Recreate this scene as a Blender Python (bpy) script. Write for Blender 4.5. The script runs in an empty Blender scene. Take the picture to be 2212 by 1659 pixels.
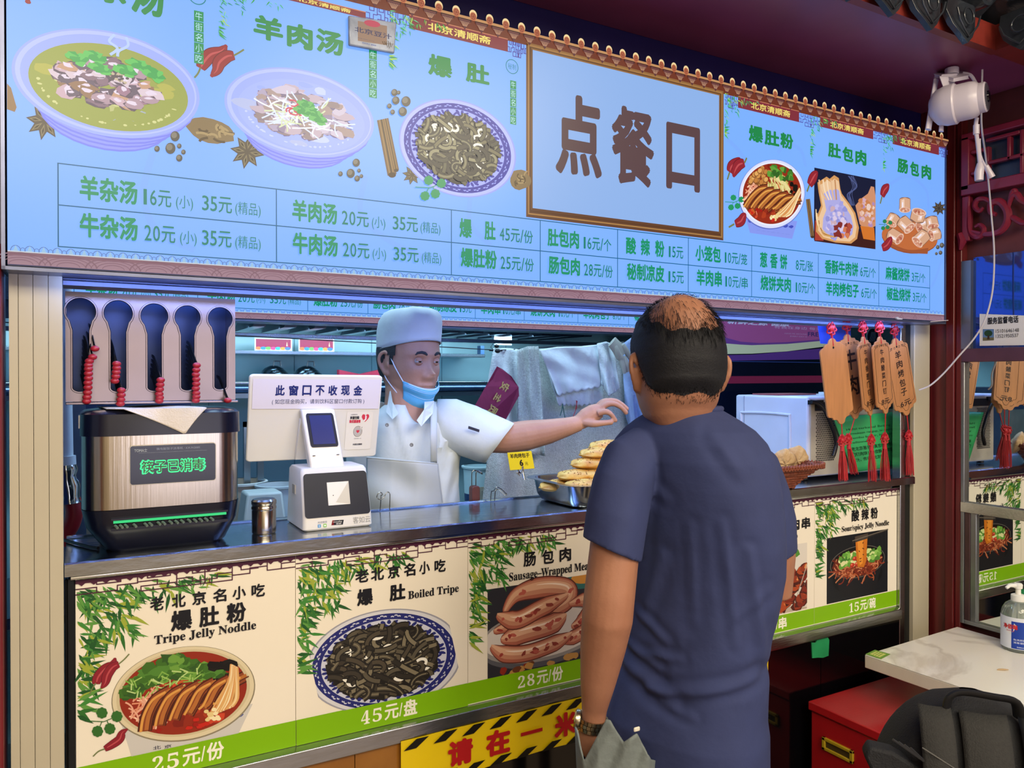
import bpy, bmesh, math, random
from math import sin, cos, tan, pi, radians, sqrt, atan2
from mathutils import Vector, Matrix
random.seed(7)
SC = bpy.context.scene
COL = SC.collection
# ---------------------------------------------------------------- camera
F, CU, CV = 1660.0, 1106.0, 829.5
YAW, PITCH = radians(29.44), radians(-0.43)
CAM = Vector((0, -1.7, 1.62))
FW = Vector((sin(YAW)*cos(PITCH), cos(YAW)*cos(PITCH), sin(PITCH)))
RT = Vector((cos(YAW), -sin(YAW), 0))
UP = RT.cross(FW)
cd = bpy.data.cameras.new('camera')
cd.sensor_width = 36; cd.lens = F/2212*36; cd.clip_start = .02
co = bpy.data.objects.new('camera', cd); COL.objects.link(co)
co.matrix_world = Matrix((( RT.x, UP.x, -FW.x, CAM.x), (RT.y, UP.y, -FW.y, CAM.y), (RT.z, UP.z, -FW.z, CAM.z), (0, 0, 0, 1)))
SC.camera = co
# ---------------------------------------------------------------- world, lights, exposure
vs = SC.view_settings
vs.view_transform = 'Standard'; vs.look = 'None'; vs.exposure = 0; vs.gamma = 1; vs.use_curve_mapping = False
W = bpy.data.worlds.new('world'); SC.world = W; W.use_nodes = True
bg = W.node_tree.nodes['Background']; bg.inputs[0].default_value = (.55, .6, .8, 1); bg.inputs[1].default_value = .05
def area(name, loc, target, sx, sy, power, color, spread=None):
    l = bpy.data.lights.new(name, 'AREA'); l.shape = 'RECTANGLE'; l.size = sx; l.size_y = sy
    l.energy = power; l.color = color
    if spread: l.spread = radians(spread)
    o = bpy.data.objects.new(name, l); COL.objects.link(o); o.location = loc
    d = Vector(target)-Vector(loc)
    o.rotation_euler = d.to_track_quat('-Z', 'Y').to_euler()
    return o
WARM = (1, .87, .66); COOL = (.52, .80, 1.0); BLUE = (.22, .38, 1.0)
area('hall_ceiling_lamp', (1.6, -2.6, 3.05), (1.4, -.3, .9), 1.6, .9, 62, WARM)
area('hall_ceiling_lamp', (-.3, -2.5, 3.05), (.2, -.2, .9), 1.2, .9, 34, WARM)
area('soffit_fill', (1.6, -4.9, 1.25), (1.6, 0, 1.6), 3.0, 1.0, 28, (.74, .74, 1.0))  # added bluish fill that brightens the soffit underside
area('kitchen_tube_lamp', (.9, .70, 2.52), (.9, .95, 0), 2.0, .2, 22, COOL)
area('hood_fill', (.9, 1.86, 1.84), (.9, 2.2, 1.2), 2.6, .06, 20, COOL)  # added fill under the hood, brightens the back wall
area('hall_ceiling_lamp', (0, -4.0, 3.1), (0, -4.4, 0), 2.5, 1.2, 140, (1, .90, .72))  # extra light, added so the steel mirrors a bright rear wall
area('kitchen_tube_lamp', (2.6, .55, 2.5), (2.4, .5, .9), .6, .2, 7, COOL)
area('lintel_blue_fill', (1.15, .075, 1.845), (1.15, .30, .9), 2.2, .03, 7, BLUE)  # added fill, stands in for the sign's blue glare on cook and counter
area('sign_underside_fill', (1.27, -.094, 1.806), (1.27, .0, 1.72), 2.6, .012, 4, BLUE)  # added fill turned from view, throws blue on lintel, jambs and tags
# ---------------------------------------------------------------- projection of photo points onto real planes
def ray(u, v): return FW + RT*((u-CU)/F) + UP*((CV-v)/F)
def onY(u, v, y): d = ray(u, v); return CAM + d*((y-CAM.y)/d.y)
def onX(u, v, x): d = ray(u, v); return CAM + d*((x-CAM.x)/d.x)
def onZ(u, v, z): d = ray(u, v); return CAM + d*((z-CAM.z)/d.z)
def at(u, v, dep): return CAM + ray(u, v)*dep
# ---------------------------------------------------------------- materials
def lin(h):
    h = h.lstrip('#'); c = [int(h[i:i+2], 16)/255 for i in (0, 2, 4)]
    return [x/12.92 if x <= .04045 else ((x+.055)/1.055)**2.4 for x in c]
MATS = {}
def mat(h, rough=.5, metal=0., var=.10, scale=18., bump=0., bscale=60., spec=.5, stretch=None, alpha=1., trans=0., emit=0., sheen=0., h2=None, coat=0.):
    key = (h, rough, metal, var, scale, bump, bscale, spec, stretch, alpha, trans, emit, sheen, h2, coat)
    if key in MATS: return MATS[key]
    m = bpy.data.materials.new('m_'+h.strip('#')+'_%d' % len(MATS)); m.use_nodes = True
    nt = m.node_tree; N = nt.nodes; L = nt.links; b = N['Principled BSDF']
    c = lin(h)
    b.inputs['Base Color'].default_value = (*c, 1); b.inputs['Roughness'].default_value = rough
    b.inputs['Metallic'].default_value = metal; b.inputs['Specular IOR Level'].default_value = spec
    if trans: b.inputs['Transmission Weight'].default_value = trans
    if alpha < 1: b.inputs['Alpha'].default_value = alpha
    if sheen: b.inputs['Sheen Weight'].default_value = sheen
    if coat: b.inputs['Coat Weight'].default_value = coat
    if emit:
        b.inputs['Emission Color'].default_value = (*c, 1); b.inputs['Emission Strength'].default_value = emit
    if var or bump:
        tc = N.new('ShaderNodeTexCoord'); src = tc.outputs['Object']
        if stretch:
            mp = N.new('ShaderNodeMapping'); mp.inputs['Scale'].default_value = stretch; L.new(src, mp.inputs[0]); src = mp.outputs[0]
    if var:
        n = N.new('ShaderNodeTexNoise'); n.inputs['Scale'].default_value = scale; n.inputs['Detail'].default_value = 6
        L.new(src, n.inputs['Vector'])
        r = N.new('ShaderNodeValToRGB'); r.color_ramp.elements[0].position = .3; r.color_ramp.elements[1].position = .7
        c2 = lin(h2) if h2 else [min(1, x*(1+var)) for x in c]
        c1 = c if h2 else [x*(1-var) for x in c]
        r.color_ramp.elements[0].color = (*c1, 1); r.color_ramp.elements[1].color = (*c2, 1)
        L.new(n.outputs[0], r.inputs[0]); L.new(r.outputs[0], b.inputs['Base Color'])
        if emit: L.new(r.outputs[0], b.inputs['Emission Color'])
    if bump:
        n2 = N.new('ShaderNodeTexNoise'); n2.inputs['Scale'].default_value = bscale; n2.inputs['Detail'].default_value = 4
        L.new(src, n2.inputs['Vector'])
        bp = N.new('ShaderNodeBump'); bp.inputs['Strength'].default_value = bump; bp.inputs['Distance'].default_value = .01
        L.new(n2.outputs[0], bp.inputs['Height']); L.new(bp.outputs[0], b.inputs['Normal'])
    MATS[key] = m
    return m
def ink(h): return mat(h, .42, var=0, spec=.3)                       # printed ink on paper or vinyl
GLOW = 1.0
def glow(h, s=1.):                                          # backlit print on a light box
    key = ('glow', h, s)
    if key in MATS: return MATS[key]
    m = bpy.data.materials.new('backlit_'+h.strip('#')); m.use_nodes = True; b = m.node_tree.nodes['Principled BSDF']
    c = lin(h)
    b.inputs['Base Color'].default_value = (*[x*.12 for x in c], 1); b.inputs['Roughness'].default_value = .3
    b.inputs['Specular IOR Level'].default_value = .35
    b.inputs['Emission Color'].default_value = (*c, 1); b.inputs['Emission Strength'].default_value = s*GLOW
    MATS[key] = m
    return m
STEEL = lambda: mat('#b9bab8', .24, 1., var=.08, scale=9, bump=.03, bscale=25, stretch=(1, 1, 30))
STEELH = lambda: mat('#b4b6b6', .22, 1., var=.08, scale=7, bump=.04, bscale=12, stretch=(2, 12, 12))
CHROME = lambda: mat('#d5d8da', .08, 1., var=0)
BLACKP = lambda: mat('#0d0f16', .32, var=.15)
# ---------------------------------------------------------------- text
TXT = {}
def text_geo(s, bold=0., res=3):
    key = (s, bold, res)
    if key not in TXT:
        c = bpy.data.curves.new('lettering', 'FONT'); c.body = s; c.size = 1; c.offset = bold; c.resolution_u = res; c.fill_mode = 'FRONT'
        o = bpy.data.objects.new('lettering', c); COL.objects.link(o)
        dg = bpy.context.evaluated_depsgraph_get(); me = o.evaluated_get(dg).to_mesh()
        V = [(v.co.x, v.co.y) for v in me.vertices]; P = [tuple(p.vertices) for p in me.polygons]
        o.evaluated_get(dg).to_mesh_clear()
        bpy.data.objects.remove(o); bpy.data.curves.remove(c)
        xs = [v[0] for v in V]; ys = [v[1] for v in V]
        x0, x1, y0, y1 = min(xs), max(xs), min(ys), max(ys)
        TXT[key] = ([((x-x0)/(x1-x0), (y-y0)/(y1-y0)) for x, y in V], P, (x1-x0)/(y1-y0))
    return TXT[key]
def serif(s):
    o = ''
    for ch in s:
        if 'A' <= ch <= 'Z': o += chr(0x1D400+ord(ch)-65)
        elif 'a' <= ch <= 'z': o += chr(0x1D41A+ord(ch)-97)
        elif '0' <= ch <= '9': o += chr(0x1D7CE+ord(ch)-48)
        else: o += ch
    return o
# ---------------------------------------------------------------- mesh builder
class MB:
    def __init__(s): s.v = []; s.f = []; s.m = []; s.mats = []; s.sm = []
    def mi(s, m):
        if m not in s.mats: s.mats.append(m)
        return s.mats.index(m)
    def add(s, V, Fs, m, smooth=False):
        o = len(s.v); s.v += [Vector(p) for p in V]; k = s.mi(m)
        for f in Fs: s.f.append([i+o for i in f]); s.m.append(k); s.sm.append(smooth)
        return s
    def box(s, lo, hi, m, M=None):
        x0, y0, z0 = lo; x1, y1, z1 = hi
        V = [Vector(p) for p in ((x0,y0,z0),(x1,y0,z0),(x1,y1,z0),(x0,y1,z0),(x0,y0,z1),(x1,y0,z1),(x1,y1,z1),(x0,y1,z1))]
        if M: V = [M @ p for p in V]
        return s.add(V, [(0,3,2,1),(4,5,6,7),(0,1,5,4),(1,2,6,5),(2,3,7,6),(3,0,4,7)], m)
    def hexa(s, V, m): return s.add(V, [(0,3,2,1),(4,5,6,7),(0,1,5,4),(1,2,6,5),(2,3,7,6),(3,0,4,7)], m)
    def prism(s, poly, fn, a, b, m, smooth=False):          # poly: 2D points; fn(p, depth) -> 3D
        n = len(poly)
        V = [fn(p, a) for p in poly]+[fn(p, b) for p in poly]
        Fs = [tuple(range(n)), tuple(range(2*n-1, n-1, -1))]
        s.add(V, Fs, m)
        o = len(s.v)-2*n; k = s.mi(m)
        for i in range(n):
            j = (i+1) % n
            s.f.append([o+i, o+n+i, o+n+j, o+j]); s.m.append(k); s.sm.append(smooth)
        return s
    def tube(s, pts, r, m, n=10, cap=True, flat=None, closed=False):
        pts = [Vector(p) for p in pts]; N = len(pts)
        rr = r if isinstance(r, (list, tuple)) else [r]*N
        V = []; up = None
        for i, p in enumerate(pts):
            a = pts[i-1] if (i or closed) else p; b = pts[(i+1) % N] if (i < N-1 or closed) else p
            t = (b-a).normalized()
            if up is None: up = Vector((0,0,1)) if abs(t.z) < .9 else Vector((1,0,0))
            x = (up - t*up.dot(t)).normalized(); up = x; y = t.cross(x)
            for k in range(n):
                an = 2*pi*k/n; V.append(p + x*cos(an)*rr[i] + y*sin(an)*rr[i]*(flat or 1))
        Fs = []
        for i in range(N if closed else N-1):
            for k in range(n):
                k2 = (k+1) % n; i2 = (i+1) % N
                Fs.append((i*n+k, i*n+k2, i2*n+k2, i2*n+k))
        if cap and not closed:
            Fs.append(tuple(range(n-1, -1, -1))); Fs.append(tuple((N-1)*n+k for k in range(n)))
        return s.add(V, Fs, m, True)
    def lathe(s, prof, c, m, n=32, M=None, cap=True):       # prof: (r, z)
        c = Vector(c); V = []
        for r, z in prof:
            for k in range(n):
                a = 2*pi*k/n; p = Vector((r*cos(a), r*sin(a), z))
                V.append(c + (M @ p if M else p))
        Fs = []; P = len(prof)
        for i in range(P-1):
            for k in range(n):
                k2 = (k+1) % n; Fs.append((i*n+k, i*n+k2, (i+1)*n+k2, (i+1)*n+k))
        if cap:
            if prof[0][0] > 1e-6: Fs.append(tuple(range(n-1, -1, -1)))
            if prof[-1][0] > 1e-6: Fs.append(tuple((P-1)*n+k for k in range(n)))
        return s.add(V, Fs, m, True)
    def grid(s, fn, nu, nv, m, wrap=False, smooth=True, mf=None):
        V = [fn(i/nu, j/nv) for j in range(nv+1) for i in range(nu+(0 if wrap else 1))]
        w = nu if wrap else nu+1; Fs = []
        for j in range(nv):
            for i in range(nu):
                i2 = (i+1) % w if wrap else i+1
                Fs.append((j*w+i, j*w+i2, (j+1)*w+i2, (j+1)*w+i))
        return s.add(V, Fs, m, smooth)
    def ell(s, c, r, m, M=None, n=20, k=12):
        c = Vector(c)
        def fn(a, b):
            th = 2*pi*a; ph = -pi/2+pi*b
            p = Vector((r[0]*cos(ph)*cos(th), r[1]*cos(ph)*sin(th), r[2]*sin(ph)))
            return c + (M @ p if M else p)
        return s.grid(fn, n, k, m, wrap=True)
    def text(s, t, fn, m, bold=0., res=3):                  # fn(s, t) in the unit box -> 3D
        V, P, a = text_geo(t, 0., res)
        K = [(0, 0)] if not bold else [(0, 0)]+[(bold*cos(2*pi*k/n), bold*sin(2*pi*k/n)) for n in ((8,) if bold < .032 else (16,)) for k in range(n)]
        o = Vector(fn(0, 0)); nr = (Vector(fn(1, 0))-o).cross(Vector(fn(0, 1))-o).normalized()*4e-6
        for i, (dx, dy) in enumerate(K): s.add([Vector(fn(x*(1-2*bold/a)+(bold+dx)/a, y*(1-2*bold)+bold+dy))+nr*i for x, y in V], P, m)
        return s
    def merge(s, o):
        k = len(s.v); s.v += o.v
        for f, m, t in zip(o.f, o.m, o.sm): s.f.append([i+k for i in f]); s.m.append(s.mi(o.mats[m])); s.sm.append(t)
    def build(s, name, parent=None, bevel=0., seg=2, solid=0., sub=0):
        me = bpy.data.meshes.new(name); me.from_pydata([tuple(p) for p in s.v], [], s.f)
        for m in s.mats: me.materials.append(m)
        me.polygons.foreach_set('material_index', s.m); me.polygons.foreach_set('use_smooth', s.sm)
        me.update()
        o = bpy.data.objects.new(name, me); COL.objects.link(o)
        if solid:
            d = o.modifiers.new('solid', 'SOLIDIFY'); d.thickness = solid; d.offset = 0
        if bevel:
            d = o.modifiers.new('bevel', 'BEVEL'); d.width = bevel; d.segments = seg; d.limit_method = 'ANGLE'; d.harden_normals = False
            for p in me.polygons: p.use_smooth = True
        if any(s.sm) or bevel: me.set_sharp_from_angle(angle=radians(38))
        if sub:
            d = o.modifiers.new('sub', 'SUBSURF'); d.levels = sub; d.render_levels = sub
        if parent:
            o.parent = parent; o.matrix_parent_inverse = Matrix.Translation(-Vector(parent.location)) if parent.type == 'EMPTY' else Matrix()
        return o
def thing(name, label, cat, loc, group=None):
    o = bpy.data.objects.new(name, None); COL.objects.link(o); o.location = Vector(loc); o.empty_display_size = .05
    return tag(o, label, cat, group)
def tag(o, label, cat, group=None):
    o['label'] = label; o['category'] = cat
    if group: o['group'] = group
    return o
def struct(o): o['kind'] = 'structure'; return o
def dup(root, off, label=None):
    off = Vector(off); r = root.copy(); COL.objects.link(r); r.location = root.location + off
    if label: r['label'] = label
    for ch in root.children:
        c = ch.copy(); COL.objects.link(c); c.parent = r; c.matrix_parent_inverse = ch.matrix_parent_inverse.copy()
        for g in ch.children:
            d = g.copy(); COL.objects.link(d); d.parent = c
    return r
# ---------------------------------------------------------------- flat prints on a plane y = const (drawn in x, z)
def arc(c, rx, rz, rot=0, n=40, a0=0, a1=2*pi):
    cr, sr = cos(rot), sin(rot); out = []
    full = abs(a1-a0-2*pi) < 1e-6
    for i in range(n+(0 if full else 1)):
        a = a0+(a1-a0)*i/n; x, z = rx*cos(a), rz*sin(a)
        out.append((c[0]+x*cr-z*sr, c[1]+x*sr+z*cr))
    return out
class Print:
    def __init__(s, y, step=4e-6, mf=ink, base=2e-4): s.y = y; s.k = 0; s.step = step; s.mb = MB(); s.mf = mf; s.base = base
    def q(s, u, v): p = onY(u, v, s.y); return (p.x, p.z)
    def px(s, pts): return [s.q(*p) for p in pts]
    def Y(s): s.k += 1; return s.y - s.base - s.k*s.step
    def poly(s, pts, h): y = s.Y(); n = len(pts); s.mb.add([(x, y, z) for x, z in pts], [tuple(range(n))], s.mf(h))
    def pp(s, pts, h): s.poly(s.px(pts), h)
    def pell(s, cu, cv, ru, rv, rot, h, n=44, a0=0, a1=2*pi): s.pp(arc((cu, cv), ru, rv, radians(rot), n, a0, a1), h)
    def ribbon(s, pts, w, h, closed=False):
        y = s.Y(); n = len(pts); V = []; 
        for i, p in enumerate(pts):
            a = pts[i-1] if (i or closed) else p; b = pts[(i+1) % n] if (i < n-1 or closed) else p
            dx, dz = b[0]-a[0], b[1]-a[1]; l = sqrt(dx*dx+dz*dz) or 1
            ww = (w(i/(n-1)) if callable(w) else w)/2
            V += [(p[0]-dz/l*ww, y, p[1]+dx/l*ww), (p[0]+dz/l*ww, y, p[1]-dx/l*ww)]
        Fs = [(2*i, 2*i+1, 2*((i+1) % n)+1, 2*((i+1) % n)) for i in range(n if closed else n-1)]
        s.mb.add(V, Fs, s.mf(h))
    def ring(s, outer, inner, h):
        y = s.Y(); n = len(outer)
        s.mb.add([(x, y, z) for x, z in outer]+[(x, y, z) for x, z in inner], [(i, (i+1) % n, n+(i+1) % n, n+i) for i in range(n)], s.mf(h))
    def pring(s, cu, cv, ru, rv, rot, k, h, n=60): s.ring(s.px(arc((cu, cv), ru, rv, radians(rot), n)), s.px(arc((cu, cv), ru*k, rv*k, radians(rot), n)), h)
    def line(s, a, b, w, h): s.ribbon([a, b], w, h)
    def text(s, t, x0, z0, x1, z1, h, bold=0., res=3):
        y = s.Y(); s.mb.text(t, lambda a, b: (x0+(x1-x0)*a, y, z0+(z1-z0)*b), s.mf(h), bold, res); s.k += 18 if bold else 0
    def ptext(s, t, u0, v0, u1, v1, h, bold=0., vr=None):       # top-left and bottom-right photo corners of the text box
        a = s.q(u0, v0); b = s.q(u1, v1); s.text(t, a[0], b[1], b[0], a[1], h, bold)
    def build(s, name, parent): return s.mb.build(name, parent)
def bez(p, n=12):                                           # Catmull-Rom through 2D points
    out = []
    P = [p[0]]+list(p)+[p[-1]]
    for i in range(1, len(P)-2):
        for k in range(n):
            t = k/n; a, b, c, d = P[i-1], P[i], P[i+1], P[i+2]
            out.append(tuple(.5*((2*b[j])+(-a[j]+c[j])*t+(2*a[j]-5*b[j]+4*c[j]-d[j])*t*t+(-a[j]+3*b[j]-3*c[j]+d[j])*t**3) for j in range(len(b))))
    out.append(tuple(p[-1]))
    return out
# ================================================================ setting
XW = 2.72                                                    # right-hand wall
PT = onY(161, 1253, 0).z; PB = onY(1938, 1307.9, 0).z        # posters' top and bottom edge
GT = onY(1938, 1274.4, 0).z                                  # top of the green price band
CZ = onY(135, 1218.1, -.03).z                                # counter top height
RAILB = PB-.045
wall_glare_blue = mat('#1d1a55', .38, var=.12, scale=6, bump=.03, bscale=8)  # red wall with the sign's blue glare put into its colour
redwood = mat('#5a1a1c', .3, var=.35, scale=5, stretch=(9, 9, .5), bump=.04, bscale=30)
cream = mat('#b9b19a', .45, var=.05, scale=3, bump=.02, bscale=5)
mb = MB(); mb.box((-3.2, -5.2, -.08), (XW+.1, .9, 0), mat('#8a7a66', .3, var=.15, scale=2)); struct(mb.build('floor'))
mb = MB(); mb.box((-3.2, .9, -.08), (5, 2.5, 0), mat('#6f7478', .5, var=.1)); struct(mb.build('floor_kitchen'))
mb = MB(); mb.box((-3.2, -5.2, 3.3), (XW+.1, .1, 3.4), mat('#a89a88', .7, var=.05)); struct(mb.build('ceiling'))
mb = MB(); mb.box((-3.2, -5.3, 0), (XW+.1, -5.2, 3.3), mat('#d2c8b4', .6, var=.25, scale=1.5)); struct(mb.build('wall_rear'))
mb = MB(); mb.box((-3.3, -5.2, 0), (-3.2, .1, 3.3), mat('#7a4038', .6, var=.15, scale=1.5)); struct(mb.build('wall_left'))
# painted wall above the light box and at the far left
mb = MB(); mb.box((-3.2, .02, 1.87), (XW, .14, 3.3), wall_glare_blue); mb.box((-3.2, .02, 0), (-.14, .14, 1.87), wall_glare_blue)
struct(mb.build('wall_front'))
# left red column edge
mb = MB(); mb.box((-.34, -.07, 0), (-.118, .02, 1.86), mat('#6e1f24', .38, var=.15, scale=6)); struct(mb.build('trim_1', bevel=.004))
# white grooved jamb, left
mb = MB(); x0, x1 = onY(20, 1000, -.04).x, onY(136, 1000, -.04).x
n = 4; w = (x1-x0)/n
xs = [onY(u, 1000, -.04).x for u in (20, 41, 73, 106, 136.5)]
for a, b in zip(xs[:-1], xs[1:]): mb.box((a+.0005, -.04, 0), (b-.0005, -.028, 1.815), cream)
mb.box((x0, -.029, 0), (x1, .02, 1.815), cream)
struct(mb.build('trim_2'))
# right jamb: steel angle, dark strip, cream panel
mb = MB(); xa, xb, xc, xd = [onY(u, 1200, 0).x for u in (1937.5, 1948, 1962.5, 1996)]
mb.box((xa, -.012, 0), (xb, .02, 1.84), STEEL()); struct(mb.build('trim_3', bevel=.002))
mb = MB(); mb.box((xb, -.004, 0), (xc, .02, 1.84), mat('#3b3d3e', .35, .8, var=.1)); struct(mb.build('trim_4'))
mb = MB(); mb.box((xc, -.02, 0), (xd, .02, 1.86), cream); struct(mb.build('trim_5', bevel=.003))
# red wooden pilaster in the corner, on the right wall
y1 = onX(2075, 1000, 2.70).y
ym = onX(2040, 1000, 2.69).y
mb = MB(); SOF = onY(2002, 65, -.40).z
mb.box((xd, -.008, 0), (XW+.02, .02, SOF), redwood)
mb.box((2.705, ym, 0), (2.76, -.008, SOF), redwood); mb.box((2.694, y1+.022, 0), (2.76, ym, SOF), redwood); mb.box((2.701, y1, 0), (2.76, y1+.02, SOF), redwood)
struct(mb.build('trim_6', bevel=.003))
# right wall (behind the panes)
mb = MB(); mb.box((2.735, -5.2, 0), (2.85, y1+.0, 3.3), mat('#5c2a2a', .5, var=.15)); struct(mb.build('wall_right'))
# lintel beam under the light box
mb = MB(); zb = onY(580, 640.4, 0).z
prof = [(-.022, zb+.046), (-.022, zb+.03), (-.012, zb+.026), (-.012, zb+.012), (-.022, zb+.008), (-.022, zb), (.05, zb), (.05, zb+.046)]
mb.prism(prof, lambda p, d: Vector((d, p[0], p[1])), x1+.001, xa-.002, mat('#70748e', .5, .6, var=.12, scale=8, stretch=(.5, 6, 6)))
struct(mb.build('trim_7'))
# kitchen shell
teal = mat('#a9cfd4', .3, var=.06, scale=2)
KB = 2.35
mb = MB(); mb.box((-.7, KB, 0), (5.0, KB+.1, 2.6), teal)
for i in range(14): mb.box((-.7+i*.42, KB-.0015, 0), (-.697+i*.42, KB, 2.6), mat('#5e8a96', .5, var=0))
struct(mb.build('wall_back'))
mb = MB(); mb.box((-.8, .14, 0), (-.7, KB, 2.6), teal); struct(mb.build('wall_kitchen_left'))
mb = MB(); mb.box((4.9, .14, 0), (5.0, KB, 2.6), teal); struct(mb.build('wall_kitchen_right'))
mb = MB(); mb.box((2.86, .02, 0), (5.0, .14, 2.6), mat('#6f7478', .6)); struct(mb.build('wall_kitchen_front'))
mb = MB(); mb.box((-.8, .14, 2.6), (5.0, KB+.1, 2.7), mat('#8b99a5', .6)); struct(mb.build('ceiling_kitchen'))
# black polished panels under the counter with the reflected floor painted in brown on the left
mb = MB(); xl = x1+.001; xt = onY(890, 1640, -.01).x; xs2 = onY(1773, 1440, -.01).x
gl = mat('#050609', .06, var=.2, scale=4, spec=.7)
mb.box((xt+.002, -.01, 0), (xs2-.0015, .03, RAILB), gl); mb.box((xs2+.0015, -.01, 0), (xa, .03, RAILB), gl)
struct(mb.build('wall_counter'))
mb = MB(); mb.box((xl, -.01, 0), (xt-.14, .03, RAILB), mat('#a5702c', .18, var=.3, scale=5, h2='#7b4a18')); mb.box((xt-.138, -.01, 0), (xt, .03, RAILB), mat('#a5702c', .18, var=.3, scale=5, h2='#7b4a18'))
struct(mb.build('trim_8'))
# ---------------------------------------------------------------- right wall: panes, frame, lattice
alu = mat('#8d9092', .35, .85, var=.1, scale=12)
zt = .745
zmid = onX(2085, 1085, 2.71).z; zlow = onX(2110, 1352, 2.71).z; zhi0 = onX(2150, 781, 2.71).z; zhi1 = onX(2150, 759, 2.71).z
YE = -1.7
def wx(u, v): p = onX(u, v, 2.71); return p
fr = thing('window_1', 'grey metal frame holding mirror panes in the right wall', 'window', (2.72, -.8, zlow)); struct(fr)
mb = MB(); f0, f1, f2 = y1, onX(2097, 1200, 2.71).y, onX(2110, 1200, 2.71).y
ylow = f1
mb.box((2.700, f0-.012, zlow), (2.735, f0, zhi0), alu)
mb.box((2.706, f2, zlow+.004), (2.735, f1, zmid-.03), alu); mb.box((2.704, f1, zlow), (2.7345, f0-.012, zmid-.03), mat('#4a3434', .3, .3, var=.1))
mb.box((2.698, YE, zmid-.034), (2.735, f0, zmid+.002), STEELH()); mb.box((2.702, YE, zlow-.002), (2.735, f0, zlow+.012), alu)
mb.box((2.700, YE, zhi0), (2.735, f0, zhi1+.012), mat('#5a3c50', .4, .2, var=.1))
mb.build('window_frame', fr, bevel=.002)
mb = MB(); mb.box((2.716, YE, zlow+.012), (2.728, f1, zmid-.034), mat('#dfe4e2', .015, 1., var=0)); mb.build('mirror_pane', fr)
mb = MB(); mb.box((2.716, YE, zmid+.002), (2.728, f0-.012, zhi0), mat('#dfe4e2', .015, 1., var=0)); mb.build('mirror_pane', fr)
mb = MB(); g0 = onX(2097, 600, 2.70).y
mb.box((2.700, g0, zhi1+.012), (2.735, f0, 2.03), alu)
mb.build('side_frame', fr)
mb = MB(); mb.box((2.716, YE, zhi1+.012), (2.728, g0, 2.04), mat('#3d5bb0', .06, .75, var=.1, scale=3)); mb.build('glass_pane', fr)
# lattice over the panes
lat = mat('#7a2036', .32, var=.15, scale=10)
zl0, zl1 = onX(2140, 400, 2.69).z, onX(2140, 282, 2.69).z
la = thing('lattice_panel', 'carved dark red wooden lattice panel above the window of the right wall', 'lattice panel', (2.71, -.3, zl0))
mb = MB(); ya, yb = y1-.004, -1.1
mb.box((2.685, yb, zl1-.012), (2.735, ya, zl1+.012), lat); mb.box((2.685, yb, zl0-.018), (2.735, ya, zl0+.018), lat); mb.box((2.685, ya-.028, zl0), (2.735, ya, zl1), lat)
mb.build('frame', la, bevel=.003)
mb = MB(); H = zl1-zl0
zi = lambda t: zl0+.018+(H-.03)*t
def lb(y0, y1_, z0, z1): mb.box((2.694, min(y0, y1_), min(z0, z1)), (2.716, max(y0, y1_), max(z0, z1)), lat)
w_ = .012; yy = ya-.028
for k in range(5):
    o = yy-.19*k
    lb(o, o-.05, zi(.68), zi(.68)+w_); lb(o-.05, o-.05-w_, zi(0), zi(.68)+w_); lb(o-.05, o-.19, zi(.36), zi(.36)+w_); lb(o-.12, o-.12-w_, zi(.36), zi(.86)); lb(o-.05, o-.16, zi(.86), zi(.86)+w_); lb(o-.16, o-.16-w_, zi(0), zi(.86)+w_); lb(o, o-.05, zi(.2), zi(.2)+w_)
mb.build('fretwork', la, bevel=.003)
mb = MB(); mb.box((2.726, yb, zl0), (2.734, ya, zl1), mat('#2a3a52', .3, var=.2)); mb.build('backing', la)
# carved bracket below the lattice
br = thing('carved_bracket', 'carved scroll-shaped dark red bracket hanging below the wooden lattice', 'bracket', (2.71, -.2, zl0-.06))
mb = MB(); bx = lambda u, v: (lambda p: Vector((2.70, p.y, p.z)))(onX(u, v, 2.70))
def scroll(pts, r):
    P = [bx(*p) for p in bez(pts, 8)]; n = len(P)
    mb.tube(P, [r*(.6+.6*sin(pi*i/(n-1))) for i in range(n)], lat, 8)
scroll([(2092, 415), (2093, 460), (2096, 500), (2110, 512), (2122, 506), (2125, 494), (2116, 486), (2106, 490)], .0085)
scroll([(2096, 500), (2130, 506), (2160, 500), (2176, 480), (2176, 455), (2160, 436), (2142, 440), (2140, 458), (2152, 464)], .011)
scroll([(2176, 480), (2186, 470), (2212, 482), (2240, 470)], .008)
scroll([(2142, 440), (2128, 430), (2112, 432), (2106, 446), (2116, 456), (2124, 448)], .008)
scroll([(2176, 455), (2184, 430), (2196, 420), (2206, 432), (2225, 440), (2250, 430)], .009)
scroll([(2180, 440), (2186, 420), (2192, 412), (2198, 424)], .008)
scroll([(2092, 412), (2130, 405), (2180, 395), (2250, 380)], .007)
mb.build('scrollwork', br)
mb = MB(); mb.tube([bx(2074, 505), bx(2080, 520), bx(2074, 540)], [.012, .016, .006], lat, 8); mb.build('pendant', br)
mb = MB(); mb.box((2.694, y1-.03, onX(2085, 540, 2.7).z+.03), (2.72, y1-.002, zl0-.018), lat); mb.build('bracket_post', br, bevel=.004)
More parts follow.
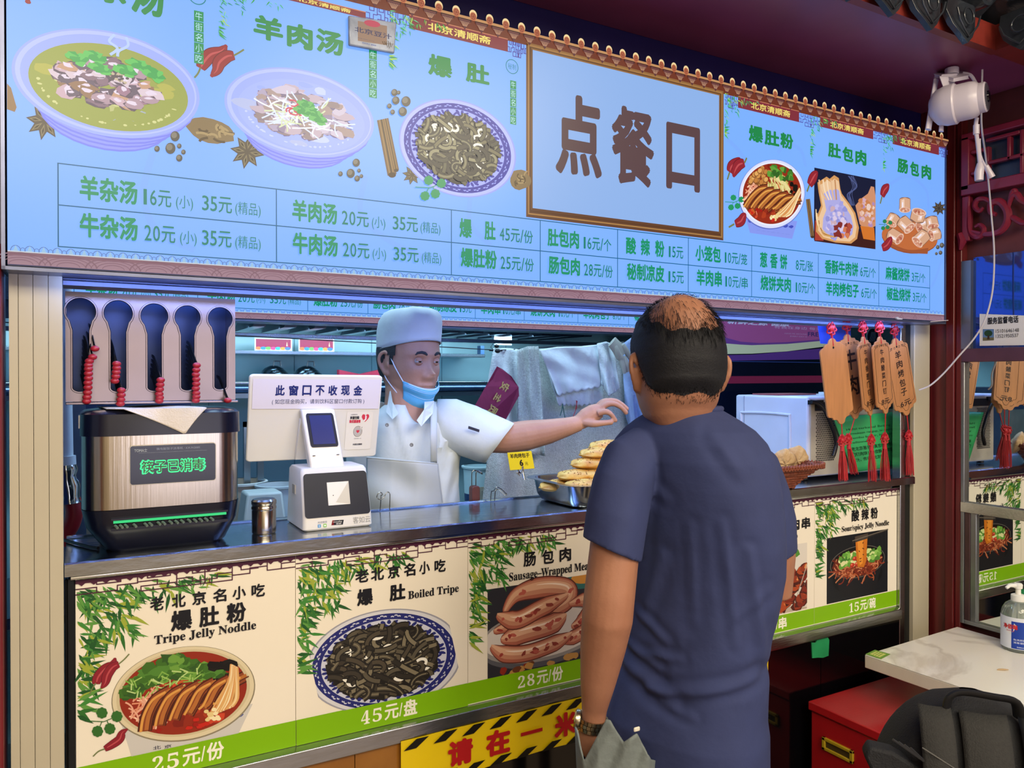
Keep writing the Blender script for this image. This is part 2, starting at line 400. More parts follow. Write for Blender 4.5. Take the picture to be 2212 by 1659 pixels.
# grey notice on the pane
nt_ = thing('phone_notice', 'white complaint phone notice with small tree picture on the window pane', 'notice', (2.71, -.2, onX(2150, 745, 2.71).z))
P2 = lambda u, v: onX(u, v, 2.7115)
mb = MB(); mb.add([P2(2116, 678), P2(2250, 683), P2(2250, 745), P2(2116, 747)], [(0, 1, 2, 3)], ink('#dfe2e6')); mb.build('paper', nt_)
def xtext(mb, t, u0, v0, u1, v1, m, x, bold=0):
    a = onX(u0, v0, x); b = onX(u1, v1, x)
    mb.text(t, lambda s, q: Vector((x, a.y+(b.y-a.y)*s, b.z+(a.z-b.z)*q)), m, bold)
mb = MB(); xtext(mb, '服务监督电话', 2133, 686, 2200, 697, ink('#1a1c22'), 2.7105, .03); xtext(mb, '15101646148', 2151, 711.5, 2201, 717, ink('#3a3d45'), 2.7105); xtext(mb, '13521950537', 2151, 722.5, 2200, 728, ink('#3a3d45'), 2.7105)
mb.build('lettering', nt_)
mb = MB(); x = 2.7108
def xq(pts, h, dx=0): mb.add([Vector((x-dx, p.y, p.z)) for p in (onX(u, v, x) for u, v in pts)], [tuple(range(len(pts)))], ink(h))
xq([(2123, 711), (2147, 711), (2147, 735), (2123, 736)], '#5b7fae'); xq([(2123, 729), (2147, 729), (2147, 735), (2123, 736)], '#6d6a4c', 1e-4)
xq(arc((2135, 720), 9, 7, 0, 14), '#24452c', 2e-4); xq([(2134, 724), (2137, 724), (2138, 733), (2132, 733)], '#3b2c1e', 3e-4)
mb.build('tree_picture', nt_)
# ---------------------------------------------------------------- tiled eave
ev = thing('tiled_eave', 'dark glazed tile eave with drip tiles above the stall sign', 'eave', (1.9, -.45, SOF))
tile = mat('#2b3038', .16, var=.25, scale=14, bump=.15, bscale=40); board = mat('#7c2a22', .45, var=.15)
EY, EX = -.40, onZ(2145, 115, SOF).x
mb = MB(); mb.box((-1.4, EY, SOF), (XW, .018, SOF+.03), mat('#7d3a5c', .35, var=.12, scale=5, bump=.03, bscale=8)); mb.box((EX, -2.2, SOF), (XW, EY, SOF+.03), board); mb.build('soffit', ev)
mb = MB(); mb.box((-1.4, EY-.025, SOF-.004), (EX, EY, SOF+.07), board); mb.box((EX-.025, -2.2, SOF-.004), (EX, EY-.025, SOF+.07), board); mb.build('eave_board', ev)
mb = MB(); mb.prism([(EY-.09, SOF+.13), (.018, SOF+.40), (.018, SOF+.07), (EY, SOF+.07)], lambda p, d: Vector((d, p[0], p[1])), -1.4, EX-.09, tile); mb.prism([(EX-.09, SOF+.13), (XW-.002, SOF+.40), (XW-.002, SOF+.07), (EX, SOF+.07)], lambda p, d: Vector((p[0], d, p[1])), -2.2, .0, tile); mb.build('tile_bed', ev)
def drip(c, rot, s=1.):
    M = Matrix.Translation(c) @ Matrix.Rotation(rot, 4, 'Z')
    mb = MB(); pl = [(-.05, .03), (-.055, .0), (-.042, -.03), (-.022, -.05), (0, -.068), (.022, -.05), (.042, -.03), (.055, 0), (.05, .03)]
    mb.prism(pl, lambda p, d: M @ Vector((p[0]*s, d-.02*(1-(p[0]/.055)**2), p[1]*s)), -.008, .008, tile)
    mb.tube([M @ Vector((p[0]*s*.8, -.03, p[1]*s*.8)) for p in pl[1:-1]], .003, tile, 6); mb.tube([M @ Vector((.018*cos(a)*s, -.030, -.012+.018*sin(a)*s)) for a in [2*pi*k/14 for k in range(14)]], .003, tile, 6, closed=True)
    mb.build('drip_tile', ev, bevel=.003)
    mb = MB(); c2 = M @ Vector((.060*s, -.03, .055*s)); R_ = (Matrix.Rotation(rot, 4, 'Z') @ Matrix.Rotation(pi/2, 4, 'X'))
    mb.lathe([(0, .006), (.012, .009), (.02, .004), (.028, .008), (.036, .006), (.038, -.004), (.038, -.13)], c2, tile, 24, R_.to_3x3()); mb.build('round_tile_end', ev)
pch = .163; xt0 = onY(2004, 66, EY-.06).x; zt0 = onY(2004, 66, EY-.06).z+.066*1.25
for k in range(-1, 15): drip(Vector((xt0+.163-pch*(k+1)+pch*0, EY-.045, zt0)), 0, 1.25) if xt0+.163-pch*(k+1) < EX-.05 else None
for k in range(8): drip(Vector((EX-.05, EY-.12-pch*k, zt0)), -pi/2, 1.25)
# ================================================================ printed food pictures (flat ink, drawn stroke by stroke)
R = random.Random(11)
class Dish:
    def __init__(s, P, cu, cv, ru, rv, rot=0): s.P, s.c, s.ru, s.rv, s.rot = P, (cu, cv), ru, rv, radians(rot); a = P.q(cu-1, cv); b = P.q(cu+1, cv); s.sc = abs(b[0]-a[0])/2*ru
    def pt(s, a, b):
        x, y = a*s.ru, -b*s.rv; return (s.c[0]+x*cos(s.rot)-y*sin(s.rot), s.c[1]+x*sin(s.rot)+y*cos(s.rot))
    def poly(s, pts, h): s.P.pp([s.pt(*p) for p in pts], h)
    def ell(s, a, b, ra, rb, h, rot=0, n=26): s.poly(arc((a, b), ra, rb, radians(rot), n), h)
    def rib(s, pts, w, h, closed=False): s.P.ribbon([s.P.q(*s.pt(*p)) for p in pts], (lambda t: w(t)*s.sc) if callable(w) else w*s.sc, h, closed)
    def blob(s, a, b, r, h, el=1., rot=None, n=9, j=.3):
        rot = R.uniform(0, pi) if rot is None else rot; pts = []
        for i in range(n):
            t = 2*pi*i/n; k = r*(1+R.uniform(-j, j)); x, y = k*cos(t)*el, k*sin(t)
            pts.append((a+x*cos(rot)-y*sin(rot), b+x*sin(rot)+y*cos(rot)))
        s.poly(pts, h)
    def ringp(s, k0, k1, h, n=64):
        s.P.ring([s.P.q(*s.pt(*p)) for p in arc((0, 0), k0, k0, 0, n)], [s.P.q(*s.pt(*p)) for p in arc((0, 0), k1, k1, 0, n)], h)
def curl(x, y, a, n, step, k):
    pts = []
    for i in range(n): pts.append((x, y)); x += cos(a)*step; y += sin(a)*step; a += k
    return pts
def inell(r): 
    while True:
        a, b = R.uniform(-r, r), R.uniform(-r, r)
        if a*a+b*b < r*r: return a, b
def cilantro(D, a, b, r, h='#2f7a3a', h2='#4c9a45'):
    for k in range(5):
        t = -.5+k*pi/4+R.uniform(-.2, .2); D.blob(a+r*.6*cos(t), b+r*.6*sin(t), r*.5, h if k % 2 else h2, 1.2, t, 11, .28)
    D.blob(a, b, r*.5, h, 1, None, 11, .25)
def tripe_pile(D, pal, n=230, rad=.70, white='#e9e6d8', cut=None):
    D.blob(0, -.02, rad, pal[0], 1, 0, 40, .06)
    for i in range(n):
        a, b = inell(rad*.95); p = curl(a, b, R.uniform(0, 6.3), 7, .05, R.uniform(-.5, .5))
        p = [q for q in p if q[0]**2+q[1]**2 < (rad*1.06)**2 and (cut is None or abs(q[0]) < cut)]
        if len(p) < 3: continue
        D.rib(p, .075, pal[0]); D.rib(p, .045, R.choice(pal[1:])); 
        if i % 3 == 0: D.rib(p, .014, pal[-1])
        if i % 8 == 0:
            a, b = inell(rad*.85); t = R.uniform(0, 6)
            q = arc((a, b), .065, .08, t, 10, 0, R.uniform(2.6, 5.6))
            if cut is None or abs(a) < cut-.08: D.rib(q, .036, white)
def tripe_plate(P, cu, cv, ru, rv, rot, rim, navy, ground, pal, cut=None):
    D = Dish(P, cu, cv, ru, rv, rot)
    def clip(pts): return pts
    if cut: 
        cl = lambda k: [(max(-cut, min(cut, x)), y) for x, y in arc((0, 0), k, k, 0, 72)]
    else: cl = lambda k: arc((0, 0), k, k, 0, 72)
    D.poly(cl(1.0), rim[0]); D.poly(cl(.975), rim[1]); D.poly(cl(.915), navy); D.poly(cl(.80), ground)
    for i in range(30):
        t = 2*pi*i/30
        for dt, k in ((-.05, .855), (.0, .87), (.05, .845)):
            x, y = k*cos(t+dt), k*sin(t+dt)
            if cut and abs(x) > cut-.03: continue
            D.rib([(x-.02*sin(t), y+.02*cos(t)), (x+.012*cos(t), y+.012*sin(t)), (x+.02*sin(t), y-.02*cos(t))], .014, ground)
    for i in range(14):
        t = 2*pi*i/14; p = [( .66*cos(t+d)*(1+.11*sin(pi*e)), .66*sin(t+d)*(1+.11*sin(pi*e))) for d, e in ((-.21, 0), (-.12, .6), (0, 1), (.12, .6), (.21, 0))]
        if cut and max(abs(x) for x, y in p) > cut-.02: continue
        D.rib(bez(p, 4), .03, navy)
        for d in (-.1, .1, 0):
            x, y = .75*cos(t+d), .75*sin(t+d); D.blob(x, y, .026, navy, 1.8, t+d*8, 7, .2)
    tripe_pile(D, pal, cut=cut)
def soup_bowl(P, cu, cv, ru, rv, rot, cols, broth, bshift, meats, greens=True, seed=3):
    D = Dish(P, cu, cv, ru, rv, rot)
    for i, (dy, k) in enumerate(((-.62, .70), (-.47, .77), (-.32, .85), (-.17, .92))):
        D.ell(.06, dy, k, k*.92, cols[3]); D.ell(.06, dy+.035, k, k*.92, cols[2])
    D.ell(0, 0, 1, 1, cols[1], n=60); D.ell(0, .01, .965, .955, cols[0], n=60); D.ell(.02, .0, .93, .90, cols[1], n=60); D.ell(.035, -.06, .85, .80, broth[0], n=60)
    for i in range(26): a, b = inell(.74); D.blob(a+.03, b-.06, R.uniform(.03, .12), R.choice(broth), R.uniform(1, 2), 0, 10, .2)
    for i in range(30):
        t = R.uniform(pi*1.05, pi*1.95); D.ell(.03+.74*cos(t), -.07+.68*sin(t), R.uniform(.008, .03), R.uniform(.01, .03), broth[-1], n=8)
    return D
def chili(P, pts, w, red='#8e2430', hi='#b84a50', stem='#6f7a4a', dark='#5a1420'):
    p = bez(pts, 8); q = P.px(p); sc = abs(P.q(pts[0][0]+1, pts[0][1])[0]-P.q(*pts[0])[0])
    f = lambda k: (lambda t: w*sc*k*(.35+1.0*sin(pi*min(1, .12+t*.95))**.7) if t < .98 else 0)
    P.ribbon(q, f(1.12), dark); P.ribbon(q, f(1), red); P.ribbon(q[3:-4], f(.18), hi)
def stem(P, pts, w, h='#6f7a4a'):
    sc = abs(P.q(pts[0][0]+1, pts[0][1])[0]-P.q(*pts[0])[0]); P.ribbon(P.px(bez(pts, 6)), w*sc, h)
def anise(P, cu, cv, r, cols=('#4a4238', '#7d7358', '#2b2620')):
    for k in range(8):
        t = 2*pi*k/8+.2; c, s_ = cos(t), sin(t)
        P.pp([(cu, cv), (cu+r*(.5*c-.22*s_), cv+r*(.5*s_+.22*c)), (cu+r*c, cv+r*s_), (cu+r*(.5*c+.22*s_), cv+r*(.5*s_-.22*c))], cols[0])
        P.pp([(cu+r*.15*c, cv+r*.15*s_), (cu+r*(.5*c-.12*s_), cv+r*(.5*s_+.12*c)), (cu+r*.85*c, cv+r*.85*s_), (cu+r*(.5*c+.10*s_), cv+r*(.5*s_-.10*c))], cols[1])
        P.pp([(cu+r*.3*c, cv+r*.3*s_), (cu+r*(.5*c-.05*s_), cv+r*(.5*s_+.05*c)), (cu+r*.7*c, cv+r*.7*s_), (cu+r*(.5*c+.05*s_), cv+r*(.5*s_-.05*c))], cols[2])
def pepper(P, cu, cv, r, cols=('#4d4a44', '#77736a')):
    P.pell(cu, cv, r, r*1.12, 0, cols[0], 16); P.pell(cu-r*.2, cv-r*.25, r*.62, r*.66, 0, cols[1], 12)
def stick(P, a, b, w, cols=('#6b5238', '#8d7048', '#3f2f20')):
    dx, dy = b[0]-a[0], b[1]-a[1]; l = sqrt(dx*dx+dy*dy); nx, ny = -dy/l*w/2, dx/l*w/2
    P.pp([(a[0]+nx, a[1]+ny), (b[0]+nx, b[1]+ny), (b[0]-nx, b[1]-ny), (a[0]-nx, a[1]-ny)], cols[0])
    for k, c in ((.45, cols[1]), (-.3, cols[1]), (.02, cols[2])): P.pp([(a[0]+nx*(k+.16), a[1]+ny*(k+.16)), (b[0]+nx*(k+.16), b[1]+ny*(k+.16)), (b[0]+nx*(k-.16), b[1]+ny*(k-.16)), (a[0]+nx*(k-.16), a[1]+ny*(k-.16))], c)
    P.pell(b[0], b[1], w*.42, w*.3, 0, cols[2], 12)
def walnut(P, cu, cv, rx, ry, rot=20, cols=('#7c6848', '#a08a60', '#4f3f2a')):
    D = Dish(P, cu, cv, rx, ry, rot); D.blob(0, 0, .95, cols[0], 1, 0, 16, .12)
    for i in range(14): a, b = inell(.6); D.rib(curl(a, b, R.uniform(0, 6), 7, .09, R.uniform(-.6, .6)), .10, R.choice(cols[1:]))
def parsley(P, cu, cv, r, h='#2f6a34'):
    D = Dish(P, cu, cv, r, r, 0)
    for a, b in ((-.35, -.5), (.35, -.35), (-.1, .55), (.75, .35)):
        for k in range(8):
            t = 2*pi*k/8; D.ell(a+.2*cos(t), b+.2*sin(t), .13, .13, h, n=9)
        D.ell(a, b, .24, .24, h, n=14)
    D.rib([(-1.0, .1), (0, .05), (.6, .3)], .05, h); D.rib([(-.35, -.5), (-.1, .05)], .05, h); D.rib([(.35, -.35), (.2, .1)], .05, h)
def noodle_bowl(P, cu, cv, ru, rv, rot, rim, cup, cupc, greens, beans=None, blue='#4a569a', lettering=None):
    P.pp(cup, cupc)
    for i in range(1, 9):
        t = i/9; a = (cup[0][0]+(cup[3][0]-cup[0][0])*t, cup[0][1]+(cup[3][1]-cup[0][1])*t+rv*.18); D = Dish(P, a[0], a[1], ru*.07, ru*.05, 0); D.blob(0, 0, .9, blue, 1.4, 0, 8, .3)
    D = Dish(P, cu, cv, ru, rv, rot)
    D.ell(0, 0, 1, 1, rim[2], n=64); D.ell(0, .012, .985, .98, rim[0], n=64); D.ell(0, .02, .93, .91, rim[1], n=64); D.ell(0, .02, .885, .865, '#8f2a16', n=64)
    for i in range(34): a, b = inell(.78); D.blob(a, b, R.uniform(.03, .09), R.choice(['#a83a1c', '#7a1f12', '#bf5a26', '#c8462a']), 1.6)
    for i in range(46): a = R.uniform(-.82, -.45); b = R.uniform(-.45, .12); D.rib(curl(a, b, R.uniform(-.6, 1.4), 8, .05, R.uniform(-.25, .25)), .022, R.choice(['#e0a58a', '#d98d6c', '#efc4a6']))
    if greens:
        for i in range(150):
            t = R.uniform(.02, 1); a = -.80+1.38*t; b = .02+.40*sin(pi*min(1, t*.85+.1))+R.uniform(-.05, .42)*(1-abs(t-.55))
            if a*a+b*b > .72: continue
            D.blob(a, b, R.uniform(.045, .10), R.choice(['#3d6a22', '#4f8230', '#2f5520', '#6a9a3c', '#37611f']), 1.3, None, 8, .35)
        for i in range(46):
            a = R.uniform(-.7, .25); b = R.uniform(.05, .5)
            if a*a+b*b < .66: D.rib(curl(a, b, R.uniform(0, 3), 3, .07, 0), .018, R.choice(['#9abf62', '#7fae4a', '#b6d084']))
    else:
        for i in range(44): a = R.uniform(-.78, -.28); b = R.uniform(.1, .6); a*a+b*b < .66 and (D.ell(a, b, .075, .085, '#7c4a24', n=12), D.ell(a, b+.01, .06, .07, R.choice(['#c98e4a', '#d8a35c', '#b97a3c']), n=12))
        for i in range(30): D.rib(curl(R.uniform(-.25, .25), R.uniform(.25, .62), R.uniform(-1.3, -.3), 7, .07, R.uniform(-.15, .15)), .04, R.choice(['#cfc07a', '#dccf92', '#b5ad5c']))
        for i in range(22): D.blob(R.uniform(-.3, .5), R.uniform(.5, .78), .07, R.choice(['#3f7a2a', '#5c9a3a', '#2f5f22']), 1.3)
    for i in range(16): D.blob(R.uniform(.42, .72), R.uniform(-.02, .52), R.uniform(.05, .11), R.choice(['#17120e', '#241a12', '#0f0c0a']))
    for k in range(6):
        a0 = -.52+.21*k; p = bez([(a0-.10, -.62+.06*k), (a0-.02, -.3), (a0+.14, .0), (a0+.34, .12)], 6)
        D.rib(p, .19, '#4a1e10'); D.rib(p, .15, '#8a4422'); D.rib([(x+.03, y+.02) for x, y in p], .06, '#b06a32'); D.rib([(x-.055, y) for x, y in p], .035, '#d79a4a'); D.rib([(x+.06, y-.01) for x, y in p], .02, '#5a2614')
    for k in range(26):
        t = k/25; p = bez([(.72+.08*t, .44-.1*t), (.64+.14*t, .1), (.44+.3*t+R.uniform(-.03, .03), -.3), (.28+.36*t, -.58+.12*t)], 5); D.rib(p, .026, R.choice(['#e8cf9a', '#d9a766', '#f0dfb4', '#cf8d52']))
    for k in range(14): D.ell(.30+R.uniform(-.1, .12), -.58+R.uniform(-.1, .14), .035, .04, R.choice(['#efe0b0', '#e0c888']), n=10)
    for k in range(8): D.blob(R.uniform(-.5, .3), R.uniform(-.75, -.5), .045, R.choice(['#c02418', '#9a1a12']))
# bamboo sprays and fretwork used on every poster; (x0, z1) is the top left corner, w and h the size in metres
def bamboo(P, x0, z1, w, h, seed, cols=('#2f6b2a', '#3f8436', '#9aa83a', '#1f5424', '#5c9440'), n=150, k=1.):
    r = random.Random(seed)
    def leaf(x, z, a, l, wd, c): 
        ca, sa = cos(a), sin(a)
        P.poly([(x+ca*l*t-sa*wd*o, z+sa*l*t+ca*wd*o) for t, o in ((0, 0), (.25, .5), (.55, .42), (1, 0), (.55, -.42), (.25, -.5))], c)
    for i in range(n):
        t = r.random(); reg = r.random()
        if reg < .38: x = x0+w*r.uniform(0, 1)**1.3; z = z1-h*.03-h*.16*r.random()*(1-(x-x0)/w*.4)
        elif reg < .80: x = x0+w*r.uniform(.0, .40); z = z1-h*r.uniform(.08, .42)*(1 if x < x0+w*.4 else .8)
        else: x = x0+w*r.uniform(0, .12); z = z1-h*r.uniform(.35, .72)
        a = radians(r.choice([-30, -60, -85, -110, -45, -20]))+r.uniform(-.3, .3)
        if x < x0+w*.06: a = radians(r.uniform(-70, 10))
        l = k*h*r.uniform(.08, .17)
        leaf(max(x, x0+.001), z, a, l, l*.17, r.choice(cols))
    for i in range(9): leaf(x0+.001, z1-h*(.78+.02*i), radians(r.uniform(-60, 25)), k*h*r.uniform(.12, .22), h*.03, r.choice(cols))
def fret(P, x0, x1, z1, u, c, wd):
    A = []
    def L(*p): A.append(p)
    W_ = 14.
    L((0, 1.3), (1.2, 1.3), (1.2, 2.4), (2.4, 2.4), (2.4, 1.4), (3.6, 1.4), (3.6, .0)); L((1.2, 0), (1.2, .7), (2.6, .7), (2.6, 0)); L((0, 2.4), (1.2, 2.4))
    L((3.6, 1.2), (4.8, 1.2), (4.8, 2.2), (6, 2.2), (6, 3.2), (3.8, 3.2), (3.8, 2.2), (4.8, 2.2)); L((4.2, 0), (4.2, .6), (5.6, .6), (5.6, 0))
    L((6, 0), (6, 3.2)); L((6, 3.2), (9.6, 3.2), (9.6, 0)); L((6, 1.5), (7, 1.5), (7, 2.4), (8.6, 2.4), (8.6, 1.5), (9.6, 1.5)); L((7.5, 2.4), (7.5, 3.2)); L((8.1, 2.4), (8.1, 3.2)); L((7.8, 0), (7.8, 3.2)); L((7, .7), (8.6, .7), (8.6, 0)); L((7, 0), (7, .7))
    L((9.6, 2.2), (10.8, 2.2), (10.8, 1.0), (12, 1.0), (12, 2.0), (13, 2.0), (13, .8), (14, .8)); L((10.2, 0), (10.2, 1.2), (11.4, 1.2)); L((12, 0), (12, 1)); L((13, 2), (14, 2))
    for p in A:
        q = [(x0+(x1-x0)*a/W_, z1-u*b) for a, b in p]
        for a, b in zip(q[:-1], q[1:]):
            if abs(a[0]-b[0]) < 1e-9: P.ribbon([(a[0], a[1]+wd/2*(1 if a[1] > b[1] else -1)), (b[0], b[1]-wd/2*(1 if a[1] > b[1] else -1))], wd, c)
            else: P.ribbon([a, b], wd, c)
# ================================================================ the light box sign
SY = -.10
GB = '#76aaff'
sq = lambda u, v: (lambda p: (p.x, p.z))(onY(u, v, SY))
sx0, sx1 = sq(15, 300)[0], sq(2040, 480)[0]
szb = sq(9, 579.6)[1]; szl = sq(16, 541.6)[1]; szw = sq(100, 578)[1]-.0
capz = sq(1287, 104)[1]; szt = capz-.006
sign = thing('menu_lightbox', 'large backlit blue-white menu sign hung above the serving window, facing the customers', 'sign', ((sx0+sx1)/2, SY, szb), 'backlit menu signs of the stall')
mb = MB(); al = mat('#6f7590', .35, .8, var=.1)
mb.box((sx0, SY+.002, szb+.006), (sx1, SY+.115, szt), mat('#3b3f58', .5, var=.1))
mb.box((sx0-.009, SY-.004, szb-.002), (sx0-.003, SY+.115, szt), al); mb.box((sx0-.009, SY-.004, szb-.002), (sx1+.006, SY+.115, szb+.004), al); mb.box((sx1+.002, SY-.004, szb-.002), (sx1+.006, SY+.115, szt), al)
mb.build('housing', sign)
fm = MB(); fm.add([(sx0, SY, szb+.008), (sx1, SY, szb+.008), (sx1, SY, szt), (sx0, SY, szt)], [(0, 1, 2, 3)], glow(GB))
def SP(): return Print(SY, mf=glow)
# roof-tile border along the top
P = SP(); pitch = .0432
xA = sq(985, 24)[0]; k0 = int((sx0-xA)/pitch)-1
P.poly([(sx0, capz-.036), (sx1, capz-.036), (sx1, capz-.004), (sx0, capz-.004)], '#6b3222')
for k in range(k0, int((sx1-xA)/pitch)+1):
    x = xA+k*pitch
    if x-.01 < sx0 or x+.012 > sx1: continue
    for dz, w, h in ((-.004, .019, '#b98a5c'), (-.010, .017, '#3c1a22'), (-.013, .014, '#8c5a48')): P.poly([(x+pitch*.5-w, capz+dz)]+arc((x+pitch*.5, capz+dz-.004), w, .006, 0, 10, pi, 2*pi)+[(x+pitch*.5+w, capz+dz)], h)
    P.poly([(x+pitch*.5-.015, capz-.014), (x+pitch*.5+.015, capz-.014), (x+pitch*.5, capz-.036)], '#5a3038')
    for j in range(6): P.ribbon([(x+pitch*.5-.010+.004*j, capz-.017), (x+pitch*.5-.004+.0016*j, capz-.028)], .0016, '#b08468')
    P.poly(arc((x, capz+.003), .0098, .0115, 0, 18), '#e8cf9a'); P.poly(arc((x, capz-.001), .0086, .0100, 0, 18), '#b56a48'); 
    P.ribbon(arc((x, capz-.001), .0055, .0066, 0, 12), .0014, '#7c3c30', True)
    for j in range(3): t = pi*j/3; P.ribbon([(x-.005*cos(t), capz-.001-.006*sin(t)), (x+.005*cos(t), capz-.001+.006*sin(t))], .0013, '#7c3c30')
P.build('roof_tile_border', sign)
# lace and wave border along the bottom
P = SP(); P.poly([(sx0, szb+.008), (sx1, szb+.008), (sx1, szl), (sx0, szl)], '#937484'); P.poly([(sx0, szl-.007), (sx1, szl-.007), (sx1, szl-.001), (sx0, szl-.001)], '#7d5868'); P.poly([(sx0, szl-.001), (sx1, szl-.001), (sx1, szl+.001), (sx0, szl+.001)], '#b9c4d0')
x = sx0+.012; i = 0
while x < sx1-.02:
    P.ribbon(arc((x, szl+.001), .0075, .0095, 0, 8, 0, pi), .0012, '#4f6fa8'); P.poly([(x-.004, szl+.001), (x, szl+.011), (x+.004, szl+.001)], '#8fb8d8'); P.ribbon(arc((x+.0105, szl+.001), .004, .006, 0, 6, 0, pi), .001, '#4f6fa8')
    x += .021; i += 1
x = sx0+.02
while x < sx1-.06:
    for k in (1, .8, .6, .4): P.ribbon([p for p in arc((x, szb+.009), .045*k, .020*k, 0, 12, 0, pi)], .0011 if k < 1 else .0022, '#7a5a6a')
    x += .072
P.build('wave_border', sign)
# price table
cu_ = [125.6, 597, 975, 1167, 1334, 1487, 1624, 1768, 1899, 2009]
cx = [sq(u, 450)[0] for u in cu_]
z1, z0 = sq(125.6, 352.7)[1], sq(125.6, 532.4)[1]; zm = (z0+z1)/2; rh = (z1-z0)/2
P = SP(); TL_ = '#0e5f86'; tw = .0022
for x in cx: P.line((x, z0), (x, z1), tw, TL_)
for z in (z0, zm, z1): P.line((cx[0]-tw/2, z), (cx[-1]+tw/2, z), tw, TL_)
GN, GS = '#0c8a62', '#0c7a6c'
def cell(row, items):
    zt = z1 if row == 0 else zm; o = 0 if row == 0 else -.085
    for t, a, b, kind in items:
        f0, f1, bo, c = {'n': (.22, .82, .035, GN), 'p': (.375, .80, .008, GS), 's': (.45, .84, .0, GS)}[kind]
        xa_, xb_ = sq(a, 450)[0], sq(b, 450)[0]; za_, zb_ = zt-rh*(f1+o), zt-rh*(f0+o)
        if kind != 'p': P.text(t, xa_, za_, xb_, zb_, c, bo); continue
        wt = [.56 if ch.isdigit() else (.36 if ch == '/' else 1.) for ch in t]; x = xa_; tot = sum(wt); hh = zb_-za_
        for ch, w in zip(t, wt):
            w = (xb_-xa_)*w/tot
            if ch.isdigit(): P.text(ch, x+w*(.28 if ch == '1' else .08), za_+hh*.04, x+w*(.70 if ch == '1' else .90), za_+hh*.97, c, .012)
            else: P.text(ch, x+w*.04, za_, x+w*.97, zb_, c, .012)
            x += w
cell(0, [('羊杂汤', 172, 297, 'n'), ('16元', 305, 371, 'p'), ('(小)', 380, 417, 's'), ('35元', 435, 502, 'p'), ('(精品)', 508, 563, 's'),
 ('羊肉汤', 631, 728, 'n'), ('20元', 737, 797, 'p'), ('(小)', 803, 832, 's'), ('35元', 847, 903, 'p'), ('(精品)', 908, 951, 's'),
 ('爆', 992, 1019, 'n'), ('肚', 1046, 1070, 'n'), ('45元/份', 1078, 1151, 'p'), ('肚包肉', 1182, 1250, 'n'), ('16元/个', 1257, 1320, 'p'),
 ('酸', 1351, 1373, 'n'), ('辣', 1383, 1403, 'n'), ('粉', 1414, 1434, 'n'), ('15元', 1441, 1475, 'p'), ('小笼包', 1501, 1556, 'n'), ('10元/笼', 1562, 1613, 'p'),
 ('葱', 1640, 1656, 'n'), ('香', 1662, 1678, 'n'), ('饼', 1683, 1699, 'n'), ('8元/张', 1717, 1755, 'p'), ('香酥牛肉饼', 1780, 1852, 'n'), ('6元/个', 1856, 1890, 'p'), ('麻酱烧饼', 1911, 1963, 'n'), ('3元/个', 1967, 1997, 'p')])
cell(1, [('牛杂汤', 172, 297, 'n'), ('20元', 310, 379, 'p'), ('(小)', 388, 424, 's'), ('35元', 434, 500, 'p'), ('(精品)', 507, 562, 's'),
 ('牛肉汤', 631, 728, 'n'), ('20元', 738, 797, 'p'), ('(小)', 803, 832, 's'), ('35元', 847, 903, 'p'), ('(精品)', 909, 951, 's'),
 ('爆肚粉', 993, 1071, 'n'), ('25元/份', 1078, 1151, 'p'), ('肠包肉', 1182, 1250, 'n'), ('28元/份', 1258, 1321, 'p'),
 ('秘制凉皮', 1351, 1432, 'n'), ('15元', 1438, 1474, 'p'), ('羊肉串', 1501, 1556, 'n'), ('10元/串', 1561, 1612, 'p'),
 ('烧饼夹肉', 1639, 1705, 'n'), ('10元/个', 1713, 1757, 'p'), ('羊肉烤包子', 1780, 1851, 'n'), ('6元/个', 1856, 1890, 'p'), ('椒盐烧饼', 1911, 1963, 'n'), ('3元/个', 1967, 1997, 'p')])
P.build('price_table', sign)
# dish names, shop-name bars, upright tags
P = SP(); DG = '#1d8248'
def tb(P, t, ua, ub, top, bot, h, bo=.03): P.text(t, P.q(ua, 300)[0], P.q(*bot)[1], P.q(ub, 300)[0], P.q(*top)[1], h, bo)
for t, a, b, tp, bt in (('羊', 125, 190, (150, -75), (160, -5)), ('杂', 205, 278, (240, -62), (240, 8)), ('汤', 283, 355, (320, -46), (320, 34)), ('羊', 548, 612, (575, 35), (580, 88)), ('肉', 620, 676, (645, 52), (650, 106)), ('汤', 683, 742, (712, 66), (716, 118)),
    ('爆', 925, 977, (950, 120), (955, 167)), ('肚', 1006, 1057, (1030, 138), (1036, 182)), ('爆', 1617, 1648, (1632, 272), (1635, 308)), ('肚', 1651, 1683, (1665, 282), (1670, 316)), ('粉', 1685, 1713, (1698, 288), (1702, 322)),
    ('肚', 1788, 1816, (1803, 310), (1805, 342)), ('包', 1819, 1843, (1832, 318), (1834, 350)), ('肉', 1847, 1871, (1858, 324), (1860, 357)), ('肠', 1938, 1961, (1950, 344), (1952, 375)), ('包', 1965, 1985, (1976, 350), (1977, 381)), ('肉', 1990, 2011, (2000, 356), (2003, 388))):
    tb(P, t, a, b, tp, bt, DG, .045)
fm.merge(P.mb)
P = SP()
for (a, b, va, vb, bz, ta, tb_, vt, vbm) in ((595, 790, -22, 10, 40, 640, 758, -14, 20), (884, 1097, 31, 82, 112, 924, 1060, 50, 94), (1594, 1726, 207, 243, 264, 1622, 1707, 219, 253), (1771, 1886, 251, 278, 301, 1793, 1866, 262, 289), (1928, 2028, 288, 312, 335, 1945, 2011, 297, 323)):
    xa, za = P.q(a, va); xb, zb_ = P.q(b, bz)
    P.poly([(xa, zb_), (xb, zb_), (xb, za), (xa, za)], '#7b2f3a'); P.line((xa, za-.001), (xb, za-.001), .002, '#c07a5a')
    P.text('北京清顺斋', P.q(ta, 200)[0], zb_+(za-zb_)*.2, P.q(tb_, 200)[0], zb_+(za-zb_)*.80, '#e6d470', .02)
fm.merge(P.mb)
P = SP()
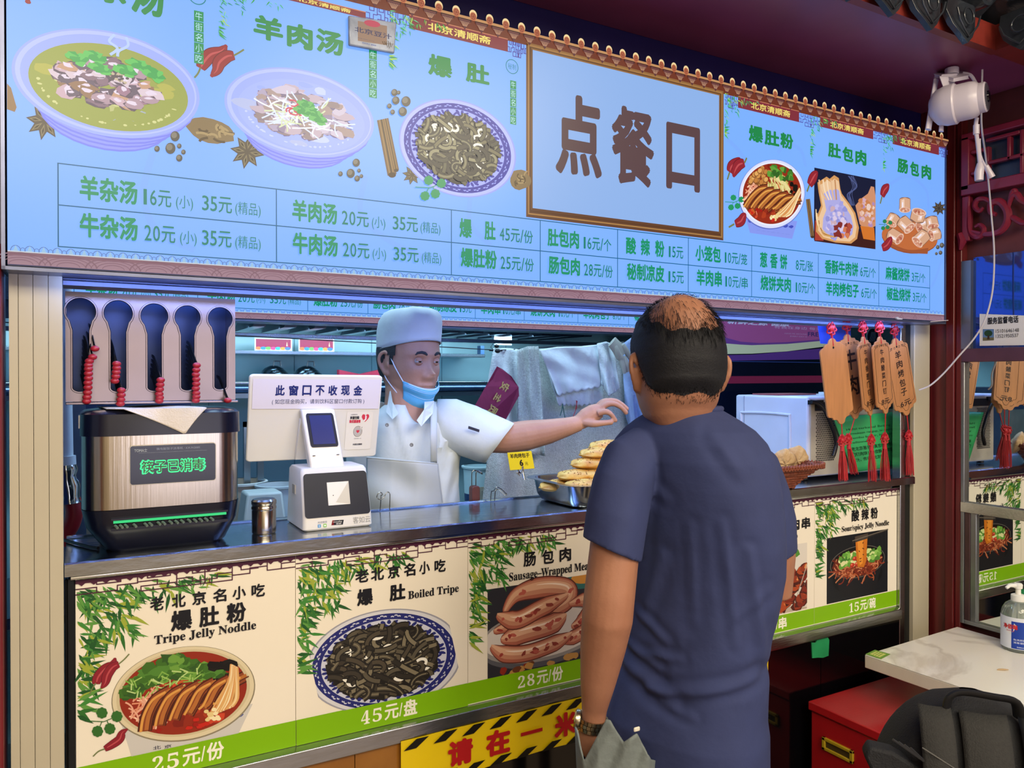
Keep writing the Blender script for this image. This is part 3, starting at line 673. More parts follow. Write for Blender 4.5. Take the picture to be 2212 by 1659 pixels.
def vtag(u0, u1, va, vb):
    xa, za = P.q(u0, va); xb, zb_ = P.q(u1, vb); hh = (za-zb_)/5
    for i, ch in enumerate('牛街名小吃'):
        t = za-hh*i; P.poly([(xa, t-hh*.95), (xb, t-hh*.95), (xb, t), (xa, t)], '#1c8a55'); P.text(ch, xa+(xb-xa)*.14, t-hh*.85, xb-(xb-xa)*.14, t-hh*.10, '#a9d8ea', .0)
vtag(419, 440, 22, 141); vtag(797, 814, 107, 214); vtag(1102, 1115, 173, 271)
c_ = P.q(1106, 144); P.ribbon(arc(c_, .0165, .0165, 0, 28), .002, '#1c7f86', True); P.text('秘制', c_[0]-.011, c_[1]-.007, c_[0]+.011, c_[1]+.007, '#1c7f86', .0)
c_ = P.q(426, -8); P.ribbon(arc(c_, .0155, .0155, 0, 28), .002, '#1c7f86', True)
fm.merge(P.mb)
# fretwork and bamboo in the corners of each column
P = SP(); NV = '#4a3a8a'
for a, b, v in ((790, 884, 12), (1097, 1137, 88), (1565, 1594, 205), (1726, 1771, 245), (1886, 1928, 281), (2028, 2042, 316)):
    x, z = P.q(a, v); x2 = P.q(b, v)[0]; fret(P, x, x+max(.05, (x2-x))*1.0, z, .0105, NV, .0018)
BG = ('#2f9a4a', '#3fae52', '#9ac85a', '#1f8a50', '#5cc08a')
for a, v, w, h, s_ in ((470, -30, .12, .10, 3), (838, 18, .13, .13, 4), (1563, 196, .13, .13, 5), (1748, 244, .12, .13, 6), (1905, 282, .12, .13, 7)):
    x, z = P.q(a, v); bamboo(P, x, z, w, h, s_, BG, 60, .9)
fm.merge(P.mb)
# pale cloud arcs of the background print
P = SP()
for pts in ([(330, 330), (310, 420), (340, 500), (420, 540)], [(790, 380), (780, 460), (840, 520), (930, 560)], [(1020, 400), (1015, 480), (1060, 530)], [(1570, 300), (1600, 330), (1630, 380)], [(1680, 330), (1700, 310), (1730, 325), (1740, 360)], [(1920, 400), (1960, 380), (2000, 410), (2005, 450)], [(1985, 580), (2010, 620), (2035, 560)]):
    P.ribbon(P.px(bez(pts, 6)), .012, '#76a6fa')
fm.merge(P.mb)
# --- dish pictures
P = SP()
for a in ((118, 262, 40), (25, 226, 0)): a[2] and anise(P, 97, 262, 42)
P.pp([(15, 180), (24, 190), (36, 232), (32, 242), (15, 236)], '#8a6a4a')
cB = ('#a9b8ff', '#93a6fb', '#8794f5', '#6f7ae6')
D = soup_bowl(P, 228, 180, 207, 112, 13, cB, ['#8f9a4a', '#a8a84e', '#9aa6b8', '#b0b478', '#c6c98a'], 0, None)
mp = ['#a58a9c', '#c0a3b4', '#7c6478', '#8a6a56', '#b89078', '#5c5068', '#cdbccb', '#94708a']
for i in range(70):
    a, b = inell(.5); a *= 1.0; b = b*.85-.02
    r = R.uniform(.05, .12); D.blob(a, b, r*1.1, '#54465e'); D.blob(a, b+.01, r, R.choice(mp), 1.25); D.blob(a-.01, b+.03, r*.4, '#d7cbe0', 1.6)
for i in range(40): a, b = inell(.13); D.ell(.12+a, .16+b*.8, .02, .025, R.choice(['#4a4450', '#b8a892']), n=8)
for a, b in ((-.36, .32), (-.18, .42), (-.1, .22), (.28, .46), (.46, .34), (.16, .3)): cilantro(D, a, b, .12, '#2d9c50', '#53b85c')
for pts in ([(-.02, .95), (-.06, .8), (.04, .7), (-.02, .55)], [(.1, .95), (.14, .8), (.06, .66), (.06, .55)]): D.rib(bez(pts, 6), .03, '#aac2ff')
for u, v, r in ((378, 295, 10), (368, 321, 11), (387, 316, 5), (396, 329, 5), (387, 342, 7), (339, 322, 6)): pepper(P, u, v, r)
P.build('soup_bowl_picture', sign)
P = SP(); anise(P, 534, 328, 38); walnut(P, 455, 283, 55, 27, 12)
D = soup_bowl(P, 646, 243, 165, 92, 14, cB, ['#98abff', '#a5b4fb', '#a8b4e0', '#8fa4fa', '#b8c6ff'], 0, None)
mp2 = ['#a59ab8', '#b7a6b8', '#8c7f9c', '#a08c8c', '#c3b9cf', '#8a7a80']
for i in range(95):
    a, b = inell(.62); r = R.uniform(.05, .11); D.blob(a+.04, b*.85-.04, r*1.12, '#6f6488'); D.blob(a+.04, b*.85-.03, r, R.choice(mp2), 1.5); 
for i in range(70): a, b = inell(.30); D.rib(curl(.05+a*1.5, -.05+b, R.uniform(0, 6), 6, .06, R.uniform(-.2, .2)), .018, R.choice(['#e4ecff', '#cfdcff', '#c9d6b0']))
for i in range(9): D.rib(curl(-.05+R.uniform(-.15, .15), .0+R.uniform(-.06, .1), R.uniform(0, 6), 9, .035, .5), .02, '#c23a58')
for a, b in ((.1, .12), (.2, .02), (.05, .2), (.26, -.08), (.02, .02)): cilantro(D, a, b, .11, '#2d9450', '#58b060')
for u, v, r in ((769, 352, 8), (757, 375, 9), (771, 386, 6), (780, 381, 4), (735, 376, 5), (775, 369, 4)): pepper(P, u, v, r)
P.build('mutton_soup_picture', sign)
P = SP(); stick(P, (824, 258), (847, 378), 20); stick(P, (833, 256), (856, 368), 12); walnut(P, 1124, 388, 24, 22, 30); anise(P, 890, 378, 22)
tripe_plate(P, 988, 320, 131, 101, 24, ('#8f9cf8', '#a9b4ff'), '#2a2f9c', '#9aa6fb', ['#2a2c30', '#46483f', '#5a5a48', '#3a3a36', '#6e6a52', '#8c886c'], None)
for u, v, r in ((851, 201, 7), (860, 201, 4), (854, 218, 8), (876, 220, 10), (840, 230, 5), (869, 242, 9), (847, 243, 5)): pepper(P, u, v, r)
parsley(P, 928, 408, 32, '#1f8f5c')
P.build('tripe_plate_picture', sign)
P = SP()
chili(P, [(433, 148), (440, 135), (455, 118), (478, 110), (490, 97)], 20); stem(P, [(433, 146), (428, 158), (420, 168)], 4)
chili(P, [(506, 120), (490, 122), (474, 135), (468, 152), (455, 166)], 19); stem(P, [(505, 120), (516, 114), (527, 107)], 4)
chili(P, [(66, 3), (54, 4)], 8)
chili(P, [(1576, 372), (1580, 360), (1592, 350), (1599, 341)], 12); chili(P, [(1608, 352), (1596, 356), (1588, 368), (1584, 383)], 12); stem(P, [(1576, 372), (1571, 388)], 3); stem(P, [(1608, 352), (1613, 341)], 3)
chili(P, [(1588, 484), (1600, 478), (1606, 468), (1611, 461)], 11); stem(P, [(1586, 484), (1574, 491)], 3)
parsley(P, 1586, 438, 20, '#1f8f5c')
chili(P, [(1748, 400), (1754, 388), (1760, 378), (1766, 371)], 11); stem(P, [(1748, 400), (1743, 414)], 3)
fm.merge(P.mb)
P = SP()
noodle_bowl(P, 1667, 420, 71, 76, 20, ('#cfd6f4', '#dfe4f8', '#5a6ac0'), [(1608, 462), (1620, 503), (1711, 516), (1722, 478)], '#7f92e8', False, True, '#3d4ab4')
P.ptext('北京牛街名小吃', 1633, 497, 1706, 507, '#2a2f6a')
P.build('noodle_bowl_picture', sign)
P = SP(); PHO = [(1759, 362), (1891, 388), (1891, 538), (1758, 518)]; P.pp(PHO, '#141a34')
D = Dish(P, 1825, 452, 66, 80, 0)
D.poly([(-1, -.86), (1, -1.08), (1, -.66), (-1, -.4)], '#3a1a18'); D.poly([(-.98, -.84), (-.7, -.85), (-.72, -.35), (-.98, -.3)], '#a03a30')
for i in range(9): D.rib(bez([(.25+R.uniform(-.1, .1), .1), (.15+R.uniform(-.1, .1), .4), (.3+R.uniform(-.1, .1), .6), (.2+R.uniform(-.1, .1), .9)], 5), .015, '#4a5686')
def bun_cut(pts, cx_, cy_):
    D.poly(pts, '#c9925a'); D.poly([(cx_+(x-cx_)*.9, cy_+(y-cy_)*.92) for x, y in pts], '#e0bd96'); D.poly([(cx_+.02+(x-cx_)*.72, cy_-.03+(y-cy_)*.72) for x, y in pts], '#a5a4dc')
    for i in range(60): a, b = inell(.45); D.blob(cx_+a*.8, cy_-.05+b*1.1, R.uniform(.03, .09), R.choice(['#b8b4e6', '#9a98d8', '#c2a4b0', '#d0c2dc', '#8a8cd0']))
bun_cut([(-.95, -.6), (-.92, -.2), (-.78, .1), (-.86, .45), (-.9, .72), (-.75, .8), (-.6, .88), (-.5, .82), (-.35, .92), (-.2, .84), (-.15, .55), (-.1, .42), (.15, .15), (.34, -.1), (.46, -.5), (.40, -.8), (.2, -.93), (-.3, -.9), (-.75, -.8)], -.25, -.25)
for k in range(5): D.rib(bez([(-.85+.13*k, .8), (-.78+.12*k, .5), (-.6+.08*k, .25)], 5), .04, R.choice(['#d8b08a', '#b98458', '#ead2b4']))
for k in range(7): D.rib(bez([(-.95+.03*k, .0-.1*k), (-.9+.04*k, -.4-.05*k), (-.6+.05*k, -.75)], 6), .03, R.choice(['#c99a5e', '#e4c79a', '#a8743c']))
for k in range(12): D.blob(-.1+R.uniform(-.25, .25), -.58+R.uniform(-.15, .15), .08, R.choice(['#a84a3a', '#c9764e', '#7c2c28']))
D.poly([(.34, .1), (.55, .3), (.75, .42), (.85, .62), (.95, .6), (1, .35), (1, -.45), (.7, -.6), (.48, -.4)], '#c58a68')
for i in range(40): D.blob(R.uniform(.5, .96), R.uniform(-.4, .25), R.uniform(.03, .08), R.choice(['#c9a4b8', '#d8b0a0', '#a884b0', '#e0c4b8', '#c07a4a']))
D.poly([(.5, -.45), (.95, -.5), (.98, -.85), (.6, -.8)], '#c9702a')
P.build('stuffed_tripe_photo', sign); 
P = SP(); stick(P, (1745, 430), (1755, 512), 9); D = Dish(P, 1968, 490, 62, 62, 8)
D.ell(0, -.38, .98, .55, '#8a4a2c'); D.ell(0, -.34, .98, .55, '#b9683a')
for k in range(7): D.rib(bez([(-.8, -.62-.02*k), (0, -.82-.01*k), (.7, -.66-.03*k)], 6), .02, '#9a5230')
def roll(a, b, r, l, ang):
    c, s_ = cos(ang), sin(ang); q = lambda x, y: (a+x*c-y*s_, b+x*s_+y*c)
    D.poly([q(x, y) for x, y in [(0, r), (l, r*.95)]+[(l+r*.35*cos(t), r*.95*sin(t)) for t in (1.2, .6, 0, -.6, -1.2)]+[(l, -r*.95), (0, -r)]], '#7d5a48')
    D.poly([q(x, y) for x, y in [(0, r*.93), (l, r*.88), (l+r*.3, 0), (l, -r*.88), (0, -r*.93)]], '#cfa284')
    D.poly([q(x, y) for x, y in [(0, r*.6), (l*.9, r*.6), (l, r*.1), (0, r*.05)]], '#e6c7b4'); D.poly([q(x, y) for x, y in [(l*.2, r*.5), (l*.7, r*.5), (l*.7, r*.3), (l*.2, r*.3)]], '#e9e4f4')
    D.poly([q(x, y) for x, y in arc((0, 0), r*.5, r, 0, 18)], '#e0bfae'); D.poly([q(x, y) for x, y in arc((0, 0), r*.4, r*.82, 0, 16)], '#c08268')
    for k in range(8): x, y = R.uniform(-r*.3, r*.3), R.uniform(-r*.6, r*.6); D.blob(*q(x, y), r*.16, R.choice(['#e0b8a0', '#a8604e', '#d49c84']))
for a, b, r, l, g in ((.30, .0, .24, .4, .6), (.75, .12, .22, .3, 1.9), (-.3, .55, .2, .38, 1.7), (-.72, .02, .22, .3, 1.2), (.2, .55, .26, .3, -1.7), (.72, -.2, .22, .3, .4), (-.05, -.06, .24, .4, 2.5), (-.35, -.48, .22, .4, 2.7), (.28, -.5, .24, .42, .9)): roll(a, b, r, l, g)
chili(P, [(1905, 424), (1909, 412), (1915, 405), (1920, 398)], 9); stem(P, [(1905, 424), (1901, 440)], 2.5); chili(P, [(1905, 536), (1915, 530), (1922, 520), (1926, 512)], 9)
anise(P, 2028, 450, 16, ('#3a3430', '#6d6350', '#1b1620')); parsley(P, 1912, 486, 14, '#2a8050')
for u, v, r in ((2034, 530, 5), (2025, 534, 4), (2031, 546, 4), (2022, 548, 3)): pepper(P, u, v, r)
fm.merge(P.mb)
# order panel
op = None
P = SP(); xa, za = P.q(1136.4, 91); xb, zb2 = P.q(1562.5, 519.5); ia, ja = P.q(1150.6, 105); ib, jb = P.q(1552.6, 500.5); ja -= .003; za = min(za, capz-.012)
P.poly([(xa, za), (ia, ja), (ia, jb), (xa, zb2)], '#6b4a30'); P.poly([(xb, za), (ib, ja), (ib, jb), (xb, zb2)], '#7a5632'); P.poly([(xa, za), (xb, za), (ib, ja), (ia, ja)], '#8a6238'); P.poly([(xa, zb2), (xb, zb2), (ib, jb), (ia, jb)], '#5f3d28')
for k in (.3, .6): P.ring([(xa+(ia-xa)*k, zb2+(jb-zb2)*k), (xb+(ib-xb)*k, zb2+(jb-zb2)*k), (xb+(ib-xb)*k, za+(ja-za)*k), (xa+(ia-xa)*k, za+(ja-za)*k)], [(xa+(ia-xa)*(k+.15), zb2+(jb-zb2)*(k+.15)), (xb+(ib-xb)*(k+.15), zb2+(jb-zb2)*(k+.15)), (xb+(ib-xb)*(k+.15), za+(ja-za)*(k+.15)), (xa+(ia-xa)*(k+.15), za+(ja-za)*(k+.15))], '#a37a46' if k < .5 else '#54351f')
P.poly([(ia, jb), (ib, jb), (ib, ja), (ia, ja)], '#86abe2')
P.text('点', P.q(1200, 300)[0], P.q(1290, 387)[1], P.q(1300, 300)[0], P.q(1249, 206)[1], '#553f44', .035)
P.text('餐', P.q(1321, 300)[0], P.q(1405, 407)[1], P.q(1413, 300)[0], P.q(1349.5, 229)[1], '#553f44', .03)
P.text('口', P.q(1439, 300)[0], P.q(1511, 417.5)[1], P.q(1512, 300)[0], P.q(1439, 262)[1], '#553f44', .035)
P.build('order_panel', sign)
fm.build('backlit_face', sign)
rear = dup(sign, (.019, 1.336, .02), 'second backlit blue menu sign hung deeper inside the kitchen behind the cook')
mb = MB()
for x in (.4, 1.4, 2.4): mb.tube([(x, 1.30, szt-.01+.02), (x, 1.30, 2.601)], .006, al, 8)
mb.build('hanger_rods', rear)
# sample packet taped on the sign
pk = thing('drink_packet', 'clear plastic sample packet taped to the menu sign beside the bamboo ornament', 'packet', onY(805, 75, SY-.012))
P = Print(SY-.012, base=0)
mb = MB(); pl = P.px([(753, 32), (857, 48), (853, 115), (754, 97)])
mb.prism(pl, lambda p, d: Vector((p[0], d, p[1])), SY-.012, SY-.003, mat('#8f9db8', .15, var=.3, scale=30, spec=.6)); mb.build('pouch', pk, bevel=.003)
P.pp([(773, 45), (836, 56), (836, 98), (773, 88)], '#8c7a74'); P.pp(arc((804, 51), 18, 7, .2, 14), '#b0486a'); P.ptext('北京豆汁', 766, 56, 846, 86, '#39406e', .02); P.ptext('BEIJING', 773, 81, 808, 90, '#3a4a80'); P.ptext('DOU ZHI', 783, 91, 812, 100, '#2a4ab8', .02)
for k in range(5): P.ribbon(P.px([(826+4*k, 90+R.uniform(-2, 2)), (829+4*k, 100+R.uniform(-6, 6)), (833+4*k, 94)]), .0015, '#4a3c2c')
P.build('packet_print', pk)
# small crumpled paper scrap and a stick caught on the lower edge
o = MB(); a = onY(1941, 688, SY-.006)
o.prism([(-.016, 0), (-.010, .005), (.0, .002), (.018, 0), (.016, -.003), (-.008, -.004)], lambda p, d: a+Vector((p[0], d, p[1])), -.003, .003, mat('#b9c4e8', .7, var=.1)); tag(o.build('paper_scrap'), 'white paper scrap stuck on the lower edge of the big menu sign', 'paper scrap')
o = MB(); o.tube([onY(2010, 695, SY-.006), onY(2048, 692, SY-.012)], .0016, mat('#c9c2cc', .5, var=0), 6); tag(o.build('wooden_stick'), 'thin pale stick poking out at the lower right corner of the big menu sign', 'stick')
# ================================================================ poster strip under the counter
pw = .4205; X0 = onY(163.5, 1400, 0).x
GREEN = '#7db500'; PAPER = '#ece4d2'; FR = '#4a1a34'
posters = []
def sausage(D, pts, w):
    p = bez(pts, 7)
    e = lambda k: (lambda t: w*k*min(1, .25+3.2*min(t, 1-t)) if 0 < t < 1 else w*k*.15)
    D.rib(p, e(1.14), '#5a2a22'); D.rib(p, e(1.0), '#a8604c'); D.rib([(x+.01, y+.02) for x, y in p], e(.74), '#c08468'); D.rib([(x+.012, y+.045) for x, y in p], e(.38), '#d8a888'); 
    q = p[len(p)//4:len(p)*3//4]; len(q) > 3 and D.rib([(x, y+.07) for x, y in q], e(.10), '#f0d8c4')
    for i in range(9): x, y = R.choice(p[3:-3]); D.blob(x+R.uniform(-.03, .03), y+R.uniform(-.05, .04), R.uniform(.02, .05), R.choice(['#983a34', '#b4584a', '#8a3a30']), 1.6)
TT = ['white poster of tripe jelly noodle under the left end of the counter', 'white poster of boiled tripe with a blue patterned oval plate', 'white poster of sausage-wrapped meat left of the man in the blue shirt', 'white poster under the counter hidden behind the man in the blue shirt', 'white poster of meat skewers half hidden behind the man in the blue shirt', 'white poster of sour spicy jelly noodle in a black bowl, beside the right jamb']
for i in range(6):
    xa = X0+pw*i; xb = xa+pw-.0012
    if i == 5: xb = onY(1936.8, 1200, 0).x
    po = thing('food_poster', TT[i], 'poster', ((xa+xb)/2, 0, PB), 'food posters below the counter'); posters.append(po)
    mb = MB(); mb.box((xa, 0, PB), (xb, .006, PT), ink(PAPER)); mb.build('sheet', po)
    P = Print(0, base=2e-4); P.poly([(xa, PB), (xb, PB), (xb, GT), (xa, GT)], GREEN); P.poly([(xa, PB), (xb, PB), (xb, PB+.0025), (xa, PB+.0025)], '#dfe6c0')
    hz = GT-PB; zb0, zb1 = PB+hz*.24, PB+hz*.80
    pr = {0: ('25', '元', '/', '份', 328, 483), 1: ('45', '元', '/', '盘', 779, 900), 2: ('28', '元', '/', '份', 1119, 1216), 4: ('10', '元', '/', '串', 1627, 1699), 5: ('15', '元', '/', '碗', 1834, 1891)}.get(i)
    if pr:
        a, b = P.q(pr[4], 1400)[0], P.q(pr[5], 1400)[0]; w = b-a; WH = '#f2f0dc'
        P.text(serif(pr[0][0]), a, zb0, a+w*.15, zb1, WH); P.text(serif(pr[0][1]), a+w*.20, zb0, a+w*.36, zb1, WH); P.text(pr[1], a+w*.41, zb0-.002, a+w*.66, zb1+.002, WH, .025); P.text('/', a+w*.67, zb0, a+w*.73, zb1, WH, .02); P.text(pr[3], a+w*.75, zb0-.003, b, zb1+.004, WH, .03)
    P.build('price_band', po)
    P = Print(0, base=3e-4)
    bamboo(P, xa+.001, PT-.008, .25, .27, 20+i, n=(230 if i != 3 else 90)); P.build('bamboo_print', po)
    P = Print(0, base=1.8e-3); fret(P, xa, xb, PT-.006, .0095, FR, .0021)
    P.poly([(xa, PT-.008), (xb, PT-.008), (xb, PT), (xa, PT)], FR)
    for k in range(20): x = xa+(xb-xa)*(k+.5)/20; P.poly([(x-.006, PT-.008), (x+.006, PT-.008), (x, PT-.013)], FR)
    P.build('fretwork_print', po)
    P = Print(0, base=1.9e-3); INK = '#121218'
    if i in (0, 1):
        us = [(324, 354), (371, 401), (415, 445), (460, 489), (502, 531), (543, 572)] if i == 0 else [(767, 796), (801, 829), (837, 863), (872, 897), (905, 928), (938, 962)]
        zt, zb_ = (P.q(340, 1288)[1], P.q(340, 1318)[1]) if i == 0 else (P.q(781, 1229)[1], P.q(781, 1258)[1])
        for ch, (a, b) in zip('老北京名小吃', us): P.text(ch, P.q(a, 1300)[0], zb_, P.q(b, 1300)[0], zt, INK, .03)
    if i == 0:
        for ch, (a, b) in zip('爆肚粉', ((369, 415), (430, 473), (489, 531))): P.text(ch, P.q(a, 1300)[0], P.q(392, 1361)[1], P.q(b, 1300)[0], P.q(392, 1317)[1], INK, .04)
        P.text(serif('Tripe Jelly Noddle'), P.q(333, 1380)[0], P.q(461, 1377)[1], P.q(553, 1380)[0], P.q(545, 1341)[1], INK, .01)
    if i == 1:
        for ch, (a, b) in zip('爆肚', ((771, 805), (841, 875))): P.text(ch, P.q(a, 1300)[0], P.q(788, 1307)[1], P.q(b, 1300)[0], P.q(788, 1271)[1], INK, .04)
        P.text(serif('Boiled Tripe'), P.q(881, 1280)[0], P.q(972, 1285)[1], P.q(990, 1280)[0], P.q(886, 1276)[1], INK, .01)
    if i == 2:
        for ch, (a, b) in zip('肠包肉', ((1130, 1157), (1170, 1196), (1208, 1233))): P.text(ch, P.q(a, 1200)[0], P.q(1143, 1223)[1], P.q(b, 1200)[0], P.q(1143, 1192)[1], INK, .03)
        P.text(serif('Sausage–Wrapped Meat'), P.q(1099, 1240)[0], P.q(1150, 1253)[1], P.q(1276, 1240)[0], P.q(1100, 1237)[1], INK, .01)
    if i == 4:
        for ch, (a, b) in zip('肉串', ((1709, 1726), (1731, 1749))): P.text(ch, P.q(a, 1200)[0], P.q(1718, 1145)[1], P.q(b, 1200)[0], P.q(1718, 1120)[1], INK, .03)
        P.text(serif('Kebab'), P.q(1690, 1150)[0], P.q(1714, 1164)[1], P.q(1722, 1150)[0], P.q(1714, 1152)[1], INK, .01)
    if i == 5:
        for ch, (a, b) in zip('酸辣粉', ((1838.6, 1855), (1860, 1875.5), (1880, 1895))): P.text(ch, P.q(a, 1200)[0], P.q(1847, 1126)[1], P.q(b, 1200)[0], P.q(1847, 1101)[1], INK, .03)
        P.text(serif('Sour/spicy Jelly Noodle'), P.q(1817.6, 1150)[0], P.q(1860, 1146)[1], P.q(1919.5, 1150)[0], P.q(1819, 1137)[1], INK, .005)
    if i != 3: P.build('lettering', po)
    P = Print(0, base=4e-4)
    if i == 0:
        noodle_bowl(P, 396, 1499, 157, 101, -11, ('#d8cba8', '#c9bb96', '#8a8068'), [(262, 1564), (290, 1652), (503, 1610), (546, 1520)], '#c9c6c0', True)
        tb(P, '北', 326, 343, (335, 1611), (335, 1619), '#2a2a4a', 0); tb(P, '京', 350, 366, (358, 1609), (358, 1616), '#2a2a4a', 0)
        P.poly([(xa, PB), (xb, PB), (xb, GT-.0002), (xa, GT-.0002)], GREEN)
        chili(P, [(208, 1477), (212, 1462), (226, 1445), (243, 1434), (249, 1420)], 17, '#8a1f2c'); stem(P, [(207, 1475), (199, 1487), (193, 1500)], 3)
        chili(P, [(257, 1434), (243, 1441), (232, 1457), (227, 1475), (218, 1486)], 16, '#8a1f2c'); stem(P, [(256, 1434), (268, 1424), (279, 1412)], 3)
        chili(P, [(226, 1617), (243, 1607), (258, 1596), (264, 1582), (276, 1574)], 15, '#8a1f2c'); stem(P, [(226, 1617), (213, 1622), (201, 1633)], 3)
        parsley(P, 224, 1560, 38, '#33692a')
        b2 = P.mb
        P2_ = Print(0, base=2.4e-3); w = 0
        a, b = P.q(328, 1400)[0], P.q(483, 1400)[0]; w = b-a; WH = '#f2f0dc'
        P.text(serif('2'), a, zb0, a+w*.15, zb1, WH); P.text(serif('5'), a+w*.20, zb0, a+w*.36, zb1, WH); P.text('元', a+w*.41, zb0-.002, a+w*.66, zb1+.002, WH, .025); P.text('/', a+w*.67, zb0, a+w*.73, zb1, WH, .02); P.text('份', a+w*.75, zb0-.003, b, zb1+.004, WH, .03)
        P.build('noodle_bowl_picture', po)
    elif i == 1:
        tripe_plate(P, 829, 1428, 172, 110, -12, ('#9a9aa6', '#d2d2d6'), '#23286e', '#c6c9d8', ['#1f1c17', '#3a342a', '#4a4234', '#2c2820', '#575040', '#7a715a'], .90)
        P.poly([(xa, PB), (xb, PB), (xb, GT), (xa, GT)], GREEN)
        a, b = P.q(779, 1400)[0], P.q(900, 1400)[0]; w = b-a; WH = '#f2f0dc'
        P.text(serif('4'), a, zb0, a+w*.15, zb1, WH); P.text(serif('5'), a+w*.20, zb0, a+w*.36, zb1, WH); P.text('元', a+w*.41, zb0-.002, a+w*.66, zb1+.002, WH, .025); P.text('/', a+w*.67, zb0, a+w*.73, zb1, WH, .02); P.text('盘', a+w*.75, zb0-.003, b, zb1+.004, WH, .03)
        P.build('tripe_plate_picture', po)
    elif i == 2:
        fa = P.q(1053, 1300)[0]; fb = xb-.03; z0_, z1_ = GT, P.q(1053, 1273.5)[1]
        P.poly([(fa, z0_), (fb, z0_), (fb, z1_), (fa, z1_)], '#2b2b33')
        def sub(P, x0, z0, x1, z1):
            D = Dish.__new__(Dish); D.P = P; D.sc = (x1-x0)/2; cx_, cz = (x0+x1)/2, (z0+z1)/2; hx, hz_ = (x1-x0)/2, (z1-z0)/2
            cl = lambda p: (cx_+max(-1, min(1, p[0]))*hx, cz+max(-1, min(1, p[1]))*hz_)
            D.poly = lambda pts, h: P.poly([cl(p) for p in pts], h)
            D.ell = lambda a, b, ra, rb, h, rot=0, n=26: D.poly(arc((a, b), ra, rb, radians(rot), n), h)
            D.rib = lambda pts, w, h, closed=False: P.ribbon([cl(p) for p in pts], (lambda t: w(t)*D.sc) if callable(w) else w*D.sc, h, closed)
            return D
        D = sub(P, fa, z0_, fb, z1_); 
        D.ell(.75, .92, .4, .25, '#2f6a66'); D.ell(.78, .95, .28, .16, '#c98a3a')
        D.ell(.0, -.32, 1.15, .66, '#55555c', n=50); D.ell(.0, -.24, 1.15, .62, '#8f8b88', n=50); D.ell(.0, -.22, 1.07, .56, '#cfc8c0', n=50)
        for k in range(16): D.blob(R.uniform(-.9, 1), R.uniform(-1, -.86), .08, R.choice(['#8a2a1c', '#b98a4a', '#6a3a22']))
        sausage(D, [(-.72, .42), (-.5, .78), (.0, .86), (.42, .72), (.40, .45), (.0, .28), (-.5, .14), (-.9, .02)], .30)
        sausage(D, [(.45, .34), (.75, .40), (.86, .22), (.7, -.1), (.5, -.2)], .22); sausage(D, [(.4, .1), (.1, -.05), (-.4, -.12), (-.78, -.2)], .30)
        sausage(D, [(.86, .1), (.9, -.2), (.62, -.42), (.3, -.5)], .22); sausage(D, [(-.95, -.3), (-.7, -.52), (-.3, -.6), (.2, -.5), (.5, -.36)], .24)
        sausage(D, [(-.85, .38), (-.5, .2), (-.1, .36), (.44, .58)], .26)
        P.build('sausage_photo', po)
    elif i in (3, 4):
        fa, fb = xa+.045, (P.q(1743, 1250)[0] if i == 4 else xb-.045); z0_, z1_ = GT+.004, P.q(1743, 1172)[1]
        P.poly([(fa, z0_), (fb, z0_), (fb, z1_), (fa, z1_)], '#d8d2c8'); D = sub(P, fa, z0_, fb, z1_)
        D.poly([(-1, -.5), (1, -.95), (1, -1), (-1, -1)], '#b9aa98')
        for a, b in ((.5, .88), (.62, .8), (.55, .95)): D.blob(a, b, .14, '#4f8a30', 1.3)
        for k in range(5):
            x0_, y0_ = -1+.42*k, -1.0; dx, dy = .75, 1.35
            D.rib([(x0_-.1, y0_-.15), (x0_+dx, y0_+dy)], .018, '#b9b4a8')
            for j in range(12):
                t = .12+.8*j/11; x, y = x0_+dx*t+R.uniform(-.06, .06), y0_+dy*t+R.uniform(-.04, .04)
                D.blob(x, y, .15, '#4a160c', 1.2); D.blob(x, y+.01, .125, R.choice(['#8e3418', '#a8451e', '#7a2412']), 1.2); D.blob(x+.02, y+.04, .055, R.choice(['#c9703a', '#d88a50', '#b04a22']), 1.4); D.blob(x+.03, y+.06, .018, '#f0d0a8')
        P.build('skewer_photo', po)
    else:
        fa, za_ = P.q(1786, 1162.8); fb, zb_ = P.q(1917, 1277); P.poly([(fa, zb_), (fb, zb_), (fb, za_), (fa, za_)], '#14161c'); D = sub(P, fa, zb_, fb, za_)
        for k in range(9): D.rib([(-.2+.14*k, 1), (-.1+.14*k, -.1)], .012, '#20222a')
        D.ell(.0, -.34, .82, .50, '#0a0a0d', n=50); D.poly([(-.86, .1), (.86, .1), (.55, -.95), (-.5, -.95)], '#17171c')
        D.ell(.0, .12, .90, .50, '#5a5652', n=50); D.ell(.0, .12, .875, .475, '#0c0b0c', n=50); D.ell(.0, .08, .82, .42, '#571b10', n=50)
        for k in range(190):
            a, b = inell(.78); b = b*.5-.06
            if b > .2 or a*a+(b*2)**2 > .55: continue
            D.rib(curl(a, b, R.uniform(0, 6), 7, .05, R.uniform(-.7, .7)), .028, R.choice(['#8e3a22', '#a8542e', '#6b2414', '#c07a54', '#7a2a18']))
        for k in range(36): D.blob(R.uniform(-.62, -.1), R.uniform(.05, .42), R.uniform(.04, .09), R.choice(['#5f9a3a', '#7fb850', '#d8d8a0', '#3f7a2c']), 1.4)
        for k in range(26): D.blob(R.uniform(.28, .72), R.uniform(.08, .42), R.uniform(.04, .09), R.choice(['#6aa03e', '#8cc05a', '#4a8030', '#c8d890']), 1.4)
        for a, b in ((-.12, .24), (-.05, .06), (-.2, .05), (.0, .2)): D.ell(a, b, .075, .07, '#b02a20', n=14); D.ell(a-.02, b+.02, .03, .03, '#e07a5a', n=10)
        D.poly([(-.10, .82), (.30, .86), (.26, .1), (.18, -.08), (-.02, -.04), (-.06, .2)], '#c4701a'); D.poly([(-.04, .8), (.16, .82), (.14, .05), (.04, .0)], '#e09030'); 
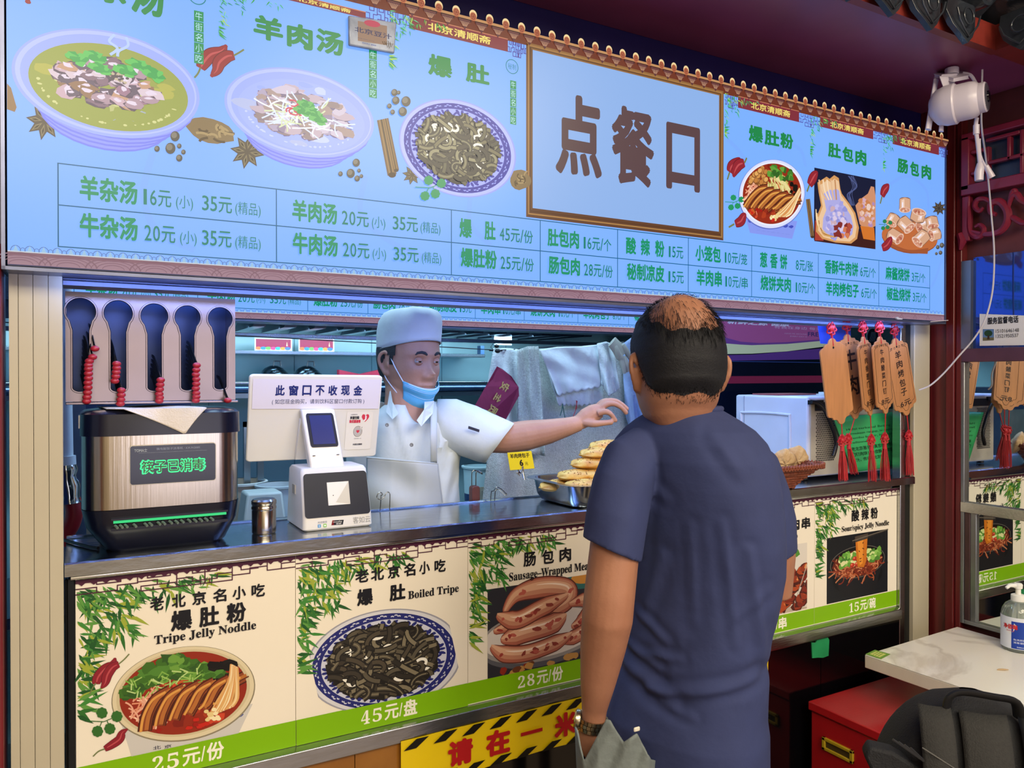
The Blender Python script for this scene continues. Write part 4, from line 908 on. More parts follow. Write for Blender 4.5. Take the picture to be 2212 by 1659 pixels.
        for k in range(7): D.blob(.02+R.uniform(0, .18), R.uniform(.1, .75), .018, '#5a2a10', 2)
        D.poly([(-.12, .92), (.32, .97), (.31, .8), (-.11, .74)], '#4a4038'); D.rib([(-.2, .80), (1, 1.1)], .02, '#6a6258'); D.rib([(-.2, .74), (1, .98)], .014, '#3a342e')
        P.build('noodle_pot_photo', po)
# steel frame around the strip
mb = MB(); xL = X0-.0015; ks = STEELH()
mb.box((x1+.001, .012, RAILB), (xL-.012, .03, PT), mat('#22262c', .3, .5, var=.3, scale=20)); mb.box((xL-.012, -.006, PB-.004), (xL, .012, PT+.004), mat('#2b2e33', .25, .8, var=.1)); 
tag(mb.build('frame_stile', bevel=.0015), 'dark upright metal strip between the left cream jamb and the posters', 'frame')
mb = MB(); mb.tube([(xL-.006, -.010, PT+.007), (xa+pw*.9, -.010, PT+.007)], .0055, CHROME(), 10); tag(mb.build('edge_trim'), 'bright polished steel trim running along the top of the posters', 'trim')
mb = MB(); mb.prism([(-.004, PB-.001), (-.022, PB-.006), (-.022, RAILB+.004), (-.016, RAILB), (.03, RAILB), (.03, PB-.001)], lambda p, d: Vector((d, p[0], p[1])), x1+.001, onY(1936.8, 1200, 0).x, ks); tag(mb.build('lower_rail', bevel=.0015), 'brushed steel rail running below the green price bands of the posters', 'rail')
# floor-distance banner
bz1 = onY(868, 1601, -.024).z; ba = onY(866, 1601, -.024).x; bb = onY(1660, 1400, -.024).x; bh = .115
ban = thing('warning_banner', 'yellow banner with red lettering and black hazard stripes below the steel rail', 'banner', ((ba+bb)/2, -.024, bz1-bh))
mb = MB(); mb.grid(lambda a, b: Vector((ba+(bb-ba)*a, -.024+.002*sin(a*26)*(1-b)-.001*sin(a*50), bz1-bh+bh*b)), 40, 4, mat('#e6c60a', .35, var=.04, scale=4)); vb_m = mb
P = Print(-.0285, base=0); st = .075
k = 0; x = ba+.005
while x < bb-.08:
    P.poly([(x, bz1-.0225), (x+.032, bz1-.0225), (x+.064, bz1-.001), (x+.032, bz1-.001)], '#17140c'); P.poly([(x, bz1-bh+.001), (x+.032, bz1-bh+.001), (x+.064, bz1-bh+.0205), (x+.032, bz1-bh+.0205)], '#17140c'); x += st
vb_m.merge(P.mb); vb_m.build('vinyl_sheet', ban)
P = Print(-.029, base=0)
for ch, a, b, vt in (('请', 968, 1022, 0), ('在', 1050, 1102, 0), ('一', 1125, 1172, 1), ('米', 1198, 1246, 0)):
    xA_, xB_ = P.q(a, 1560)[0], P.q(b, 1560)[0]; zc = bz1-bh*.49
    if vt: P.poly([(xA_, zc-.004), (xB_, zc-.004), (xB_, zc+.005), (xA_, zc+.005)], '#b01a1c')
    else: P.text(ch, xA_, bz1-bh*.79, xB_, bz1-bh*.24, '#b01a1c', .05)
P.build('lettering', ban)
tg = MB(); a = onY(1753, 1388, -.012); b = onY(1791, 1416, -.012); 
tg.prism([(a.x, a.z), (a.x+.02, a.z-.004), (a.x+.028, a.z+.004), (b.x-.006, a.z+.003), (b.x, a.z-.006), (b.x-.003, b.z), (b.x-.03, b.z-.002), (a.x+.03, b.z+.003), (a.x+.004, b.z+.006)], lambda p, d: Vector((p[0], d, p[1])), -.0125, -.0102, mat('#1d8a52', .5, var=.15))
tag(tg.build('green_tape'), 'patch of green tape stuck over the seam of the black lower panel', 'tape')
# ================================================================ counter and what stands on it
steel = STEELH()
xe = onY(1936.8, 1200, 0).x
mb = MB()
prof = [(-.03, CZ-.026), (-.03, CZ-.003), (-.027, CZ), (-.006, CZ), (-.002, CZ-.003), (.244, CZ-.003), (.247, CZ+.001), (.257, CZ+.001), (.260, CZ-.002), (.260, CZ-.03), (.0, CZ-.03), (-.02, CZ-.026)]
mb.prism(prof, lambda p, d: Vector((d, p[0], p[1])), x1+.0015, 2.585, mat('#b3b8bd', .16, 1., var=.1, scale=5, bump=.05, bscale=6, stretch=(3, 8, 8)))
o = mb.build('serving_counter'); tag(o, 'long narrow stainless steel counter of the serving window above the posters', 'counter')
cz = CZ-.003
mb = MB(); mb.box((x1+.01, .10, 0), (2.55, .255, CZ-.031), mat('#70767c', .4, .7)); tag(mb.build('counter_cabinet'), 'grey metal counter base behind the poster strip under the steel counter', 'counter base')
def rrect(x0, x1_, y0, y1_, r, n=7):
    out = []
    for cx_, cy_, a0 in ((x1_-r, y1_-r, 0), (x0+r, y1_-r, pi/2), (x0+r, y0+r, pi), (x1_-r, y0+r, 1.5*pi)):
        for k in range(n): a = a0+pi/2*k/(n-1); out.append((cx_+r*cos(a), cy_+r*sin(a)))
    return out
def loft(mb, levels, m, cap=True, smooth=True):
    V = []; n = None
    for z, p in levels: V += [(x, y, z) for x, y in p]; n = len(p)
    Fs = [(i*n+k, i*n+(k+1) % n, (i+1)*n+(k+1) % n, (i+1)*n+k) for i in range(len(levels)-1) for k in range(n)]
    if cap: Fs += [tuple(range(n-1, -1, -1)), tuple((len(levels)-1)*n+k for k in range(n))]
    mb.add(V, Fs, m, smooth); return mb
# --- chopstick sterilizer
zs0, zs1, zl1_ = onY(350, 1094, .03).z, onY(350, 938, .03).z, onY(350, 887, .03).z
st = thing('chopstick_sterilizer', 'steel and black chopstick sterilizer with a glowing green display', 'sterilizer', (.15, .14, cz))
X_0, X_1, Y_0, Y_1 = .004, onY(519, 1000, .05).x, .028, .241
mb = MB(); bp_ = mat('#0c1022', .25, var=.1)
loft(mb, [(cz, rrect(.05, X_1-.035, .05, .22, .03)), (cz+.006, rrect(.042, X_1-.028, .045, .23, .035)), (cz+.05, rrect(X_0+.008, X_1-.006, Y_0+.004, Y_1, .045)), (zs0-.001, rrect(X_0, X_1, Y_0, Y_1, .05))], bp_); mb.build('base', st)
mb = MB(); loft(mb, [(zs0, rrect(X_0+.001, X_1-.001, Y_0+.001, Y_1, .05, 10)), (zs1, rrect(X_0+.001, X_1-.001, Y_0+.001, Y_1, .05, 10))], mat('#b8ae9e', .2, 1., var=.10, scale=8, stretch=(60, 60, 1), bump=.03, bscale=3)); mb.build('steel_shell', st)
mb = MB(); loft(mb, [(zs1-.001, rrect(X_0-.002, X_1+.003, Y_0-.002, Y_1+.002, .05)), (zl1_-.006, rrect(X_0-.001, X_1+.002, Y_0-.001, Y_1, .05)), (zl1_, rrect(X_0+.008, X_1-.006, Y_0+.008, Y_1-.008, .05)), (zl1_+.003, rrect(X_0+.03, X_1-.03, Y_0+.03, Y_1-.03, .04))], bp_)
mb.build('lid', st)
mb = MB(); mb.box((X_0-.004, .11, zs1+.012), (X_0-.001, .15, zl1_-.010), mat('#c8ccd2', .3, .4)); mb.box((X_0-.0045, .118, zs1+.016), (X_0-.0035, .142, zl1_-.014), BLACKP()); mb.build('lid_latch', st)
a = onY(281, 964, Y_0); b = onY(465, 1036, Y_0)
mb = MB(); loft_y = lambda p, d: Vector((p[0], d, p[1]))
mb.prism(rrect(a.x-.0015, b.x+.0015, b.z-.0015, a.z+.0015, .006), loft_y, Y_0-.003, Y_0+.004, mat('#a9a28f', .3, .8)); mb.prism(rrect(a.x, b.x, b.z, a.z, .005), loft_y, Y_0-.0036, Y_0, mat('#070a18', .12, var=0)); mb.build('display_panel', st)
P = Print(Y_0-.0036, base=1e-4); LED = lambda h: mat(h, .4, var=0, emit=1.3)
ta, tb2 = P.q(302, 1010)[0], P.q(445, 1010)[0]; tz1, tz0 = P.q(316, 993)[1], P.q(316, 1024.5)[1]
P.mf = LED; P.text('筷子已消毒', ta, tz0, tb2, tz1, '#27e07a', .065); P.mf = ink; P.text('筷子已消毒', ta+.003, tz0+.0025, tb2-.003, tz1-.0025, '#4a5450', .018)
P.text('TOMA士', P.q(290, 970)[0], P.q(290, 977)[1], P.q(318, 970)[0], P.q(290, 969.5)[1], '#9aa2a8', .03); P.text('微电脑筷子消毒机 · KX-N200S', P.q(338, 970)[0], P.q(338, 972.5)[1], P.q(432, 970)[0], P.q(338, 967)[1], '#8a92a2')
P.line(P.q(300, 979), P.q(447, 972), .0006, '#7a828c')
P.build('display_lettering', st)
zsl = onY(370, 1124, Y_0).z; sa, sb = onY(240, 1130, Y_0).x, onY(492, 1112, Y_0).x
mb = MB(); mb.box((sa, Y_0-.004, zsl-.012), (sb, Y_0+.012, zsl-.006), bp_); mb.box((sa, Y_0-.0025, zsl+.009), (sb, Y_0+.01, zsl+.013), bp_); mb.build('slot_lips', st)
mb = MB(); mb.box((sa+.004, Y_0-.001, zsl+.003), (sb-.003, Y_0+.003, zsl+.008), mat('#1fae6a', .4, var=0, emit=.7)); mb.build('slot_light', st)
chop = None
spots = [.05, .09, .13, .2, .29, .33, .4, .44, .5, .55, .6, .66, .71, .76, .81, .86]
for i, t in enumerate(spots):
    x = sa+(sb-sa)*t
    if chop is None:
        mb = MB(); mb.tube([(x, Y_0-.012, zsl-.0045), (x-.004, Y_0-.001, zsl-.0015)], [.0027, .0029], mat('#6a7a6c', .4, var=.1), 8)
        chop = mb.build('chopstick'); tag(chop, 'chopstick end poking out of the green-lit slot of the sterilizer', 'chopstick', 'chopsticks in the sterilizer slot'); x_first = x
    else:
        c = chop.copy(); COL.objects.link(c); c.location = (x-x_first, R.uniform(-.003, .002), 0)
# cloth over the lid
mb = MB(); zc = zl1_+.0045
u0, u1 = onY(232, 887, .02).x, onY(446, 880, .02).x; tip = onY(402, 938, .018)
def cl(a, b):
    if b > .5:
        t = (b-.5)*2; x = u0+(u1-u0)*a + (.5-a)*.02*t; y = .024+.19*t; z = zc+.003*sin(a*9+t*3)*.5+.004*(1-t)*sin(a*pi)*.3
        return Vector((x-.025*t*(1-a), y, z))
    t = b*2; top = Vector((u0+.03+(u1-u0-.03)*a, .024, zc)); drop = min(1, a/.72) if a < .72 else max(0, (1-a)/.28)
    return Vector((top.x+(tip.x-top.x)*(1-t)*.15*drop, .0225-.006*(1-t)-.003*sin(a*12), zc-(zc-tip.z)*(1-t)*drop))
mb.grid(cl, 30, 20, mat('#d8cfbf', .85, var=.06, scale=20, bump=.25, bscale=300)); tag(mb.build('cleaning_cloth', solid=.0015), 'white cloth draped over the lid of the chopstick sterilizer', 'cloth')
# power cable at the left end
mb = MB(); mb.tube([onZ(136, 1166, cz+.004), onZ(165, 1174, cz+.004), onZ(195, 1182, cz+.004), onZ(212, 1184, cz+.004)], .0035, mat('#0a0a10', .4), 8); tag(mb.build('power_cable'), 'black power cable lying on the counter left of the sterilizer', 'cable')
# --- spoon rack with keyhole slots
ry = .10; rk = thing('spoon_rack', 'stainless steel spoon rack with five keyhole slots hanging above the sterilizer', 'spoon rack', (.13, ry+.06, onY(300, 866, ry).z))
rz0, rz1 = onY(300, 866, ry).z, zb; rxa, rxb = x1+.003, onY(508, 750, ry).x
rm = mat('#8d8286', .27, 1., var=.12, scale=6, bump=.05, bscale=5)
slots = [(174.5, 673, 35, 848, 20), (255.5, 677, 33, 848, 18.5), (333.5, 683, 31.5, 846, 17), (405, 686, 29.5, 845, 16), (475.5, 689, 28, 843, 14.5)]
bm = bmesh.new()
holes = []
for u, v, r, vb_, hw in slots:
    c = onY(u, v, ry); rr = abs(onY(u+r, v, ry).x-onY(u-r, v, ry).x)/2; h2 = abs(onY(u+hw, v, ry).x-onY(u-hw, v, ry).x)/2; zb_ = onY(u, vb_, ry).z
    a0 = math.asin(h2/rr); p = []
    for k in range(25): a = -pi/2+a0+.25+(2*pi-2*a0-.5)*k/24; p.append((c.x+rr*cos(a), c.z+rr*sin(a)))
    zlow = p[-1][1]
    p += [(c.x-h2, zlow-.020)]+[(c.x-h2*cos(t), zb_+h2*.6-h2*.6*sin(t)) for t in [pi/2*k/5 for k in range(6)]]+[(c.x+h2*sin(t), zb_+h2*.6-h2*.6*cos(t)) for t in [pi/2*k/5 for k in range(1, 6)]]+[(c.x+h2, zlow-.020)]
    holes.append((p, c.x, h2, zb_, c.z, rr))
# front plate: a polygon with holes, filled by triangulation
def plate(bm, y):
    es = []
    loops = [[(rxa, rz0), (rxb, rz0), (rxb, rz1), (rxa, rz1)]]+[h[0] for h in holes]
    for lp in loops:
        vs_ = [bm.verts.new((x, y, z)) for x, z in lp]
        for i in range(len(vs_)): es.append(bm.edges.new((vs_[i], vs_[(i+1) % len(vs_)])))
    bmesh.ops.triangle_fill(bm, use_beauty=True, use_dissolve=False, edges=es)
plate(bm, ry)
me = bpy.data.meshes.new('front_plate'); bm.to_mesh(me); bm.free(); me.materials.append(rm)
o = bpy.data.objects.new('front_plate', me); COL.objects.link(o); o.parent = rk; o.matrix_parent_inverse = Matrix.Translation(-rk.location)
sd = o.modifiers.new('solid', 'SOLIDIFY'); sd.thickness = .0025; sd.offset = 0
mb = MB()
for h in holes: mb.tube([(x, ry-.001, z) for x, z in h[0]], .0022, rm, 6, closed=True)
mb.build('slot_rims', rk)
mb = MB(); mb.box((rxa, ry+.002, rz0), (rxa+.002, ry+.12, rz1), rm); mb.box((rxb-.002, ry+.002, rz0), (rxb, ry+.12, rz1), rm); mb.box((rxa, ry+.118, rz0), (rxb, ry+.12, rz1), mat('#3d4a6e', .3, .8)); mb.box((rxa, ry+.002, rz0), (rxb, ry+.118, rz0+.002), rm)
for h0, h1 in zip(holes[:-1], holes[1:]): xm = (h0[1]+h1[1])/2; mb.box((xm-.001, ry+.02, rz0+.002), (xm+.001, ry+.118, rz1-.01), rm)
mb.build('compartments', rk)
mb = MB(); mb.box((rxa, ry-.012, rz0-.006), (rxb+.004, ry+.02, rz0-.001), rm); mb.build('bottom_lip', rk, bevel=.001)
# spoons with red tips
cols = [[(205, 752), (200, 770), (193, 779), (191, 788), (191, 796), (191, 806), (191, 816), (190, 826), (190, 836), (189, 847), (188, 857), (187, 866)],
        [(252, 785), (252, 794), (251, 803), (250, 812), (248, 822), (262, 842), (262, 852), (261, 862), (260, 871)],
        [(347, 820), (346, 830), (345, 840), (344, 850), (345, 858), (344, 865)],
        [(425, 788), (424, 798), (423, 808), (424, 818), (424, 828), (423, 838), (424, 848), (424, 856), (423, 864)], [(492, 864)]]
proto = None; dk = mat('#2c3138', .25, .7, var=.1); rd = mat('#a3202c', .35, var=.1)
WORD = ['first', 'second', 'third', 'fourth', 'fifth']
for ci, (cc, h) in enumerate(zip(cols, holes)):
    for k, (u, v) in enumerate(cc):
        y = ry-.028
        p = onY(u, v, y); off = Vector((p.x, y, p.z))
        if proto is None:
            proto = thing('spoon', '', 'spoon', off, 'red tipped spoons in the rack')
            mb = MB(); q = [off+Vector(t) for t in ((-.010, .085, .052), (-.008, .06, .047), (-.005, .04, .032), (-.002, .015, .012), (0, .002, .002))]; mb.tube(q, [.004, .0055, .006, .0055, .005], dk, 8, flat=.35); mb.build('handle', proto)
            mb = MB(); mb.ell(off+Vector((.000, .0, -.001)), (.0085, .007, .0062), rd, None, 12, 8); mb.build('red_tip', proto)
            base = off; r_ = proto
        else:
            r_ = dup(proto, off-base)
        r_['label'] = 'red tipped black spoon in the %s rack slot from the left' % WORD[ci]; r_['group'] = 'red tipped spoons in the %s rack slot' % WORD[ci]
# --- shaker canister
cn = thing('shaker_canister', 'small stainless steel shaker canister between the sterilizer and the payment terminal', 'canister', onZ(576, 1150, cz))
c = onZ(576, 1156, cz)+Vector((0, .028, 0)); cs = mat('#b9b3a6', .18, 1., var=.05)
mb = MB(); mb.lathe([(.024, .0), (.0265, .003), (.0265, .052), (.0255, .055)], c, cs, 32); mb.build('body', cn)
mb = MB(); mb.lathe([(.0262, .054), (.0275, .056), (.0275, .060), (.0262, .062), (.0262, .065), (.0275, .067), (.0275, .074), (.024, .078), (.004, .0785)], c, cs, 32); mb.build('lid', cn)
# --- payment terminal
pt = thing('payment_terminal', 'white payment terminal with a large back-turned screen carrying a no-cash notice', 'payment terminal', (.52, .13, cz))
wh = mat('#dcd8cc', .35, var=.03, scale=4); nv = mat('#0d1326', .35, var=.1, spec=.2)
tx0, tx1, ty0, ty1 = onZ(650, 1147, cz).x, onZ(800, 1134, cz).x, .055, .215
tzt = cz+.142
mb = MB(); loft(mb, [(cz+.001, rrect(tx0+.004, tx1-.004, ty0+.004, ty1-.002, .008)), (cz+.005, rrect(tx0-.001, tx1+.001, ty0, ty1, .010)), (cz+.03, rrect(tx0, tx1, ty0+.001, ty1, .010)), (tzt-.008, rrect(tx0+.002, tx1-.003, ty0+.030, ty1-.010, .010)), (tzt-.001, rrect(tx0+.006, tx1-.007, ty0+.036, ty1-.016, .010)), (tzt, rrect(tx0+.012, tx1-.012, ty0+.042, ty1-.022, .008))], wh); mb.build('base', pt)
fy = lambda z: ty0+.0005+(z-(cz+.03))/(tzt-.008-cz-.03)*.029
face = lambda x, z, o=0: Vector((x, fy(z)-.0006-o, z))
def fpanel(mb, x0, x1_, z0, z1, r, m, o, taper=0):
    pts = rrect(x0, x1_, z0, z1, r); f = lambda p: ((p[0]-(x0+x1_)/2)*(1-taper*(p[1]-z0)/(z1-z0))+(x0+x1_)/2, p[1])
    mb.add([face(*f(p), o) for p in pts], [tuple(range(len(pts)))], m)
mb = MB(); fpanel(mb, tx0+.004, tx1-.004, cz+.031, tzt-.012, .008, nv, .0004, .03); mb.build('scanner_panel', pt)
mb = MB(); xm, zm_ = (tx0+tx1)/2+.004, cz+.082; d_ = .026
mb.add([face(xm-d_, zm_-d_, .001), face(xm+d_, zm_-d_, .001), face(xm+d_, zm_+d_, .001), face(xm-d_, zm_+d_, .001)], [(0, 1, 2, 3)], wh)
mb.add([face(xm+d_*.98, zm_-d_*.98, .0014), face(xm+d_*.98, zm_+d_*.98, .0014), face(xm-d_*.3, zm_-d_*.75, .0014)], [(0, 1, 2)], mat('#c2bca9', .4, var=.03)); mb.ell(face(xm-d_*.5, zm_-d_*.15, .0012), (.0012, .0006, .0012), BLACKP(), None, 8, 6)
mb.build('scan_window', pt)
mb = MB(); by = ty0-.0004; zq = cz+.017
by = lambda z: ty0+(z-(cz+.005))*.04-.0007
def bq(pts, m): mb.add([Vector((x, by(z), z)) for x, z in pts], [tuple(range(len(pts)))], ink(m))
W_ = tx1-tx0
bq(rrect(tx0+W_*.20, tx0+W_*.245, cz+.008, cz+.0155, .0008, 3), '#3f8fc8'); bq(rrect(tx0+W_*.28, tx0+W_*.325, cz+.008, cz+.0155, .0008, 3), '#7cc04a')
bq([(tx0+W_*.395, cz+.011), (tx0+W_*.56, cz+.010), (tx0+W_*.575, cz+.021), (tx0+W_*.41, cz+.022)], '#14161c'); bq([(tx0+W_*.395, cz+.011), (tx0+W_*.43, cz+.0107), (tx0+W_*.445, cz+.0217), (tx0+W_*.41, cz+.022)], '#b8282c')
def bt(t, x0, z0, x1_, z1, c, bo=0): mb.text(t, lambda a, b: Vector((x0+(x1_-x0)*a, by(z0+(z1-z0)*b)-.0004, z0+(z1-z0)*b)), ink(c), bo)
bt('欢迎使用', tx0+W_*.20, cz+.0175, tx0+W_*.33, cz+.0225, '#8d8f94'); bt('UnionPay', tx0+W_*.42, cz+.0158, tx0+W_*.55, cz+.0195, '#e8e4dc', .02); bt('银联', tx0+W_*.46, cz+.0115, tx0+W_*.54, cz+.0152, '#e8e4dc'); bt('支', tx0+W_*.207, cz+.009, tx0+W_*.237, cz+.0148, '#e8f4fa'); 
mb.ell((tx0+W_*.302, by(cz+.0117)-.0004, cz+.0117), (.0024, .0003, .002), ink('#eef8e8'), None, 10, 6)
bt('客如云', tx0+W_*.71, cz+.010, tx0+W_*.97, cz+.0255, '#9a988f')
mb.build('logos', pt)
mb = MB(); mb.box((tx0-.0012, ty0+.075, cz+.078), (tx0+.004, ty0+.10, cz+.1), mat('#b5b0a2', .5)); mb.build('side_port', pt)
# neck and customer screen
ny = lambda z: .098+(z-tzt)*.42
def npt(x, z, o=0): return Vector((x, ny(z)-o, z))
nz1 = onY(690, 884, .15).z
nx = [(onY(u, 1000, .11).x) for u in (668, 742)]; nt2 = [(onY(u, 890, .15).x) for u in (652, 724)]
mb = MB(); mb.hexa([npt(nx[0], tzt-.004), npt(nx[1], tzt-.004), npt(nx[1], tzt-.004)+Vector((0, .03, 0)), npt(nx[0], tzt-.004)+Vector((0, .03, 0)), npt(nt2[0], nz1), npt(nt2[1], nz1), npt(nt2[1], nz1)+Vector((0, .022, 0)), npt(nt2[0], nz1)+Vector((0, .022, 0))], wh); mb.build('neck', pt, bevel=.004)
f_ = lambda a, b, o: (lambda L, Rr: L+(Rr-L)*a+Vector((0, -o, 0)))(npt(nx[0], tzt)+(npt(nt2[0], nz1)-npt(nx[0], tzt))*b, npt(nx[1], tzt)+(npt(nt2[1], nz1)-npt(nx[1], tzt))*b)
mb = MB(); mb.add([f_(*p, .0012) for p in rrect(.10, .92, .34, .93, .06)], [tuple(range(28))], nv); mb.build('screen_bezel', pt)
mb = MB(); mb.add([f_(a, b, .002) for a, b in ((.19, .39), (.84, .39), (.84, .89), (.19, .89))], [(0, 1, 2, 3)], mat('#16205a', .25, var=.2, scale=4, emit=.45, spec=.25)); mb.build('customer_screen', pt)
mb = MB(); [mb.box(tuple(f_(a, .20, .001)-Vector((.003, .001, .0006))), tuple(f_(a, .20, .001)+Vector((.003, .001, .0006))), BLACKP()) for a in (.15, .85)]; mb.build('hinge_slits', pt)
# large screen, back towards the customers
dTL, dTR, dBR, dBL = onY(539, 809, .155), onY(827, 812, .155), onY(812, 986, .205), onY(531, 999, .205)
dl = lambda a, b: (dBL+(dBR-dBL)*a)*(1-b)+(dTL+(dTR-dTL)*a)*b
nrm = (dBR-dBL).cross(dTL-dBL).normalized()
if nrm.y > 0: nrm = -nrm
mb = MB(); mb.prism(rrect(0, 1, 0, 1, .035), lambda p, d: dl(*p)+nrm*d, -.010, 0, wh); mb.build('main_screen', pt, bevel=.003)
mb = MB(); mb.prism(rrect(.01, .99, .02, .98, .03), lambda p, d: dl(*p)+nrm*d, -.020, -.010, BLACKP()); mb.build('screen_glass', pt)
mb = MB(); mb.prism([(.35, .02), (.60, .02), (.58, .5), (.37, .5)], lambda p, d: dl(*p)+nrm*d, 0, .012, wh); mb.build('screen_mount', pt, bevel=.002)
mb = MB(); mb.add([dl(a, b)+nrm*.0015 for a, b in ((.025, .615), (.985, .60), (.985, .955), (.025, .955))], [(0, 1, 2, 3)], ink('#d9d3da')); mb.build('notice_sheet', pt)
def dtext(t, a0, b0, a1, b1, c, bo=0): mb.text(t, lambda s, q: dl(a0+(a1-a0)*s, b0+(b1-b0)*q)+nrm*.002, ink(c), bo)
mb = MB()
for k, ch in enumerate('此窗口不收现金'): dtext(ch, .185+.098*k, .765, .185+.098*k+.068, .885, '#1c2a6a', .035)
dtext('( 如您现金购买，请到饮料区窗口付款订购 )', .165, .66, .865, .725, '#333c62'); mb.build('notice_lettering', pt)
mb = MB(); mb.add([dl(*p)+nrm*.0012 for p in rrect(.735, .945, .10, .565, .02)], [tuple(range(28))], ink('#e2dccd'))
HE = [(0, -.8), (.55, -.25), (.8, .2), (.7, .6), (.4, .75), (.12, .6), (0, .38), (-.12, .6), (-.4, .75), (-.7, .6), (-.8, .2), (-.55, -.25)]
def heart(cx_, cy_, r, c, o): mb.add([dl(cx_+p[0]*r*.62, cy_+p[1]*r)+nrm*o for p in HE], [tuple(range(12))], ink(c))
heart(.885, .49, .062, '#cc3a4c', .0015); dtext('♪', .872, .45, .897, .53, '#f2e6e0', .03); dtext('抖音扫码', .762, .475, .835, .515, '#23232b', .05); dtext('购优惠套餐', .758, .43, .848, .47, '#c8344a', .05); dtext('上网搜索美食', .765, .527, .82, .54, '#4a4a52')
for r0, r1, c in ((.058, .060, '#23232b'),):
    mb.add([dl(.832+.0355*k*cos(t), .325+.066*k*sin(t))+nrm*.0015 for k in (1, .93) for t in [2*pi*j/30 for j in range(30)]], [(j, (j+1) % 30, 30+(j+1) % 30, 30+j) for j in range(30)], ink(c))
mb.add([dl(.832+.031*cos(t), .325+.057*sin(t))+nrm*.0014 for t in [2*pi*j/24 for j in range(24)]], [tuple(range(24))], ink('#b9b3aa')); heart(.832, .325, .026, '#cc3a4c', .002)
mb.add([dl(.862+.012*cos(t), .375+.022*sin(t))+nrm*.002 for t in [2*pi*j/16 for j in range(16)]], [tuple(range(16))], ink('#e2dccd')); dtext('♪', .857, .362, .867, .388, '#23232b')
dtext('打开抖音扫一扫', .805, .232, .862, .243, '#3c3c44'); dtext('抖音生活服务', .80, .155, .875, .178, '#23232b', .03)
mb.build('sticker', pt)
mb = MB(); mb.add([dl(*p)+nrm*.0012 for p in rrect(.385, .5, .16, .46, .01)], [tuple(range(28))], ink('#d2ccbc')); mb.build('spec_label', pt)
# --- food tray with baked buns
tr = thing('food_tray', 'stainless steel tray of baked buns on the counter beside the man in the blue shirt', 'tray', (1.42, .11, cz))
tx0_, tx1_, ty0_, ty1_ = 1.158, 1.50, .002, .222; th = .064
tm = mat('#aeb6c0', .2, 1., var=.06, scale=6)
mb = MB(); lv = [(cz+.0008, rrect(tx0_+.02, tx1_-.02, ty0_+.02, ty1_-.02, .03)), (cz+.004, rrect(tx0_+.006, tx1_-.006, ty0_+.006, ty1_-.006, .035)), (cz+.02, rrect(tx0_-.004, tx1_+.004, ty0_-.004, ty1_+.004, .04)), (cz+th-.002, rrect(tx0_-.012, tx1_+.012, ty0_-.014, ty1_+.012, .045)), (cz+th, rrect(tx0_-.030, tx1_+.03, ty0_-.034, ty1_+.028, .055)), (cz+th+.0012, rrect(tx0_-.030, tx1_+.03, ty0_-.034, ty1_+.028, .055)), (cz+th+.001, rrect(tx0_-.010, tx1_+.010, ty0_-.012, ty1_+.010, .045)), (cz+.02, rrect(tx0_-.002, tx1_+.002, ty0_-.002, ty1_+.002, .04)), (cz+.005, rrect(tx0_+.008, tx1_-.008, ty0_+.008, ty1_-.008, .035)), (cz+.0025, rrect(tx0_+.02, tx1_-.02, ty0_+.02, ty1_-.02, .03))]
loft(mb, lv, tm); mb.build('pan', tr)
crust = mat('#c98a3c', .5, var=.45, scale=38, h2='#e2bd5c', bump=.2, bscale=90); sesame = mat('#7a4a20', .6, var=.3, scale=100)
def bun(c, rot, L, wv, hh, label, tilt=0, sd=1):
    r = random.Random(sd); M = Matrix.Rotation(rot, 3, 'Z') @ Matrix.Rotation(tilt, 3, 'Y')
    t = thing('baked_bun', label, 'bun', c, 'baked lamb buns in the tray'); c = Vector(c)
    def f(a, b):
        th_ = 2*pi*a; x = (b-.5)*2; k = (1-abs(x)**3.2)**.55; 
        y = wv*k*cos(th_)*(1+.05*sin(x*9+th_)); z = hh*k*(sin(th_) if sin(th_) > 0 else .75*sin(th_))*(1+.06*sin(7*x+2*th_)); 
        return c+M @ Vector((x*L+.004*sin(5*th_)*k, y, z+hh*.75))
    mb = MB(); mb.grid(f, 26, 18, crust, wrap=True); mb.build('crust', t)
    mb = MB()
    for k in range(70):
        x = r.uniform(-.8, .8); a = r.uniform(.4, 2.7); k_ = (1-abs(x)**3.2)**.55; p = Vector((x*L, wv*k_*cos(a), hh*k_*sin(a)*1.03+hh*.75)); mb.ell(c+M @ p, (.0022, .0011, .0009), sesame, M @ Matrix.Rotation(r.uniform(0, 3), 3, 'Z'), 6, 4)
    mb.build('seeds', t)
tz = cz+.007
for k, (u, v, dy, rt, lb) in enumerate(((1205, 1052, .125, .1, 'sesame bun lying lowest in the tray, at its back left'), (1262, 1052, .035, -.1, 'sesame bun lying lowest in the tray, nearest the front rim'), (1248, 1030, .09, -.22, 'golden bun of the second layer in the tray, poking out furthest left'), (1275, 1004, .10, -.12, 'golden bun of the third layer in the tray, below the top buns'), (1290, 982, .11, .1, 'bun on top of the pile in the tray beside the blue sleeve'), (1312, 966, .13, .0, 'topmost pale bun half hidden by the blue sleeve'))):
    p = onY(u, v, dy); bun((p.x+.012, dy, max(tz, p.z-.012)), rt, .072, .042, .019, lb, .0, k)
for k, (x, y, z) in enumerate(((1.40, .05, tz), (1.38, .145, tz), (1.405, .10, tz+.034))): bun((x, y, z), .1*k, .07, .042, .019, 'sesame bun in the tray behind the shoulder of the man in the blue shirt', 0, 20+k)
